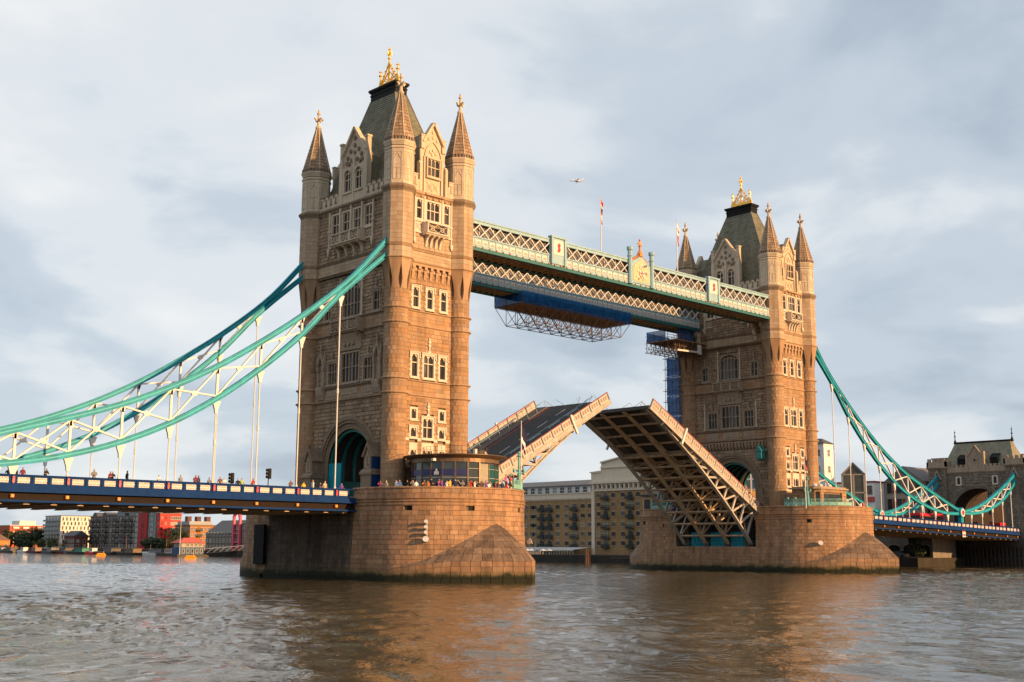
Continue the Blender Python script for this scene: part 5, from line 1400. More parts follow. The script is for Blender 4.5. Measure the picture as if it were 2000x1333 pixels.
# ------------------------------------------------------------------ pier-top buildings and fittings
def text_mesh(s, size):
    cu = bpy.data.curves.new('lettering', 'FONT'); cu.body = s; cu.size = size; cu.extrude = .01; cu.align_x = 'CENTER'; cu.align_y = 'CENTER'; cu.resolution_u = 2
    o = bpy.data.objects.new('lettering', cu); COL.objects.link(o)
    dg = bpy.context.evaluated_depsgraph_get(); me = bpy.data.meshes.new_from_object(o.evaluated_get(dg))
    bpy.data.objects.remove(o); bpy.data.curves.remove(cu)
    me.materials.clear(); me.materials.append(M_WHITE)
    return me
def build_pavilion():
    cx, cy, z0 = -.7, -15.6, 9.55
    P = thing('glazed_pavilion', 'round glass pavilion with overhanging bronze roof on the near pier', 'pavilion', (cx, cy, z0))
    MB().lathe(0, 0, [(5.35, 0), (5.35, .28), (0, .28)], 48).build('floor_plinth', M_DARKSTONE, P)
    r = MB(); r.lathe(0, 0, [(0, 4.3), (5.0, 4.3), (5.3, 4.5), (6.25, 4.82), (6.3, 4.87), (6.2, 4.92), (4.5, 5.08), (2, 5.2), (0, 5.24)], 64)
    rf = r.build('roof', M_LOUVRE, P, smooth=True)
    MB().lathe(0, 0, [(5.12, 4.05), (5.26, 4.05), (5.28, 4.5), (5.0, 4.5)], 48).build('eaves_band', M_LOUVRE, P)
    n = 22; Rg = 5.15
    kinds = {}
    for k in range(n):
        a0, a1 = 2 * PI * k / n, 2 * PI * (k + 1) / n
        p0, p1 = Vector((Rg * math.cos(a0), Rg * math.sin(a0), 0)), Vector((Rg * math.cos(a1), Rg * math.sin(a1), 0))
        mid = math.degrees((a0 + a1) / 2) % 360
        q = MB(); up = Vector((0, 0, 1))
        q.add([p0 + up * .3, p1 + up * .3, p1 + up * 4.0, p0 + up * 4.0], [(0, 1, 2, 3)])
        q.build('pane', mat('pavilion_glass', (.022, .03, .03), .06, var=.5, nscale=.6, spec=.7), P)
        mu = MB(); mu.bar(p0 + up * .25, p0 + up * 4.1, .16, .2, p0); mu.build('mullion', M_LOUVRE, P)
        t = MB(); t.bar(p0 * 1.01 + up * 1.15, p1 * 1.01 + up * 1.15, .05, .06); t.bar(p0 * 1.01 + up * 2.25, p1 * 1.01 + up * 2.25, .05, .06)
        if not (150 <= mid <= 240): t.bar(p0 * 1.01 + up * 3.3, p1 * 1.01 + up * 3.3, .05, .05)
        t.build('transom', M_STEELW, P)
        ins = lambda f: Vector((p0.x * f, p0.y * f, 0))
        if 150 <= mid <= 240:
            f = 1.02; s = MB(); s.hexa([p0 * f + up * 2.55, p1 * f + up * 2.55, p1 * f + up * 3.2, p0 * f + up * 3.2, p0 * 1.005 + up * 2.55, p1 * 1.005 + up * 2.55, p1 * 1.005 + up * 3.2, p0 * 1.005 + up * 3.2]); so = s.build('sign_band', M_NAVY, P)
            if 160 < mid < 232:
                c = (p0 + p1) / 2 * 1.03 + up * 2.87; nn = c.copy(); nn.z = 0; nn.normalize()
                if 203 < mid < 216:
                    e_ = MB(); F = Fr(c, (-nn.y, nn.x, 0), nn)
                    e_.fbox(F, -.28, -.1, 0, .03, -.3, .05); e_.fbox(F, .1, .28, 0, .03, -.3, .05); e_.fbox(F, -.12, .12, 0, .03, -.3, .2); e_.fpoly(F, [(-.12, .2), (.12, .2), (0, .42)], 0, .03); e_.build('white_emblem', M_WHITE, so)
                else:
                    tm = obj('lettering', text_mesh('Exhibition', .24), so)
                    tm.matrix_world = Matrix.Translation(c) @ Matrix(((-nn.y, 0, nn.x, 0), (nn.x, 0, nn.y, 0), (0, 1, 0, 0), (0, 0, 0, 1)))
        if 258 < mid < 282:
            f = .975; s = MB(); s.hexa([p0 * f + up * 1.2, p1 * f + up * 1.2, p1 * f + up * 3.9, p0 * f + up * 3.9, p0 * .96 + up * 1.2, p1 * .96 + up * 1.2, p1 * .96 + up * 3.9, p0 * .96 + up * 3.9]); s.v = [(x * 1.032, y * 1.032, z) for x, y, z in s.v]; s.build('blind', M_BLIND, P)
        if 284 < mid < 318:
            s = MB(); f = 1.006; s.add([p0 * f + up * .5, p1 * f + up * .5, p1 * f + up * 3.7, p0 * f + up * 3.7], [(0, 1, 2, 3)]); s.build('teal_screen', M_TEALGL, P)
    e_ = MB()
    for k in range(30):
        a = PI * 2 * k / 30; e_.bar((3.9 * math.cos(a), 3.9 * math.sin(a), 5.15), (3.9 * math.cos(a), 3.9 * math.sin(a), 6.0), .035)
        b = PI * 2 * (k + 1) / 30; e_.bar((3.9 * math.cos(a), 3.9 * math.sin(a), 6.0), (3.9 * math.cos(b), 3.9 * math.sin(b), 6.0), .03)
    e_.build('roof_railing', M_DSTEEL, rf)
    for k, (x, y, w, d, h, mt) in enumerate(((2.2, -2.2, .7, .5, .55, M_DSTEEL), (3.1, -1.5, .6, .6, .45, M_STEELW), (1.3, -2.9, .9, .4, .35, M_DSTEEL), (.3, -3.2, .35, .35, .5, M_CREAM))):
        MB().box(x - w / 2, x + w / 2, y - d / 2, y + d / 2, 5.1, 5.25 + h).build('roof_plant', mt, rf)
    MB().lathe(3.9, -.7, [(.0, 5.0), (.55, 5.0), (.6, 5.3), (.45, 5.6), (.2, 5.75), (0, 5.8)], 12).build('satellite_dome', M_WHITE, rf, smooth=True)
    ds = MB(); ds.box(-5.6, -5.2, -2.6, -2.2, 4.1, 4.4); ds.build('camera_housing', M_WHITE, rf)

def build_cabin():
    C_ = thing('control_cabin', 'stone control cabin with wide dark window on the far pier', 'cabin', (80.8, -15.6, 9.55))
    b = MB(); pts = [(-5.0, 2.8), (-5.0, -1.4), (-4.2, -2.2), (3.6, -2.2), (4.8, -1.0), (4.8, 2.8)]
    st = Stones(); rng = random.Random(4)
    b.plan([(x * .93, y * .88) for x, y in pts], 0, 4.0); b.build('wall_core', M_JOINT, C_)
    F = Fr((0, -2.2, 0), (1, 0, 0), (0, -1, 0))
    st.wall(F, -4.2, 3.6, 0, 3.9, .5, .8, 1.3, rng, [(-3.4, 2.2, 1.25, 3.15)], gap=.03)
    for i, (p, q) in enumerate(zip(pts, pts[1:] + pts[:1])):
        if i == 2: continue
        a, c = Vector((*p, 0)), Vector((*q, 0)); d = (c - a); L = d.length; d.normalize(); st.wall(Fr(a, d, (d.y, -d.x, 0)), 0, L, 0, 3.9, .5, .8, 1.3, rng, [(L * .2, L * .8, 1.0, 3.1)] if i in (1, 3, 4) else (), gap=.03)
    st.emit(C_, M_ASH, 60, lambda c: (c - Vector((-100, -80, 0))).length)
    MB().fbox(F, -3.4, 2.2, -.2, -.12, 1.25, 3.15).build('window', M_GLASS, C_)
    for i in (1, 3, 4):
        p, q = Vector((*pts[i], 0)), Vector((*pts[(i + 1) % 6], 0)); d = q - p; L = d.length; d.normalize()
        MB().fbox(Fr(p, d, (d.y, -d.x, 0)), L * .2, L * .8, -.2, -.1, 1.0, 3.1).build('window', M_GLASS, C_)
    r = MB(); r.plan([(x * 1.1, y * 1.12) for x, y in pts], 3.9, 4.15); r.plan([(x * 1.0, y * 1.0) for x, y in pts], 4.15, 4.35); ro = r.build('roof', mat('cabin_roof', (.30, .22, .15), .7), C_)
    for x, y in ((-2.5, 0), (0, .5), (2, 0)): MB().lathe(x, y, [(.3, 4.3), (.45, 4.6), (.3, 4.9), (0, 5.0)], 10).build('roof_lamp', M_WHITE, ro)
    # smaller cabin on the far side of that pier
    C2 = thing('far_control_cabin', 'small dark control cabin half hidden behind the raised leaf', 'cabin', (77.0, 14.8, 9.55))
    b = MB(); b.box(-4, 4, -2, 2, 0, 3.4); b.build('wall', M_STEEL, C2); MB().box(-4.4, 4.4, -2.4, 2.4, 3.4, 3.75).build('roof', M_DSTEEL, C2)
    for y in (-1.0, 1.0): MB().box(-4.05, -4.0, y - .7, y + .7, 1.1, 2.9).build('window', M_GLASS, C2)
    for x in (-2.4, 0, 2.4): MB().box(x - .9, x + .9, -2.05, -2.0, 1.1, 2.9).build('window', M_GLASS, C2)

def lamp_standard(loc, label, h=4.6, group='turquoise lamp standards on the piers'):
    T = thing('lamp_standard', label, 'lamp post', loc, 0, group)
    b = MB(); b.lathe(0, 0, [(.55, 0), (.55, .25), (.4, .4), (.36, 1.1), (.28, 1.3), (.2, 2.1), (.13, 2.4), (.11, h - .5)], 10); b.build('column', M_PALE if 0 else mat('lamp_turquoise', (.10, .36, .33), .45, var=.15), T)
    b = MB(); b.lathe(0, 0, [(.12, h - .5), (.3, h - .4), (.3, h - .28), (.1, h - .2), (.22, h - .05), (.22, h), (.02, h + .2)], 10); b.build('finial', mat('lamp_turquoise', (.1, .36, .33)), T)
    b = MB(); b.bar((-.9, 0, 2.3), (.9, 0, 2.3), .07); 
    for sg in (-1, 1): b.lathe(sg * .85, 0, [(.08, 2.3), (.16, 2.5), (.12, 2.75), (0, 2.8)], 8)
    b.build('lamp_arm', mat('lamp_turquoise', (.1, .36, .33)), T)
def flag(loc, h, label, cols, fl, fh, drop=.8):
    T = thing('flagpole', label, 'flagpole', loc)
    b = MB(); b.tube([(0, 0, 0), (0, 0, h * .6), (0, 0, h)], [.09, .075, .04], 8); b.lathe(0, 0, [(.02, h), (.1, h + .06), (.02, h + .16)], 8); b.build('pole', M_WHITE, T)
    rng = random.Random(int(h * 10)); f = MB(); n, mrow = 8, 9
    rows = []
    for i in range(mrow + 1):
        z = h - .3 - fh * i / mrow
        rows.append([(fl * (k / n) * (1 - .35 * i / mrow) * .7, .12 * math.sin(k * 1.4 + i * .6) * (k / n), z - drop * (k / n) * fl) for k in range(n + 1)])
    vs = [p for r in rows for p in r]
    for i in range(mrow):
        for k in range(n):
            c = cols[(i * len(cols)) // mrow] if isinstance(cols[0], int) else 0
            a = i * (n + 1) + k; f.add([vs[a], vs[a + 1], vs[a + n + 2], vs[a + n + 1]], [(0, 1, 2, 3)], c)
    f.build('flag', [mat('flag_red', (.5, .02, .04), .8), mat('flag_white', (.75, .72, .7), .8), mat('flag_navy', (.01, .012, .05), .8)], T)
def floodlight(loc, an, label, r=.32, group='white floodlights on the pier walls'):
    T = thing('floodlight', label, 'floodlight', loc, an, group)      # local +x points out of the wall
    b = MB(); b.box(-.5, .25, -.05, .05, -.12, .0); b.bar((-.4, 0, -.4), (.3, 0, 0), .06); b.build('bracket', M_DSTEEL, T)
    q = MB(); q.lathe(0, 0, [(.08, -.3), (.16, -.25), (r * .8, .1), (r, .3), (r, .36), (r * .8, .36)], 12); Mx = Matrix.Rotation(R(62), 4, 'Y'); q.v = [tuple(Mx @ Vector(v) + Vector((.35, 0, .1))) for v in q.v]; q.build('reflector', M_WHITE, T)
def railing(pts, label, glass=True):
    c = Vector(pts[0]); T = thing('pier_railing', label, 'railing', c)
    p = [Vector(x) - c for x in pts]
    b = MB()
    for q in p: b.bar(q, q + Vector((0, 0, 1.1)), .07)
    for a, d in zip(p, p[1:]): b.bar(a + Vector((0, 0, 1.1)), d + Vector((0, 0, 1.1)), .07); b.bar(a + Vector((0, 0, .12)), d + Vector((0, 0, .12)), .05)
    mt = mat('rail_turquoise', (.13, .40, .35), .4, var=.12)
    b.build('rail_frame', mt, T)
    for a, d in zip(p, p[1:]):
        g = MB(); n = max(3, int((d - a).length / .16))
        for k in range(1, n): q = a.lerp(d, k / n); g.bar(q + Vector((0, 0, .1)), q + Vector((0, 0, 1.1)), .035)
        g.add([a + Vector((0, 0, .15)), d + Vector((0, 0, .15)), d + Vector((0, 0, .62)), a + Vector((0, 0, .62))], [(0, 1, 2, 3)])
        g.build('infill_panel', mat('rail_infill', (.2, .42, .37), .4, var=.2, nscale=5), T)
def build_fittings():
    build_pavilion(); build_cabin()
    rim = lambda x0, an, r=10.25, z=10.66: (x0 + r * math.cos(R(an)), -11.5 + r * math.sin(R(an)), z)
    railing([rim(0, a, 10.4) for a in (-70, -63, -56, -49, -42, -35)], 'turquoise railing round the viewing platform at the near pier corner')
    railing([rim(D, a) for a in (-168, -160, -152, -144, -136, -128, -120, -112, -104)], 'turquoise glazed railing along the rim of the far pier')
    railing([(D - 10.2, y, 10.66) for y in (9.6, 11.0, 12.4)] + [(D - 9.6, 14.5, 10.66)], 'short turquoise railing on the far pier beyond the raised leaf')
    lamp_standard(rim(0, -42, 10.0, 10.6), 'turquoise lamp standard on the near pier by the viewing platform', 4.7)
    lamp_standard(rim(D, -147, 10.0, 10.6), 'tall turquoise lamp standard on the far pier in front of the cabin', 4.7)
    lamp_standard((D - 10.0, 12.0, 10.6), 'turquoise lamp standard on the far pier behind the raised leaf', 4.6)
    for an, nm in ((-165, 'leftmost'), (-158, 'second')): 
        T = thing('bollard_light', 'short turquoise bollard light on the far pier rim, ' + nm + ' from the tower', 'bollard', rim(D, an, 10.1, 10.5), 0, 'bollard lights')
        MB().lathe(0, 0, [(.32, 0), (.3, .2), (.12, .5), (.1, 1.2), (.16, 1.3), (.16, 1.5), (0, 1.6)], 8).build('post', mat('lamp_turquoise', (.1, .36, .33)), T)
    flag((8.1, -17.9, 10.2), 9.0, 'white flagpole with drooping navy flag on the near pier', [2, 2, 1, 2], 1.5, 2.4, .9)
    flag((72.3, -17.6, 10.2), 8.9, 'white flagpole with drooping navy flag on the far pier', [2, 2, 0, 2], 1.2, 2.2, .9)
    flag((34.1, -8.2, 44.4), 11.5, 'white flagpole with furled red, white and blue flag on the left of the walkway', [0, 1, 2, 0, 1, 0], .7, 3.4, 1.0)
    flag((52.4, -8.2, 44.4), 11.3, 'white flagpole with furled red and white flag on the right of the walkway', [1, 0, 1, 0, 0, 0], .9, 3.0, 1.0)
    for k, (z, nm) in enumerate(((6.45, 'topmost'), (5.85, 'second'), (5.25, 'third'), (4.5, 'lowest and largest'))):
        a = math.atan2(-18.96 + 11.5, -7.81); floodlight((10.75 * math.cos(a), -11.5 + 10.75 * math.sin(a), z), a, 'white floodlight on the near pier wall, %s of the column of four' % nm, .22 if k < 3 else .36)
    a = math.atan2(-19.18 + 11.5, 7.59); floodlight((10.9 * math.cos(a), -11.5 + 10.9 * math.sin(a), 4.4), a, 'white floodlight sticking out past the right edge of the near pier', .42)
    a = math.atan2(-18.7 + 11.5, 74.25 - D); floodlight((D + 10.75 * math.cos(a), -11.5 + 10.75 * math.sin(a), 4.5), a, 'white floodlight on the far pier wall', .4)
    # lantern on the river face of the far tower
    T = thing('signal_lantern', 'turquoise house-shaped lantern beside the far archway', 'lantern', (D - 6.6, -7.0, 18.6))
    T.scale = (.82, .82, .82)
    F = Fr((0, 0, 0), (0, -1, 0), (-1, 0, 0)); b = MB(); b.fbox(F, -.65, .65, -.8, .8, .3, 1.9); b.build('body', mat('lantern_turquoise', (.03, .2, .19), .5, var=.25), T)
    b = MB(); b.fpoly(F, [(-.85, 1.8), (.85, 1.8), (0, 3.0)], -.95, .95); b.fbox(F, -.1, .1, .6, .8, 2.8, 3.3); b.build('roof', mat('lantern_turquoise', (.07, .33, .3)), T)
    b = MB(); b.fbox(F, -.5, .5, -.65, .65, 0, .3); b.bar((.8, 0, 1.4), (1.9, 0, 1.4), .2); b.build('base', M_TEALD, T)
    # traffic lights on the near span
    for x, y, zt, nm in ((-21.6, -8.0, 12.45, 'nearer the tower'), (-26.3, -8.0, 11.75, 'farther from the tower')):
        T = thing('traffic_light', 'black traffic light head above the near span, ' + nm, 'traffic light', (x, y, 9.3), 0, 'traffic lights on the bridge')
        h = zt - 9.3; MB().tube([(0, .25, 0), (0, .25, h - .1)], .06, 8).build('pole', M_DSTEEL, T)
        b = MB(); b.box(-.14, .14, -.14, .14, h - 1.15, h); hd = b.build('signal_head', M_BLACK, T)
        for k in range(3):
            v = MB(); v.lathe(0, 0, [(.15, 0), (.17, .28), (.15, .28), (.13, .02)], 10); Mx = Matrix.Rotation(-PI / 2, 4, 'Y'); v.v = [tuple(Mx @ Vector(p) + Vector((-.14, 0, h - .2 - .37 * k))) for p in v.v]; v.build('visor', M_BLACK, hd)
    # airliner
    T = thing('airliner', 'distant white airliner flying above the walkways', 'aircraft', (1737, 1579, 794.5))
    T.rotation_euler = (0, R(3), math.atan2(-22, 20.6)); T.scale = (.95, .95, .95)
    mt = mat('airliner_paint', (.8, .82, .85), .4)
    b = MB(); b.tube([(-16, 0, 0), (-14.5, 0, -.1), (-11, 0, 0), (8, 0, 0), (13, 0, .4), (16, 0, 1)], [.2, 1.2, 1.8, 1.8, 1.1, .2], 10); b.build('fuselage', mt, T, smooth=True)
    for sg in (-1, 1):
        w = MB(); w.hexa([(-4, sg * 1.5, -.8), (3, sg * 1.5, -.8), (6.5, sg * 15, .6), (5, sg * 15, .6), (-4, sg * 1.5, -.3), (3, sg * 1.5, -.3), (6.5, sg * 15, .75), (5, sg * 15, .75)]); w.build('wing', mt, T)
        w = MB(); w.hexa([(12, sg * .5, .6), (15, sg * .5, .8), (16.5, sg * 5.5, 1.2), (15.3, sg * 5.5, 1.2), (12, sg * .5, .8), (15, sg * .5, 1), (16.5, sg * 5.5, 1.3), (15.3, sg * 5.5, 1.3)]); w.build('tailplane', mt, T)
        for y in (5, 9): MB().tube([(-3 + y * .25, sg * y, -1.2), (-.5 + y * .25, sg * y, -1.2), (1 + y * .25, sg * y, -1.1)], [.8, .85, .4], 8).build('engine', mt, T)
    MB().hexa([(10.5, -.15, 1.3), (15, -.15, 1.3), (17, -.1, 6.3), (15, -.1, 6.3), (10.5, .15, 1.3), (15, .15, 1.3), (17, .1, 6.3), (15, .1, 6.3)]).build('tail_fin', mt, T)
# ------------------------------------------------------------------ south abutment
def build_abutment():
    A = thing('abutment_tower', 'low grey stone gatehouse with green roof at the right end of the bridge', 'gatehouse', (172, 0, 0))
    rng = random.Random(21)
    F = Fr((0, 0, 0), (0, -1, 0), (-1, 0, 0)); FW = Fr((4.5, -11.4, 0), (1, 0, 0), (0, -1, 0))
    ms = mat('abutment_stone', (.3, .25, .2), .9, ramp=[(.15, .125, .10), (.21, .175, .14), (.175, .145, .11), (.235, .20, .165)], var=.2, streak=.35, bump=.03)
    core = MB(); aw, az, ah = 6.0, 12.2, 5.4
    for sg in (-1, 1):
        core.box(.3, 9, min(sg * aw, sg * 8), max(sg * aw, sg * 8), 0, 18)
        cv = [(sg * aw * math.cos(PI / 2 * i / 10), az + ah * math.sin(PI / 2 * i / 10)) for i in range(11)]
        core.fpoly(F, ([(sg * aw, 18)] + cv + [(0, 18)])[::sg], -9, -.3)
        core.box(-.3, 9.4, min(sg * 7, sg * 11.3), max(sg * 7, sg * 11.3), 0, 22.5)
    core.box(.3, 9, -8, 8, 18, 22); core.box(.3, 9, -8, 8, 0, 8.0)
    core.build('wall_core', M_JOINT, A)
    st = Stones()
    sk = lambda s, z: (abs(s) < aw + .9 and z < az) or ((s / (aw + 1)) ** 2 + ((z - az) / (ah + 1)) ** 2 < 1 and z >= az)
    st.wall(F, -7.0, 7.0, 8.5, 21.2, .6, .8, 1.7, rng, [(-5.0, -3.6, 18.4, 20.4), (3.6, 5.0, 18.4, 20.4)], gap=.07, proud=.03, skip=sk)
    FT = Fr((-.6, 0, 0), (0, -1, 0), (-1, 0, 0))
    for sg in (-1, 1): st.wall(FT, min(sg * 7, sg * 11.4), max(sg * 7, sg * 11.4), 1, 22.4, .6, .8, 1.6, rng, gap=.07, proud=.03)
    st.wall(Fr((4.5, -11.4, 0), (1, 0, 0), (0, -1, 0)), -5.1, 5, 1, 22.4, .6, .8, 1.7, rng, gap=.07, proud=.03)
    st.emit(A, ms, 60, lambda c: (c - Vector((-40, -30, 18))).length)
    ar = MB()
    for k in range(3):
        i_, o_, d = 1 + .06 * k, 1.06 + .06 * k, -.15 + .12 * k
        cv = [(math.cos(PI * q / 24), math.sin(PI * q / 24)) for q in range(25)]
        for (c1, s1), (c2, s2) in zip(cv, cv[1:]): ar.fpoly(F, [(aw * i_ * c1, az + ah * i_ * s1), (aw * o_ * c1, az + ah * o_ * s1), (aw * o_ * c2, az + ah * o_ * s2), (aw * i_ * c2, az + ah * i_ * s2)], -.4, d)
        for sg in (-1, 1): ar.fbox(F, min(sg * aw * i_, sg * aw * o_), max(sg * aw * i_, sg * aw * o_), -.4, d, 7.5, az)
    ar.build('archway_moulding', ms, A)
    vl = MB(); arc_ = [((aw - .04) * math.cos(PI * i / 20), az + (ah - .04) * math.sin(PI * i / 20)) for i in range(21)]
    vl.grid([[(x, aw - .04, 7.6)] + [(x, a, b) for a, b in arc_] + [(x, -aw + .04, 7.6)] for x in (.25, 9.05)]); vl.build('vault_shade_lining', mat('painted_vault_shade', (0.035, 0.028, 0.024), .9, var=.3), A)  # added dark lining, the passage's shade put into its colour
    bt = MB()
    bt.fprof(F, [(-.3, 21.1), (.1, 21.1), (.35, 21.4), (.35, 21.6), (-.3, 21.7)], -7, 7); bt.fbox(F, -7, 7, -.3, .15, 21.6, 22.6)
    for k in range(14):
        x = -6.5 + k; 
        if abs(x) > 2.2: bt.fbox(F, x - .3, x + .3, -.3, .15, 22.6, 23.1)
    for sg in (-1, 1):
        a, b = sorted((sg * 6.8, sg * 11.6)); bt.fprof(FT, [(-4, 22.3), (.2, 22.3), (.45, 22.6), (.45, 22.8), (-4, 22.9)], a, b); bt.fbox(FT, a, b, -.4, .2, 22.8, 24.0); bt.fbox(FT, a, a + .4, -9.5, .2, 22.8, 24.0); bt.fbox(FT, b - .4, b, -9.5, .2, 22.8, 24.0)
        for k in range(4): x = a + (b - a) * (k + .5) / 4; bt.fbox(FT, x - .35, x + .35, -.4, .2, 24.0, 24.7)
        bt.fpoly(FT, [(sg * 9.1 - 1.0, 19.8), (sg * 9.1 - .7, 19.8), (sg * 9.1, 21.6), (sg * 9.1 + .7, 19.8), (sg * 9.1 + 1.0, 19.8), (sg * 9.1, 22.2)], 0, .3)
    bt.build('battlement', M_WEATH, A)
    for s in (-4.3, 4.3): window(A, F, s, 18.6, 20.2, .75, 1, sw=.25, deep=.3)
    r = MB()
    r.add([(.8, -8.6, 22.2), (.8, 8.6, 22.2), (8.5, 8.6, 22.2), (8.5, -8.6, 22.2), (4.0, -6.6, 28.4), (4.0, 6.6, 28.4), (5.3, 6.6, 28.4), (5.3, -6.6, 28.4)], [(0, 4, 5, 1), (1, 5, 6, 2), (2, 6, 7, 3), (3, 7, 4, 0), (4, 7, 6, 5)])
    ro = r.build('roof', M_ROOF, A)
    q = MB(); q.box(3.9, 5.4, -6.8, 6.8, 28.35, 28.75)
    for y in (-6.8, 6.8): q.lathe(4.65, y, [(.4, 28.3), (.3, 28.9), (.12, 29.4), (.1, 30.0), (.3, 30.1), (.1, 30.3), (.08, 31.0), (.22, 31.1), (.05, 31.3), (.02, 31.8)], 8)
    q.build('ridge_and_finials', M_BLACK, ro)
    for y in (-3.9, 3.9):
        d = MB(); d.box(.9, 4, y - .85, y + .85, 22.6, 24.6); d.add([(.6, y - 1, 24.5), (.6, y + 1, 24.5), (3.6, y + 1, 26.2), (3.6, y - 1, 26.2)], [(0, 1, 2, 3)]); d.build('dormer', M_BLACK, ro)
    g = MB(); g.fpoly(F, [(-2.0, 21.5), (2.0, 21.5), (1.9, 24.8), (0, 27.2), (-1.9, 24.8)], -.4, .25)
    for sg in (-1, 1): g.fbox(F, sg * 1.95 - .25, sg * 1.95 + .25, -.4, .4, 21.5, 26.0); g.bar(F(sg * 2, .2, 24.7), F(0, .2, 27.4), .3, .5, F.n)
    for k in range(12): x, z = 1.1 * math.cos(k * 2.4) * (k / 12), 24.0 + 1.3 * math.sin(k * 2.4) * (k / 12); g.fpoly(F, [(x + .25 * math.cos(i * PI / 3), z + .25 * math.sin(i * PI / 3)) for i in range(6)], .25, .36)
    g.build('crest_gable', M_WEATH, A)
    fd = MB()
    for k in range(30): fd.bar((-1.6, -13 + .9 * k, -1), (-1.6, -13 + .9 * k, 4.4), .45, .45)
    fd.box(-1.9, -1.3, -13.5, 13.5, 4.2, 4.6); fd.box(-1.9, -1.3, -13.5, 13.5, 1.6, 1.9)
    fd.build('timber_fender', mat('wet_timber', (.05, .042, .035), .8, var=.3), A)
    MB().box(-1.2, 9, -13, 13, -1, 6.2).build('foundation', mat('wet_quay_stone', (.07, .058, .045), .85, var=.3, nscale=.8), A)

# ------------------------------------------------------------------ buildings on the banks
WM = {}
def win_mesh(w, h, kind='sash', frame=None, glass=None):
    key = (round(w, 2), round(h, 2), kind, frame.name if frame else '', glass.name if glass else '')
    if key in WM: return WM[key]
    mb = MB(); F = Fr((0, 0, 0), (1, 0, 0), (0, 1, 0))
    if kind == 'arch':
        cv = [(w / 2 * math.cos(PI * i / 8), h * .8 + h * .2 * math.sin(PI * i / 8)) for i in range(9)]
        mb.fpoly(F, [(-w / 2, 0), (w / 2, 0)] + cv, .0, .03, 1)
        for (a, b), (c, d) in zip(cv, cv[1:]): mb.fpoly(F, [(a, b), (a * 1.12, b + .13), (c * 1.12, d + .13), (c, d)], 0, .14, 0)
        mb.fbox(F, -w / 2 - .1, w / 2 + .1, 0, .15, -.14, 0, 0); mb.fbox(F, -.03, .03, .03, .06, 0, h * .95, 2); mb.fbox(F, -w / 2, w / 2, .03, .06, h * .45, h * .45 + .05, 2)
    else:
        mb.fbox(F, -w / 2, w / 2, 0, .03, 0, h, 1)
        t = .09
        mb.fbox(F, -w / 2 - t, -w / 2, 0, .1, -t, h + t, 0); mb.fbox(F, w / 2, w / 2 + t, 0, .1, -t, h + t, 0); mb.fbox(F, -w / 2, w / 2, 0, .1, h, h + t, 0); mb.fbox(F, -w / 2, w / 2, 0, .14, -t, 0, 0)
        if kind == 'sash': mb.fbox(F, -.04, .04, .03, .07, 0, h, 0); mb.fbox(F, -w / 2, w / 2, .03, .07, h * .5 - .03, h * .5 + .03, 0)
        if kind == 'strip':
            for k in range(1, int(w / .9)): x = -w / 2 + w * k / int(w / .9); mb.fbox(F, x - .04, x + .04, .03, .07, 0, h, 0)
    WM[key] = mb.mesh('window', [frame or M_CREAM, glass or M_GLASS, M_DSTEEL if kind == 'arch' else M_WHITE]); return WM[key]
def put_win(P, F, s, z, w, h, kind='sash', frame=None, glass=None, name='window', base=Vector()):
    if glass is None or glass is M_GLASS:
        k = (math.sin(s * 12.9 + z * 78.2) * 43758.5) % 1; glass = M_GLASS if k < .62 else (M_GLASS2 if k < .85 else M_BLIND)
    o = obj(name, win_mesh(w, h, kind, frame, glass), P)
    p = F(s, 0.002, z) - base
    o.matrix_local = Matrix.Translation(p) @ Matrix(((F.s.x, F.n.x, 0, 0), (F.s.y, F.n.y, 0, 0), (0, 0, 1, 0), (0, 0, 0, 1)))
    return o
def block(name, label, x0, x1, y0, y1, z0, z1, wall, roofm=None, cat='building', roof='flat', group=None):
    B = thing(name, label, cat, ((x0 + x1) / 2, (y0 + y1) / 2, z0), 0, group)
    hx, hy, h = (x1 - x0) / 2, (y1 - y0) / 2, z1 - z0
    MB().box(-hx, hx, -hy, hy, 0, h).build('wall', wall, B)
    rm = roofm or mat('flat_roof', (.16, .15, .14), .9)
    r = MB()
    if roof == 'flat': r.box(-hx - .2, hx + .2, -hy - .2, hy + .2, h, h + .35)
    elif roof == 'hip': q = min(hx, hy) * .8; r.add([(-hx - .4, -hy - .4, h), (hx + .4, -hy - .4, h), (hx + .4, hy + .4, h), (-hx - .4, hy + .4, h), (-hx + q, -hy + q, h + q * .8), (hx - q, -hy + q, h + q * .8), (hx - q, hy - q, h + q * .8), (-hx + q, hy - q, h + q * .8)], [(0, 1, 5, 4), (1, 2, 6, 5), (2, 3, 7, 6), (3, 0, 4, 7), (4, 5, 6, 7)])
    elif roof == 'gable_y': r.fpoly(Fr((0, 0, 0), (1, 0, 0), (0, 1, 0)), [(-hx - .3, h), (hx + .3, h), (0, h + hx * .75)], -hy - .2, hy + .2)
    elif roof == 'gable_x': r.fpoly(Fr((0, 0, 0), (0, 1, 0), (1, 0, 0)), [(-hy - .3, h), (hy + .3, h), (0, h + hy * .75)], -hx - .2, hx + .2)
    ro = r.build('roof', rm, B)
    FNn = Fr((-hx, 0, 0), (0, -1, 0), (-1, 0, 0)); FWw = Fr((0, -hy, 0), (1, 0, 0), (0, -1, 0))
    return B, ro, FNn, FWw, hx, hy, h
def rows_of(B, F, half, z0, z1, nr, nc, w, h, kind='sash', frame=None, glass=None, skip=None):
    for r in range(nr):
        for c in range(nc):
            if skip and skip(r, c): continue
            put_win(B, F, -half + 2 * half * (c + .5) / nc, z0 + (z1 - z0) * r / nr, w, h, kind, frame, glass)
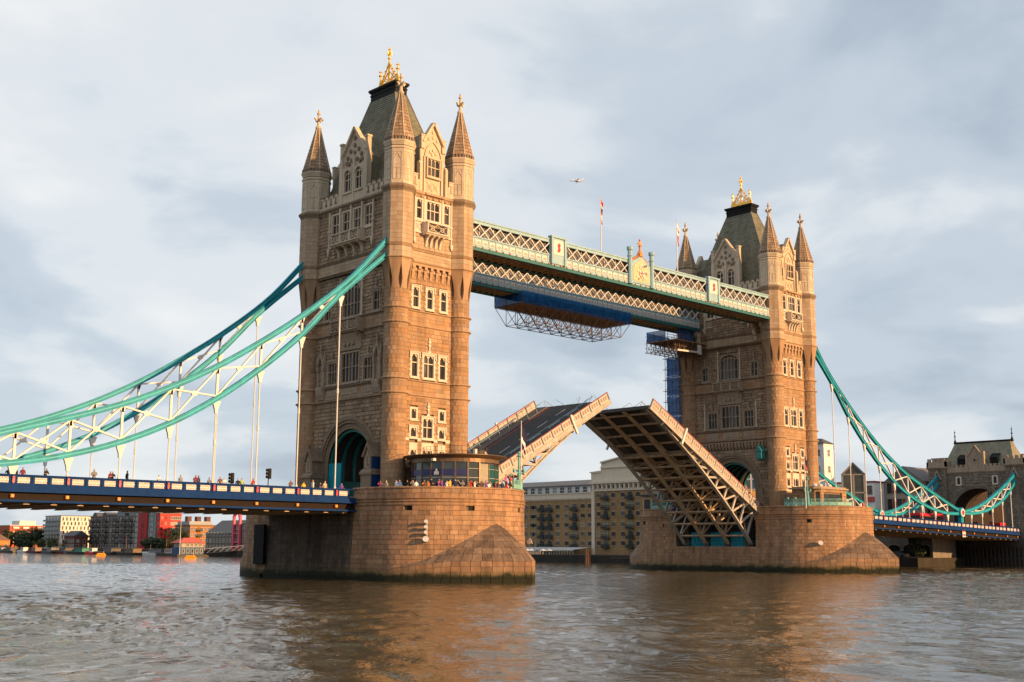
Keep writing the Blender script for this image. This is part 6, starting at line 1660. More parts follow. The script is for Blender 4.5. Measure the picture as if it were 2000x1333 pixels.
def balcony_unit(B, F, s, z, w, d=1.1, mt=None):
    mb = MB(); mb.fbox(F, s - w / 2, s + w / 2, 0, d, z - .12, z)
    for k in range(int(w / .18) + 1): x = s - w / 2 + k * w / int(w / .18); mb.bar(F(x, d - .03, z), F(x, d - .03, z + 1.0), .04)
    for k in range(5):
        for sg in (-1, 1): mb.bar(F(s + sg * w / 2, d * k / 5, z), F(s + sg * w / 2, d * k / 5, z + 1.0), .04)
    mb.fbox(F, s - w / 2, s + w / 2, d - .06, d, z + .97, z + 1.04); mb.fbox(F, s - w / 2, s + w / 2, d - .03, d - .01, z + .1, z + .55)
    mb.build('balcony', mt or mat('balcony_iron', (.02, .03, .03), .5), B)

def build_wharf():
    br = mat('yellow_stock_brick', (.30, .185, .085), .9, ramp=None, var=.22, nscale=1.5, bump=.01, streak=.15)
    cr = mat('cream_render', (.66, .56, .43), .8, var=.08, streak=.12); wf = mat('window_arch_brick', (.42, .33, .24), .85, var=.15)
    B, ro, FN_, FW_, hx, hy, h = block('brick_warehouse', 'long brown brick warehouse flats with black iron balconies between the two piers', 150, 175, 98.2, 150, 1.9, 17.2, br, roof='flat')
    cyy = 124.1
    S = lambda y: cyy - y
    for yo in (0, 22.6):
        for zc in (4.3, 6.9, 9.4, 11.9, 14.5):
            for y in (99.9, 102.6, 108.8, 112.3): put_win(B, FN_, S(y + yo), zc - 1.9, 1.5, 1.15, 'arch', wf, M_GLASS)
            for y in (105.7, 115.4, 118.5):
                put_win(B, FN_, S(y + yo), zc - 2.6 + .1, 1.7, 2.0, 'arch', wf, M_GLASS)
                balcony_unit(B, FN_, S(y + yo) + .2, zc - 2.5, 2.5)
            if yo == 0: put_win(B, FN_, S(121.5), zc - 1.9, 1.5, 1.15, 'arch', wf, M_GLASS)
    b = MB(); b.box(-hx - .35, -hx + .5, -hy, hy, 15.3, 16.9); b.box(-hx - .6, -hx + .5, -hy, hy, 16.7, 16.95); b.box(-hx - .15, -hx + .2, -hy, hy, 15.0, 15.3); b.build('cornice', cr, B)
    b = MB(); b.box(-hx + 1.2, hx, -hy, hy, 16.9, 19.2); at = b.build('attic_storey', mat('attic_render', (.56, .58, .6), .7), B)
    for k in range(17): put_win(B, Fr((-hx + 1.2, 0, 0), (0, -1, 0), (-1, 0, 0)), hy - 1.6 - 2.95 * k, 17.0, 1.5, 1.6, 'sash', M_WHITE, M_GLASS)
    r = MB(); r.add([(-hx + .7, -hy, 19.1), (-hx + .7, hy, 19.1), (-hx + 4.5, hy, 20.7), (-hx + 4.5, -hy, 20.7), (hx, hy, 20.7), (hx, -hy, 20.7)], [(0, 1, 2, 3), (3, 2, 4, 5)]); r.box(-hx + .6, -hx + 1.3, -hy, hy, 18.9, 19.2); r.build('mansard_roof', mat('grey_lead_roof', (.17, .15, .14), .6), B)
    b = MB()
    for k in range(25): b.bar((-hx + .3, -hy + 2.1 * k, 16.95), (-hx + .3, -hy + 2.1 * k, 17.8), .04)
    b.bar((-hx + .3, -hy, 17.8), (-hx + .3, hy, 17.8), .04); b.build('roof_railing', M_WHITE, B)
    # taller pedimented block
    B, ro, FN_, FW_, hx, hy, h = block('pedimented_warehouse', 'taller brick warehouse with cream pediment behind the raised right leaf', 149, 178, 62, 98.1, 1.9, 19.0, br, roof='flat')
    cyy = 80.05; S = lambda y: cyy - y
    for zc in (4.35, 6.8, 9.4, 12.2, 14.7, 17.2):
        for y in (95.85, 90.5, 87.1, 81.8, 78.5, 73.2, 69.9, 64.5): put_win(B, FN_, S(y), zc - 1.9, 1.35, 1.15, 'arch', wf, M_GLASS)
        for y in (93.2, 84.5, 75.9, 67.2):
            put_win(B, FN_, S(y), zc - 2.5, 1.6, 2.0, 'arch', wf, M_GLASS); balcony_unit(B, FN_, S(y) + .2, zc - 2.5, 2.4)
    b = MB(); b.fbox(FN_, -hy, hy, -1, .35, 17.0, 17.5); b.fbox(FN_, -hy - .3, hy + .3, -1, .9, 19.0, 19.6); b.fbox(FN_, -hy, hy, -1, .2, 17.5, 19.0)
    for k in range(22):
        x = -hy + .8 + 1.6 * k; b.fbox(FN_, x - .22, x + .22, 0, .55, 17.5, 19.0); b.fpoly(FN_, [(x + .38 * math.cos(PI * i / 6), 18.7 + .3 * math.sin(PI * i / 6)) for i in range(7)], 0, .45)
    for y in (98.0,): b.fbox(FN_, S(y) - .2, S(y) + .9, -.5, .3, 0, 17)
    b.build('entablature', cr, B)
    for k in range(22): put_win(B, Fr(FN_.o + FN_.n * .21, FN_.s, FN_.n), -hy + 1.6 + 1.6 * k, 17.7, .7, .9, 'plain', cr, M_GLASS)
    p = MB(); p.fpoly(FN_, [(S(a), z - 1.9) for a, z in ((98.5, 21.4), (98.5, 24.3), (94.9, 24.6), (94.7, 26.8), (84, 28.4), (73.3, 26.8), (73.1, 24.6), (62, 24.3), (62, 21.4))], -1.2, 0); p.fpoly(FN_, [(S(a), z - 1.9) for a, z in ((94.9, 26.5), (94.9, 26.9), (84, 28.6), (73.1, 26.9), (73.1, 26.5), (84, 28.2))], -1.2, .4); p.fbox(FN_, S(98.8), S(94.8), -1.2, .3, 22.1, 22.4); p.fbox(FN_, S(94.9), S(73), -1.2, .35, 23.2, 23.5)
    p.build('pediment', cr, B)
    # riverside terrace
    T = thing('restaurant_terrace', 'riverside restaurant terrace with pale awning at the foot of the warehouses', 'terrace', (138, 112, 1.9))
    a = MB(); a.add([(3, -14, 1.2), (3, 30, 1.2), (10, 30, 1.9), (10, -14, 1.9)], [(0, 1, 2, 3)]); a.box(2.9, 3.1, -14, 30, 1.0, 1.25); a.build('awning', M_WHITE, T)
    a = MB()
    for k in range(45): a.bar((3, -14 + k, 0), (3, -14 + k, 1.1), .08)
    a.build('awning_post', M_WHITE, T)
    a = MB()
    for k in range(90): a.bar((-9.4, -14 + .5 * k, -.3), (-9.4, -14 + .5 * k, .75), .05)
    a.box(-9.5, -9.3, -14, 30, .7, .8); a.build('railing', M_WHITE, T)
    rng = random.Random(8)
    for k in range(16):
        u = MB(); x, y = -5 + rng.uniform(-3, 4), -12 + 2.6 * k; u.lathe(x, y, [(.05, 0), (.05, 1.0), (1.1, .95), (.1, 1.45)], 8); u.build('parasol', M_WHITE, T)
    J = thing('river_jetty', 'dark timber jetty on piles along the far quay', 'jetty', (129, 95, 0))
    MB().box(-1.4, 6, -55, 70, 1.1, 1.5).build('deck', mat('jetty_timber', (.06, .05, .04), .85, var=.3), J)
    for k in range(32): MB().tube([(-1.2, -54 + 4 * k, -1.5), (-1.2, -54 + 4 * k, 1.6)], .2, 6).build('pile', mat('jetty_timber', (.06, .05, .04)), J)
    D_ = thing('mooring_dolphin', 'rusty cluster of mooring piles standing off the far quay', 'mooring', (124.5, 77.5, 0))
    for k in range(6): an = PI / 3 * k; MB().tube([(.5 * math.cos(an), .5 * math.sin(an), -1.5), (.4 * math.cos(an), .4 * math.sin(an), 3.4)], .28, 6).build('pile', mat('rusty_pile', (.22, .10, .055), .8, var=.35), D_)

def build_right_bank():
    wh = mat('white_boarding', (.72, .70, .67), .7, var=.06)
    bei = mat('beige_concrete', (.31, .265, .22), .8, var=.12)
    redp = mat('dark_red_panel', (.26, .035, .025), .7, var=.15)
    B, ro, FN_, FW_, hx, hy, h = block('white_tower_house', 'white boarded tower house rising behind the far tower', 161.4, 165.6, 33.0, 42.0, 1.9, 29.2, wh, roof='hip', roofm=mat('dark_slate', (.08, .08, .085), .7))
    for z in (10.5, 15.5, 20.2, 24.2):
        for s in (2.9,): put_win(B, FN_, s, z, 1.1, 1.6, 'sash', wh, M_GLASS)
        put_win(B, FW_, 0, z, 1.0, 1.6, 'sash', wh, M_GLASSB)
    q = MB(); q.lathe(-1.4, 2.5, [(1.7, 27), (1.7, 32.5), (2.0, 32.6), (0, 36.5)], 8); q.build('turret', wh, B)
    gm = mat('office_glass', (.06, .06, .045), .12, var=.4, nscale=.5)
    B = thing('gabled_glass_block', 'narrow glass building with gabled front right of the far tower', 'building', (142.6, 19.2, 1.9))
    F = Fr((0, -2.2, 0), Vector((.50, -.86, 0)), Vector((-.86, -.50, 0)))
    fr = bei
    w = MB(); w.fpoly(F, [(-.1, 0), (4.6, 0), (4.6, 18.2), (2.3, 20.6), (-.1, 18.2)], -8, 0); w.build('wall', gm, B)
    m_ = MB()
    for x in (-.15, 2.25, 4.6): m_.fbox(F, x - .22, x + .22, -.1, .12, 0, 18.2)
    for z in (2, 6, 10, 14, 18): m_.fbox(F, -.2, 4.7, -.1, .12, z, z + .3)
    for sg in (0, 4.5): m_.bar(F(sg, 0, 18.3), F(2.25, 0, 20.7), .3, .3, F.n)
    for z in (2, 6, 10, 14, 18): m_.fbox(Fr(F.o, -F.n, -F.s), 0, 8, 0.1, .22, z, z + .3)
    for x in (2, 4, 6, 8): m_.fbox(Fr(F.o, -F.n, -F.s), x - .12, x + .12, .1, .22, 0, 18.2)
    m_.build('mullions', fr, B)
    r = MB(); r.add([F(-.4, .3, 18.2), F(2.25, .3, 20.9), F(2.25, -8, 20.9), F(-.4, -8, 18.2)], [(0, 1, 2, 3)]); r.add([F(4.9, .3, 18.2), F(2.25, .3, 20.9), F(2.25, -8, 20.9), F(4.9, -8, 18.2)], [(0, 1, 2, 3)]); r.build('roof', mat('glazed_roof', (.5, .5, .46), .3, var=.15), B)
    B, ro, FN_, FW_, hx, hy, h = block('red_banded_block', 'low white building with dark red bands beyond the right deck', 166, 180, 22.5, 42, 1.9, 19.5, wh, roof='flat', roofm=redp)
    for k in range(7): put_win(B, FN_, hy - 1.2 - 2.7 * k if 0 else -hy + 1.0 + 2.7 * k, 11.0, .9, 1.0, 'sash', mat('dark_frame', (.06, .05, .05), .5), wh)
    for k in range(4): put_win(B, FN_, -hy + 2.4 + 4.8 * k, 14.8, 4.2, 2.0, 'strip', bei, M_GLASS)
    b = MB(); b.fbox(FN_, -hy, hy, 0, .3, 13.0, 14.2); b.build('red_band', mat('light_red_band', (.5, .07, .07), .6), B)
    B, ro, FN_, FW_, hx, hy, h = block('red_panel_block', 'beige office block with dark red panels and grey roof behind the right chains', 170.5, 186, 12.3, 22.3, 1.9, 19.6, bei, roof='gable_x', roofm=mat('grey_slate_roof', (.14, .12, .11), .7))
    for z in (3.6, 7.4, 11.2, 15.0):
        for k in range(4):
            s = -hy + 1.3 + 2.45 * k; put_win(B, FN_, s, z, 1.3, 2.5, 'plain', bei, M_GLASS)
            q = MB(); q.fbox(FN_, s + .8, s + 1.55, 0, .06, z, z + 2.5); q.build('red_panel', redp, B)
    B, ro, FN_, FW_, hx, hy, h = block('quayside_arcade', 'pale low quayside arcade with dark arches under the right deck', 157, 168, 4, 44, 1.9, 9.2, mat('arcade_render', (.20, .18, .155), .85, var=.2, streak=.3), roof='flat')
    for k in range(11):
        put_win(B, FN_, -hy + 2 + 3.6 * k, .2, 2.6, 2.6, 'arch', bei, M_BLACK); put_win(B, FN_, -hy + 2 + 3.6 * k, 4.6, 1.2, 2.2, 'plain', bei, M_GLASS)
        q = MB(); q.fbox(FN_, -hy + 3.1 + 3.6 * k, -hy + 4.4 + 3.6 * k, 0, .06, 4.6, 6.8); q.build('red_panel', redp, B)
    B, ro, FN_, FW_, hx, hy, h = block('tan_brick_block', 'tan brick block seen through the gatehouse arch', 203, 222, -34, 26, 1.9, 27, mat('tan_brick', (.42, .20, .08), .85, var=.15), roof='flat')  # widened and raised to block the low sun from the gatehouse vault
    rows_of(B, FN_, hy, 3, 22, 5, 14, 1.2, 2.0, 'sash', bei); rows_of(B, FW_, hx, 3, 22, 5, 4, 1.2, 2.0, 'sash', bei)
    B, ro, FN_, FW_, hx, hy, h = block('glazed_office', 'white-framed glazed office seen through the far archway', 190, 205, 70, 110, 1.9, 30, mat('office_glazing', (.14, .16, .16), .2, var=.3), roof='flat')
    m_ = MB()
    for k in range(14): m_.fbox(FN_, -hy + 3 * k - .25, -hy + 3 * k + .25, 0, .3, 0, 28)
    for z in range(0, 28, 3): m_.fbox(FN_, -hy, hy, 0, .25, z, z + .5)
    m_.build('white_frame', wh, B)
    # cars and bush by the quay
    for k, (y, c, nm) in enumerate(((8.6, (.02, .02, .025), 'black'), (13.6, (.35, .36, .38), 'silver'))):
        V = thing('parked_car', nm + ' car parked by the quayside arcade under the right deck', 'car', (150.2, y, 1.9), R(90), 'cars parked on the quay')
        mc = mat('car_paint_' + nm, c, .25); F = Fr((0, 0, 0), (1, 0, 0), (0, -1, 0))
        b = MB(); b.fpoly(F, [(-2.1, .3), (2.1, .3), (2.1, .75), (1.5, .9), (.8, 1.4), (-.9, 1.42), (-1.5, .95), (-2.1, .85)], -.85, .85); b.build('body', mc, V)
        b = MB(); b.fpoly(F, [(-1.35, .95), (1.3, .93), (.72, 1.34), (-.85, 1.36)], -.87, .87); b.build('windows', M_GLASS, V)
        for x in (-1.3, 1.3):
            for sg in (-1, 1):
                w = MB(); w.lathe(0, 0, [(.0, -.1), (.32, -.1), (.32, .1), (0, .1)], 14); w.v = [(x + p[0], sg * .82 + p[2], .32 + p[1]) for p in w.v]; w.build('wheel', M_BLACK, V)
        for sg in (-1, 1): MB().box(2.08, 2.13, sg * .6 - .18, sg * .6 + .18, .6, .75).build('headlight', M_WHITE, V)
    # buses
    for x, y, nm in ((141.2, -3.0, 'red bus crossing the right deck behind its parapet'), (192, 3.0, 'red bus beyond the gatehouse arch')):
        V = thing('bus', nm, 'bus', (x, y, zl(min(x, 172)) - 1.25 if x < 175 else 6.9), R(2), 'red buses')
        b = MB(); b.box(-5.6, 5.6, -1.25, 1.25, .35, 3.0); b.box(-5.5, 5.5, -1.15, 1.15, 3.0, 3.12); b.build('body', M_RED, V)
        for k in range(7): MB().box(-5.2 + 1.5 * k, -3.85 + 1.5 * k, -1.28, -1.25, 1.5, 2.55).build('side_window', M_GLASS, V)
        MB().box(-5.63, -5.6, -1.1, 1.1, 1.3, 2.6).build('windscreen', M_GLASS, V)
        for xx in (-3.6, 3.4):
            for sg in (-1, 1):
                w = MB(); w.lathe(0, 0, [(.0, -.15), (.48, -.15), (.48, .15), (0, .15)], 14); w.v = [(xx + p[0], sg * 1.15 + p[2], .48 + p[1]) for p in w.v]; w.build('wheel', M_BLACK, V)
    tree((153.6, 6.0, 1.9), 5.6, 2.3, 'bushy green tree on the quay under the right deck', (.05, .075, .025), 77)

LEAFM = {}
def tree(loc, h, r, label, col, seed, group='trees along the banks', n=1700):
    rng = random.Random(seed); T = thing('tree', label, 'tree', loc, rng.uniform(0, 6), group)
    b = MB(); b.tube([(0, 0, -.2), (.1, 0, h * .25), (0, .1, h * .5), (.05, 0, h * .75)], [h * .035, h * .028, h * .02, h * .008], 6)
    for k in range(5):
        a = k * 1.25 + rng.random(); z = h * rng.uniform(.3, .5); b.tube([(0, 0, z), (r * .4 * math.cos(a), r * .4 * math.sin(a), z + h * .15), (r * .7 * math.cos(a), r * .7 * math.sin(a), z + h * .28)], [h * .015, h * .01, h * .004], 5)
    b.build('trunk', mat('bark', (.06, .045, .03), .9), T)
    cl = [(Vector((rng.gauss(0, .42) * r, rng.gauss(0, .42) * r, h * rng.uniform(.2, .88))), rng.uniform(.3, .55) * r) for _ in range(16)]
    c = MB()
    for k in range(n):
        o, q = cl[rng.randrange(16)]; d = Vector((rng.gauss(0, 1), rng.gauss(0, 1), rng.gauss(0, 1))).normalized()
        p = o + d * q * rng.uniform(.6, 1.05); p.z = max(p.z, h * .05)
        u = Vector((rng.gauss(0, 1), rng.gauss(0, 1), rng.gauss(0, .6))).normalized(); v = u.cross(d + Vector((.1, .2, .3))).normalized(); s = rng.uniform(.12, .24) * r * .55
        c.add([p - u * s, p - v * s * .6, p + u * s, p + v * s * .6], [(0, 1, 2, 3)], 0, rng.random())
    c.build('crown', mat('foliage_%d' % int(col[0] * 1000), col, .7, var=.3, tint=.45), T)

def boat(loc, rz, L, w, hull, cab, label, mast=0, hcol=None):
    T = thing('moored_boat', label, 'boat', loc, rz, 'boats moored along the far bank')
    b = MB(); n = 10; rows = []
    for i in range(n + 1):
        f = i / n; x = -L / 2 + L * f; k = w / 2 * (1 - max(0, (f - .65) / .35) ** 2) * (1 if f > .06 else .8); sh = .9 + .5 * f ** 3 * (L / 18)
        rows.append([(x, -k, sh), (x, -k * .85, -.3), (x, k * .85, -.3), (x, k, sh), (x, 0, sh + .05), (x, -k, sh)])
    b.grid(rows); b.add([rows[0][k] for k in range(4)], [(0, 1, 2, 3)]); b.build('hull', hull, T)
    c = MB(); c.box(-L * .35, -L * .05, -w * .35, w * .35, .9, 2.4); c.box(-L * .37, -L * .03, -w * .38, w * .38, 2.4, 2.52); c.build('cabin', cab, T)
    for sg in (-1, 1):
        for k in range(3): MB().box(-L * .32 + k * L * .09, -L * .32 + k * L * .09 + L * .055, sg * w * .352 - .02, sg * w * .352 + .02, 1.5, 2.1).build('window', M_GLASS, T)
    c = MB(); c.box(0, L * .3, -w * .3, w * .3, .95, 1.35); c.build('hatch', hcol or hull, T)
    if mast: m_ = MB(); m_.tube([(L * .05, 0, 1), (L * .05, 0, 1 + mast)], [.09, .04], 6); m_.bar((L * .05, 0, 2.6), (L * .35, 0, 2.2), .1); m_.build('mast', mat('mast_wood', (.25, .17, .1), .6), T)

def build_left_bank():
    cr = M_CREAM; dkf = mat('dark_frame', (.06, .05, .05), .5)
    bW = mat('white_cladding', (.70, .64, .58), .7, var=.05)
    gl = mat('balcony_glass', (.10, .13, .13), .15, var=.3)
    B, ro, FN_, FW_, hx, hy, h = block('white_flats', 'white block of flats with staggered slot windows on the far left bank', 140, 156.5, 422, 439.5, 1.9, 16.8, bW)
    for r in range(7):
        for k in range(9):
            s = -hx + 1.2 + 1.75 * k + (.4 if r % 2 else -.2); put_win(B, FW_, s, .5 + 2.05 * r, .75, 1.6, 'plain', bW, M_GLASS)
        for k in range(5): put_win(B, FN_, -hy + 1.9 + 3.4 * k, .5 + 2.05 * r, 2.3, 1.6, 'strip', bW, gl)
        if r: q = MB(); q.fbox(FN_, -hy, hy, 0, 1.2, .2 + 2.05 * r, .3 + 2.05 * r); q.fbox(FN_, -hy, hy, 1.15, 1.2, .3 + 2.05 * r, 1.0 + 2.05 * r); q.build('balcony', gl, B)
    dk = mat('dark_brick', (.11, .065, .048), .9, var=.25, nscale=1)
    B, ro, FN_, FW_, hx, hy, h = block('gabled_brick_house', 'small dark red brick gabled house in front of the white flats', 132, 138, 388, 399, 1.9, 7.6, mat('dark_red_brick', (.14, .05, .04), .9, var=.2), roof='gable_y', roofm=mat('dark_slate', (.08, .08, .085)))
    rows_of(B, FN_, hy, .8, 5.0, 2, 5, 1.0, 1.1, 'plain', cr); rows_of(B, FW_, hx, .8, 5.0, 2, 2, 1.0, 1.1, 'plain', cr)
    B, ro, FN_, FW_, hx, hy, h = block('arched_top_flats', 'dark brick riverside flats with two rounded rooftops on the left bank', 140, 156, 369, 391, 1.9, 15.8, dk)
    for s in (-6.5, 3.0): q = MB(); q.fpoly(FN_, [(s + 2.3 * math.cos(PI * i / 10), h + 2.0 * math.sin(PI * i / 10)) for i in range(11)], -12, .1); q.build('barrel_roof', mat('dark_slate', (.08, .08, .085)), B)
    rows_of(B, FN_, hy, .6, 14.2, 6, 7, 1.5, 1.5, 'strip', cr, M_GLASS)
    for r in range(1, 6):
        for s in (-8, -2.4, 5.5): balcony_unit(B, FN_, s, .5 + 2.27 * r, 3.2, 1.4)
    rows_of(B, FW_, hx, .6, 14.2, 6, 4, 1.2, 1.4, 'plain', cr)
    B, ro, FN_, FW_, hx, hy, h = block('penthouse_flats', 'dark brick flats with glass penthouses beside the red tower', 140, 156, 348, 369, 1.9, 15.6, dk)
    q = MB(); q.box(-hx + 1, hx, -hy + 2, -hy + 8, h, h + 2.2); q.box(-hx + 1, hx, hy - 9, hy - 2, h, h + 2.6); q.build('penthouse', gl, B)
    q = MB(); q.box(-hx - .5, hx, -hy + 1, -hy + 9, h + 2.2, h + 2.5); q.box(-hx - .8, hx, hy - 10, hy - 1, h + 2.6, h + 2.9); q.build('penthouse_roof', dkf, B)
    rows_of(B, FN_, hy, .6, 14.2, 6, 7, 1.5, 1.5, 'strip', cr, M_GLASS)
    for r in range(1, 6):
        for s in (-6, 1.5, 7): balcony_unit(B, FN_, s, .5 + 2.27 * r, 3.0, 1.4)
    rd = mat('bright_red_render', (.60, .02, .015), .6, var=.06); rd2 = mat('red_render', (.42, .02, .02), .7, var=.08)
    B, ro, FN_, FW_, hx, hy, h = block('glass_and_red_flats', 'dark glass flats with a tall red stair strip on the left bank', 139.8, 150, 329.7, 347.8, 1.9, 17.0, gl)
    q = MB(); q.fbox(FN_, -5.4, 2.2, 0, .4, 0, 15.0); q.build('red_strip', rd2, B)
    for r in range(7):
        for s in (-2.2, -1.0): put_win(B, Fr(FN_.o + FN_.n * .4, FN_.s, FN_.n), s, .7 + 2.1 * r, .6, 1.6, 'plain', rd2, M_GLASS)
        for s in (-7.6, 5.6): put_win(B, FN_, s, .7 + 2.2 * r, 2.6, 1.6, 'strip', dkf, mat('pale_glass', (.3, .31, .27), .3, var=.3))
    B, ro, FN_, FW_, hx, hy, h = block('red_tower_block', 'bright red rendered tower block on the left bank under the deck', 139.9, 149.5, 326.5, 329.5, 1.9, 16.4, rd)
    q = MB(); q.box(-hx + 3, hx - .5, -hy + .5, hy - .5, h + .3, h + 2.6); q.build('rooftop_storey', rd, B); MB().box(-hx + 2.5, hx, -hy, hy, h + 2.6, h + 2.85).build('rooftop_slab', dkf, B)
    for r in range(6):
        for s in (-3.9, -2.2): put_win(B, FW_, s, .9 + 2.25 * r, .75, 1.3, 'sash', rd, M_GLASS)
        put_win(B, FW_, 2.3, .9 + 2.25 * r, 4.6, 1.15, 'strip', cr, M_BLIND if r in (1, 2, 4) else M_GLASSB)
    for r in range(6): put_win(B, FN_, 0, .9 + 2.25 * r, 1.8, 1.2, 'strip', rd, M_GLASS)
    bb = mat('brown_brick', (.20, .105, .055), .9, var=.2); ob = mat('orange_brick', (.33, .135, .04), .9, var=.12)
    B, ro, FN_, FW_, hx, hy, h = block('orange_brick_flats', 'sunlit orange brick flats with rooftop boxes on the left bank', 140, 152, 302, 314, 1.9, 11.4, ob)
    rows_of(B, FN_, hy, .8, 9.6, 4, 6, .85, 1.3, 'sash', cr)
    q = MB(); q.box(-hx + 1, hx - 1, -hy + 2.5, hy, h, h + 1.7); q.build('set_back_storey', mat('grey_zinc', (.3, .3, .31), .6), B)
    for s in (-4.2, 0, 4.2): MB().box(s - .9, s + .9, -hy + 4, -hy + 6, h + 1.7, h + 3.6).build('roof_box', mat('roof_box_brick', (.12, .06, .05), .9), B)
    rows_of(B, FW_, hx, .8, 9.6, 4, 8, .85, 1.3, 'sash', cr, M_GLASS, lambda r, c: c in (2, 6))
    for r in range(1, 4):
        for c in (2, 6): balcony_unit(B, FW_, -hx + 2 * hx * (c + .5) / 8, .8 + 2.2 * r, 2.0)
    gy = mat('grey_timber', (.16, .13, .10), .9, var=.25)
    B, ro, FN_, FW_, hx, hy, h = block('grey_gabled_wharf', 'grey timber wharf building with gabled end beside the near pier edge', 130, 143, 249, 272, 1.9, 8.0, gy, roof='gable_y', roofm=mat('grey_slate_roof', (.14, .12, .11)))
    rows_of(B, FN_, hy, .6, 7.6, 3, 10, .9, 1.3, 'sash', cr); rows_of(B, FW_, hx, .6, 7.6, 3, 5, .9, 1.3, 'sash', cr)
    pk = mat('pink_steel', (.62, .08, .13), .5, var=.1)
    B, ro, FN_, FW_, hx, hy, h = block('pink_framed_wharf', 'brick wharf with a tall pink arched steel frame next to the near pier', 127, 140, 226, 247.5, 1.9, 11.0, dk)
    q = MB(); 
    sc0 = -hy + 2.6
    for k in range(12): u, v = PI * k / 12, PI * (k + 1) / 12; q.bar(FN_(2.0 * math.cos(u) + sc0, .5, 11.2 + 2.0 * math.sin(u)), FN_(2.0 * math.cos(v) + sc0, .5, 11.2 + 2.0 * math.sin(v)), .8, .9, FN_.n)
    for s_ in (-2.0, 2.0): q.bar(FN_(sc0 + s_, .5, 0), FN_(sc0 + s_, .5, 11.2), .8, .8, FN_.n)
    for z in (3, 6, 9): q.bar(FN_(sc0 - 2, .5, z), FN_(sc0 + 2, .5, z), .4, .4, FN_.n)
    q.build('pink_frame', pk, B)
    rows_of(B, FN_, hy, .6, 9.5, 4, 5, 1.2, 1.5, 'sash', cr)
    B, ro, FN_, FW_, hx, hy, h = block('red_brick_flats', 'far red brick flats with white balconies above the trees', 192, 213, 616, 636, 1.9, 15.0, mat('far_red_brick', (.42, .10, .05), .9, var=.12), roofm=M_CREAM)
    q = MB(); q.box(-4, 6, -8, 4, h + .3, h + 3); q.build('rooftop_block', M_CREAM, B)
    for r in range(4):
        for s in (-7, -1, 8): q = MB(); q.fbox(FW_, s - 1.8, s + 1.8, 0, 1.2, 2.2 + 3 * r, 3.4 + 3 * r); q.build('balcony', M_CREAM, B)
    B, ro, FN_, FW_, hx, hy, h = block('orange_quay_house', 'orange house with brown hipped roof at the left edge', 118, 129, 452, 468, 1.9, 5.6, mat('orange_render', (.62, .21, .05), .8), roof='hip', roofm=mat('brown_tile_roof', (.18, .11, .075), .85))
    rows_of(B, FN_, hy, .9, 3.5, 1, 4, 1.0, 1.4, 'sash', M_WHITE); rows_of(B, FW_, hx, .9, 3.5, 1, 3, 1.0, 1.4, 'sash', M_WHITE)
    # skyline filler buildings behind
    for k, (x, y, w, hh) in enumerate(((172, 470, 20, 9), (182, 400, 22, 10), (176, 340, 16, 9))):
        B, ro, FN_, FW_, hx, hy, h = block('background_block', 'low brown block behind the riverside flats, ' + ('leftmost', 'middle', 'rightmost')[k] + ' of three', x, x + w, y, y + 18, 1.9, hh, bb, group='background blocks')
        rows_of(B, FW_, hx, 1, 6, 2, 5, 1.2, 1.4, 'plain', cr)
    # river station
    T = thing('river_station', 'blue pier house with red hipped roof floating off the left bank', 'pier house', (112, 252, 0))
    MB().box(-6, 6, -4, 4, -.4, .7).build('pontoon', M_DSTEEL, T); MB().box(-4.5, 4.5, -3, 3, .7, 3.1).build('lower_wall', mat('station_blue', (.015, .07, .15), .6, var=.2), T); MB().box(-4, 4, -2.6, 2.6, 3.1, 4.6).build('upper_wall', mat('station_cream', (.32, .27, .22), .7), T)
    MB().add([(-5, -3.5, 4.6), (5, -3.5, 4.6), (5, 3.5, 4.6), (-5, 3.5, 4.6), (-2, -.5, 6.3), (2, -.5, 6.3), (2, .5, 6.3), (-2, .5, 6.3)], [(0, 1, 5, 4), (1, 2, 6, 5), (2, 3, 7, 6), (3, 0, 4, 7), (4, 5, 6, 7)]).build('roof', mat('coral_roof', (.52, .10, .07), .7), T)
    for k in range(5): put_win(T, Fr((0, -2.6, 0), (1, 0, 0), (0, -1, 0)), -3.2 + 1.6 * k, 3.4, .9, .9, 'sash', M_WHITE); put_win(T, Fr((0, -3, 0), (1, 0, 0), (0, -1, 0)), -3.4 + 1.7 * k, 1.2, .8, 1.3, 'plain', M_WHITE)
    b = MB(); b.tube([(-5, -3.5, .7), (-5, -3.5, 12.5)], [.14, .06], 6); b.build('flag_mast', M_WHITE, T)
    G = thing('gangway', 'white truss gangway from the pier house towards the shore', 'gangway', (120, 241, 1.2))
    b = MB(); p, q = Vector((-3, 7, 0)), Vector((9, -14, 1.8))
    for dz in (0, 1.5): b.bar(p + Vector((0, 0, dz)), q + Vector((0, 0, dz)), .15)
    for k in range(10): b.bar(p.lerp(q, k / 10), p.lerp(q, (k + 1) / 10) + Vector((0, 0, 1.5)), .1)
    b.build('truss', M_WHITE, G); MB().bar(p, q, 1.6, .12).build('walkway', M_FOOT, G)
    # buoys
    for loc, L, nm in (((77.7, 188.0, 0), 3.1, 'larger yellow barge buoy nearer the pier'), ((94.2, 280.4, 0), 3.0, 'smaller yellow barge buoy farther out on the left')):
        T = thing('mooring_buoy', nm, 'buoy', loc, R(-38), 'yellow mooring buoys'); F = Fr((0, 0, 0), (1, 0, 0), (0, -1, 0)); my = mat('buoy_yellow', (.80, .33, .02), .5)
        b = MB(); b.fpoly(F, [(-L / 2, -.2), (L / 2, -.2), (L / 2 - .1, .5), (-L / 2 + .1, .5)], -.9, .9); b.build('hull', my, T); b = MB(); b.fpoly(F, [(-L * .42, .5), (L * .42, .5), (L * .36, .95), (-L * .36, .95)], -.7, .7); b.build('top_float', my, T)
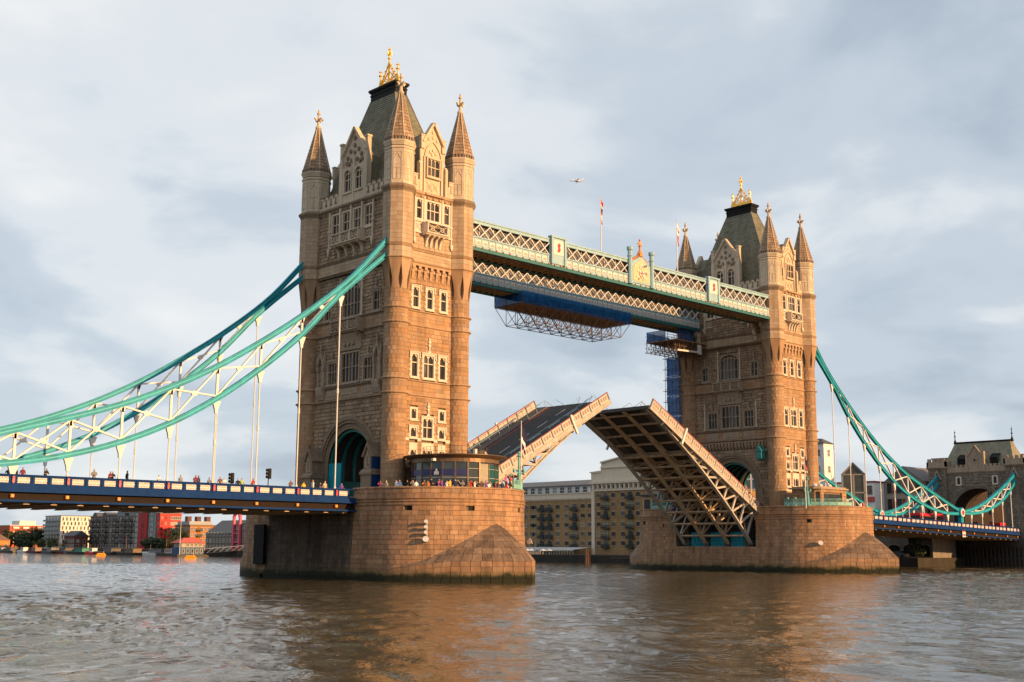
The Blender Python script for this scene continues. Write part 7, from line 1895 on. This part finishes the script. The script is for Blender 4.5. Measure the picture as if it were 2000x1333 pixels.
        MB().fbox(F, -L * .45, L * .45, -.92, .92, .38, .5).build('rubbing_band', mat('buoy_orange', (.6, .14, .02), .5), T); MB().tube([(.8, 0, .9), (.8, 0, 1.7)], .06, 6).build('mooring_post', my, T)
    # boats
    hb = mat('black_hull', (.015, .014, .015), .4); hr = mat('maroon_hull', (.10, .015, .02), .5); hw = M_WHITE; hg = mat('green_hull', (.02, .10, .07), .5)
    specs = [((119, 437, 0), 16, 4.4, hw, M_WHITE, 'white harbour boat at the far left edge', 5, None), ((117, 422, 0), 20, 5, hb, dkf, 'black barge left of the white cruiser', 7, None), ((116, 404, 0), 9, 3, hw, M_WHITE, 'small white cabin cruiser moored on the left', 0, None), ((117, 394, 0), 14, 4, hr, mat('tan_cabin', (.22, .15, .1), .6), 'maroon houseboat with tan cabin', 0, mat('maroon_hatch', (.14, .02, .02), .6)), ((117, 378, 0), 18, 4.5, hb, mat('grey_cabin', (.2, .19, .18), .6), 'black houseboat with grey cabin', 0, None), ((118, 368, 0), 20, 5, hr, dkf, 'maroon Thames barge with tall mast', 14, None),
             ((116, 349, 0), 22, 5, hb, mat('teal_cabin', (.03, .22, .16), .6), 'black barge with green cabin top', 0, hg), ((115, 334, 0), 9, 3, M_RED, M_WHITE, 'small red tug with white cabin', 3, None), ((116, 322, 0), 24, 5.5, hb, dkf, 'long dark lighter in the middle of the moorings', 0, None), ((116, 305, 0), 22, 5, hb, mat('brown_cabin', (.16, .10, .06), .6), 'dark barge with brown cabin', 6, None), ((117, 288, 0), 14, 4, hw, mat('grey_cabin', (.2, .19, .18), .6), 'pale motor boat near the middle moorings', 3, None), ((116, 274, 0), 18, 4.5, hb, M_STEELW, 'black tug close to the blue pier house', 5, None)]
    for loc, L, w, hu, ca, lb, mst, hc in specs: boat(loc, R(90 + (int(loc[1]) % 7) - 3), L, w, hu, ca, lb, mst, hc)
    dg = (.028, .042, .015); lg = (.07, .085, .022)
    for k, (x, y, hh, r, c) in enumerate(((150, 500, 8, 6, dg), (152, 484, 9, 6, dg), (150, 470, 9.5, 6.5, dg), (152, 458, 9, 6, dg), (149, 448, 8, 5, dg), (160, 512, 8, 6, dg), (134, 430, 4.5, 2.4, lg), (134, 417, 5, 2.3, lg), (134, 398, 3.6, 2.4, lg), (134, 324, 4.5, 3.6, dg), (134, 316, 4.5, 3.6, dg), (135, 303, 8, 3.4, dg), (133, 294, 4, 2.6, dg))):
        od = ('first', 'second', 'third', 'fourth', 'fifth', 'sixth', 'seventh', 'eighth', 'ninth', 'tenth', 'eleventh', 'twelfth', 'thirteenth')[k]
        lb = 'dark green tree in the clump left of the white flats, %s of six planted there' % od if k < 6 else ('yellow-green bush on the quay by the white flats, %s of three from the left' % ('first', 'second', 'third')[k - 6] if k < 9 else ('dark bush at the foot of the bright red tower, left one', 'dark bush at the foot of the bright red tower, right one', 'tall dark tree at the left end of the orange brick flats', 'low dark tree in front of the orange brick flats')[k - 9])
        tree((x, y, 1.9), hh, r, lb, c, 100 + k)
# ------------------------------------------------------------------ people
def person_mesh(pose):
    """one continuous skinned body, facing -y, feet at z=0, 1.72 m tall"""
    J = {'pel': ((0, 0, .95), (.15, .11)), 'spi': ((0, 0, 1.15), (.135, .10)), 'che': ((0, -.01, 1.34), (.16, .11)), 'nec': ((0, 0, 1.47), (.055, .055)), 'hd0': ((0, -.015, 1.56), (.085, .095)), 'hd1': ((0, -.01, 1.65), (.08, .095)), 'top': ((0, 0, 1.71), (.05, .06))}
    Eg = [('pel', 'spi'), ('spi', 'che'), ('che', 'nec'), ('nec', 'hd0'), ('hd0', 'hd1'), ('hd1', 'top')]
    for s, n in ((-1, 'l'), (1, 'r')):
        st = {0: 0, 1: .02, 2: 0, 3: .22 * s}[pose]
        J['hip' + n] = ((s * .09, 0, .88), (.095, .095)); J['kne' + n] = ((s * .10, -st * .6 - .01, .49), (.065, .065)); J['ank' + n] = ((s * .10, st * .5 + .02, .09), (.045, .05)); J['toe' + n] = ((s * .11, st * .5 - .13, .04), (.045, .035))
        if pose == 0: el, wr, hn = (s * .26, .03, 1.12), (s * .25, -.05, .88), (s * .25, -.07, .78)
        elif pose == 1: el, wr, hn = (s * .27, -.14, 1.15), (s * .16, -.34, 1.16), (s * .10, -.42, 1.16)
        elif pose == 2: el, wr, hn = (s * .29, -.2, 1.27), (s * .12, -.3, 1.5), (s * .06, -.32, 1.57)
        else: el, wr, hn = (s * .25, -st * .5, 1.12), (s * .24, -st - .08, .92), (s * .24, -st * 1.1 - .1, .83)
        J['sho' + n] = ((s * .18, 0, 1.39), (.07, .07)); J['elb' + n] = (el, (.048, .048)); J['wri' + n] = (wr, (.034, .034)); J['han' + n] = (hn, (.04, .028))
        Eg += [('pel', 'hip' + n), ('hip' + n, 'kne' + n), ('kne' + n, 'ank' + n), ('ank' + n, 'toe' + n), ('che', 'sho' + n), ('sho' + n, 'elb' + n), ('elb' + n, 'wri' + n), ('wri' + n, 'han' + n)]
    if pose == 1:
        for k in ('che', 'nec', 'hd0', 'hd1', 'top', 'shol', 'shor'): p, r = J[k]; J[k] = ((p[0], p[1] - .12, p[2] - .03), r)
    ks = list(J); me = bpy.data.meshes.new('person_skeleton'); me.from_pydata([J[k][0] for k in ks], [(ks.index(a), ks.index(b)) for a, b in Eg], [])
    o = bpy.data.objects.new('person_skeleton', me); COL.objects.link(o)
    md = o.modifiers.new('skin', 'SKIN'); md.use_smooth_shade = True
    if not me.skin_vertices: 
        bpy.context.view_layer.objects.active = o
    for i, k in enumerate(ks): me.skin_vertices[0].data[i].radius = J[k][1]
    me.skin_vertices[0].data[0].use_root = True
    o.modifiers.new('sub', 'SUBSURF').levels = 1
    dg = bpy.context.evaluated_depsgraph_get(); out = bpy.data.meshes.new_from_object(o.evaluated_get(dg)); out.name = 'person'
    bpy.data.objects.remove(o)
    out.materials.clear()
    for _ in range(5): out.materials.append(None)
    hy = J['hd0'][0][1]
    for p in out.polygons:
        c = p.center
        arm = abs(c.x) > .2 or (pose in (1, 2) and c.y < -.17)
        if c.z > 1.50 and not arm and abs(c.x) < .13: mi = 0 if (c.z > 1.655 or c.y > hy + .02) else 1
        elif arm and ((pose == 0 or pose == 3) and c.z < 1.1 or pose in (1, 2) and (c.y < -.2)): mi = 1
        elif c.z > .93: mi = 2
        elif c.z > .085: mi = 3
        else: mi = 4
        p.material_index = mi
    a = out.attributes.new('tint', 'FLOAT', 'FACE')
    return out
def build_people():
    meshes = [person_mesh(k) for k in range(4)]
    tops = {'red': (.45, .02, .03), 'white': (.72, .70, .68), 'black': (.015, .015, .018), 'navy': (.02, .03, .09), 'pink': (.65, .12, .25), 'grey': (.22, .22, .23), 'yellow': (.70, .42, .03), 'purple': (.14, .05, .28), 'orange': (.72, .25, .08), 'blue': (.06, .16, .42), 'green': (.30, .42, .12), 'maroon': (.16, .02, .04), 'beige': (.48, .38, .26), 'brown': (.15, .08, .05)}
    legs = {'dark': (.02, .02, .03), 'denim': (.06, .09, .18), 'khaki': (.30, .23, .14)}
    hair = {'dark': (.015, .011, .009), 'brown': (.07, .04, .02), 'fair': (.32, .2, .09), 'capped': (.6, .57, .52)}
    skin = [(.45, .27, .19), (.28, .16, .10), (.52, .33, .24)]
    clo = lambda kind, c: mat(kind + '_%.3f_%.3f' % (c[0], c[2]), c, .8, var=.1)
    rng = random.Random(42)
    def put(x, y, z, rz, top, label, group, pose=0, leg=None, hr=None, sc_=None):
        o = obj('person', meshes[pose], None, None, (x, y, z), rz)
        k = sc_ or rng.uniform(.93, 1.06); o.scale = (k, k, k)
        for i, mt in enumerate((clo('hair', hair[hr or rng.choice(['dark', 'dark', 'brown', 'fair'])]), clo('skin', rng.choice(skin)), clo('top', tops[top]), clo('trousers', legs[leg or rng.choice(list(legs))]), clo('shoes', (.02, .02, .02)))):
            o.material_slots[i].link = 'OBJECT'; o.material_slots[i].material = mt
        tag(o, label, 'person', group)
    onum = ('first', 'second', 'third', 'fourth', 'fifth', 'sixth', 'seventh', 'eighth', 'ninth', 'tenth', 'eleventh', 'twelfth', 'thirteenth', 'fourteenth', 'fifteenth', 'sixteenth', 'seventeenth', 'eighteenth', 'nineteenth', 'twentieth', 'twenty-first', 'twenty-second', 'twenty-third', 'twenty-fourth', 'twenty-fifth', 'twenty-sixth', 'twenty-seventh', 'twenty-eighth', 'twenty-ninth', 'thirtieth')
    g1 = 'people on the near span footway'
    deck = [(-50.63, 'black'), (-49.95, 'black'), (-49.37, 'maroon'), (-47.11, 'black'), (-42.28, 'grey'), (-40.73, 'maroon'), (-40.24, 'black'), (-38.71, 'black'), (-35.28, 'white'), (-32.84, 'grey'), (-31.18, 'maroon'), (-30.64, 'navy'), (-29.67, 'grey'), (-28.13, 'brown'), (-27.7, 'white'), (-26.06, 'black'), (-25.43, 'green'), (-24.27, 'red'), (-19.23, 'brown'), (-17.31, 'yellow'), (-16.05, 'white'), (-15.13, 'navy'), (-14.63, 'beige'), (-12.25, 'purple')]
    ps = {-47.11: 1, -38.71: 0, -35.28: 1, -16.05: 3, -12.25: 3}
    for k, (x, c) in enumerate(deck):
        put(x, -8.6 + rng.uniform(-.2, .25), zl(x) - .95, rng.uniform(-.6, .6) if x not in (-38.71, -16.05) else 1.5, c, 'person in %s top on the near span footway, %s from the left' % (c, onum[k]), g1, ps.get(x, rng.choice([0, 0, 1, 3])), hr='capped' if k == 22 else None, sc_=1.12 if x in (-38.71, -16.05, -42.28) else None)
    pier = [(-9.68, -12.67, 'pink'), (-9.55, -13.46, 'beige'), (-9.18, -14.79, 'white'), (-8.95, -15.36, 'blue'), (-8.59, -16.12, 'black'), (-8.24, -16.71, 'beige'), (-7.97, -17.12, 'white'), (-7.38, -17.87, 'orange'), (-7.1, -18.2, 'orange'), (-6.82, -18.47, 'black'), (-6.12, -19.09, 'pink'), (-5.89, -19.27, 'purple'), (-5.41, -19.61, 'white'), (-5.07, -19.83, 'yellow'), (-4.55, -20.12, 'navy'), (-4.22, -20.29, 'black'), (-3.72, -20.51, 'grey'), (-3.13, -20.73, 'brown'), (-2.7, -20.87, 'red'), (-2.18, -21.0, 'white'), (-1.71, -21.1, 'black'), (-1.22, -21.17, 'brown'), (-.78, -21.22, 'purple'), (-.24, -21.25, 'white'), (.17, -21.25, 'grey'), (.68, -21.23, 'maroon'), (1.32, -21.16, 'black'), (2.12, -21.02, 'navy'), (2.9, -20.81, 'red')]
    g2 = 'crowd along the near pier parapet'
    for k, (x, y, c) in enumerate(pier):
        an = math.atan2(y + 11.5, x); r = rng.uniform(9.3, 9.75)
        put(r * math.cos(an), -11.5 + r * math.sin(an), 9.75, an + PI / 2 + rng.uniform(-.5, .5), c, 'person in %s top in the crowd at the near pier parapet, %s from the left' % (c, onum[k]), g2, rng.choice([0, 1, 2, 3]), hr='capped' if k == 1 else None, sc_=1.1 if k == 9 else None)
    g3 = 'people on the viewing platform'
    for k, (an, c, nm) in enumerate(((-69, 'pink', 'leftmost'), (-64, 'red', 'second from left'), (-59, 'brown', 'third from left'), (-54, 'black', 'fourth from left'), (-48, 'grey', 'second from right'), (-41, 'red', 'rightmost'))):
        rr = 9.3 + .17 * k
        put(rr * math.cos(R(an)), -11.5 + rr * math.sin(R(an)), 10.66, R(an + 90), c, 'person in %s jacket on the railed platform of the near pier, %s' % (c, nm), g3, 1 if k % 2 else 0, 'dark')
    g4 = 'people on the far pier'
    for k, (an, c) in enumerate(((-84, 'white'), (-80, 'red'), (-76, 'beige'), (-72, 'black'), (-68, 'pink'))):
        put(D + 9.6 * math.cos(R(an)), -11.5 + 9.6 * math.sin(R(an)), 9.75, R(an + 90), c, 'person in %s top at the right end of the far pier, %s from the left' % (c, onum[k]), g4, k % 4)
    pl = thing('viewing_platform', 'raised stone platform at the corner of the near pier', 'platform', (7, -18, 9.55))
    m_ = MB(); m_.plan([(10.3 * math.cos(R(a)) - 7, 6.5 + 10.3 * math.sin(R(a))) for a in range(-73, -32, 4)] + [(8.2 * math.cos(R(a)) - 7, 6.5 + 8.2 * math.sin(R(a))) for a in range(-33, -74, -4)], 0, 1.1); m_.build('slab', M_DARKSTONE, pl)

# ------------------------------------------------------------------ assemble
import time as _t
_t0 = _t.time()
def step(n): print('STEP %s %.1f s, %d objects' % (n, _t.time() - _t0, len(bpy.data.objects)))
build_setting(); step('setting')
build_tower(0.0, 0.0, 'nearer and larger stone bridge tower on the left, with gold cresting and four turrets', 1); step('tower')
build_tower(D, PI, 'farther stone bridge tower on the right, partly behind the raised leaf', 2); step('tower2')
build_pier(0.0, 0.0, 'nearer granite pier carrying the glass pavilion and the crowd', 3)
build_pier(D, PI, 'farther granite pier with teal machinery cabinets under the raised leaf', 4); step('piers')
build_span(-10.3, -108.0, -13.48, -5.29, 'near blue side span with white lattice parapet panels on the left')
build_span(D + 10.3, 172.0, D + 13.48, 5.29, 'far blue side span running right to the gatehouse'); step('spans')
build_chain(0.0, -1, -9.1, 'nearer turquoise chain of the left side span, with white bracing', 'w')
build_chain(0.0, -1, 9.1, 'farther turquoise chain of the left side span, behind the nearer one', 'e')
build_chain(D, 1, -9.1, 'long turquoise chain sweeping down right of the far tower', 'w')
build_chain(D, 1, 9.1, 'turquoise chain mostly hidden behind the far tower', 'e')
build_short_chain(D + 61.6, 172.2, 20.5, -9.1, 'short turquoise chain rising to the near side of the gatehouse')
build_short_chain(D + 61.6, 172.2, 20.5, 9.1, 'short turquoise chain rising to the far side of the gatehouse')
build_short_chain(-61.6, -90.0, 20.5, -9.1, 'short chain beyond the left edge, nearer side')
build_short_chain(-61.6, -90.0, 20.5, 9.1, 'short chain beyond the left edge, farther side'); step('chains')
wk = build_walkway('nearer high walkway with cream crest and turquoise lattice')
w2 = copy_tree(wk); w2.location = (41.15, 7.7, 0); w2.rotation_euler = (0, 0, PI); w2['label'] = 'farther high walkway, with blue netted scaffold hanging beneath it'; step('walkways')
lf = build_leaf('raised left bascule leaf showing its dark roadway')
lf.rotation_euler = (0, R(-28.5), 0)
l2 = copy_tree(lf); l2.location = (74.0, 0, 10.0); l2.rotation_euler = (0, R(-28.5), PI); l2['label'] = 'raised right bascule leaf showing the girders of its underside'; step('leaves')
build_scaffolds(); build_fittings(); step('fittings')
build_abutment(); build_wharf(); build_right_bank(); build_left_bank(); step('banks')
build_people(); step('people')
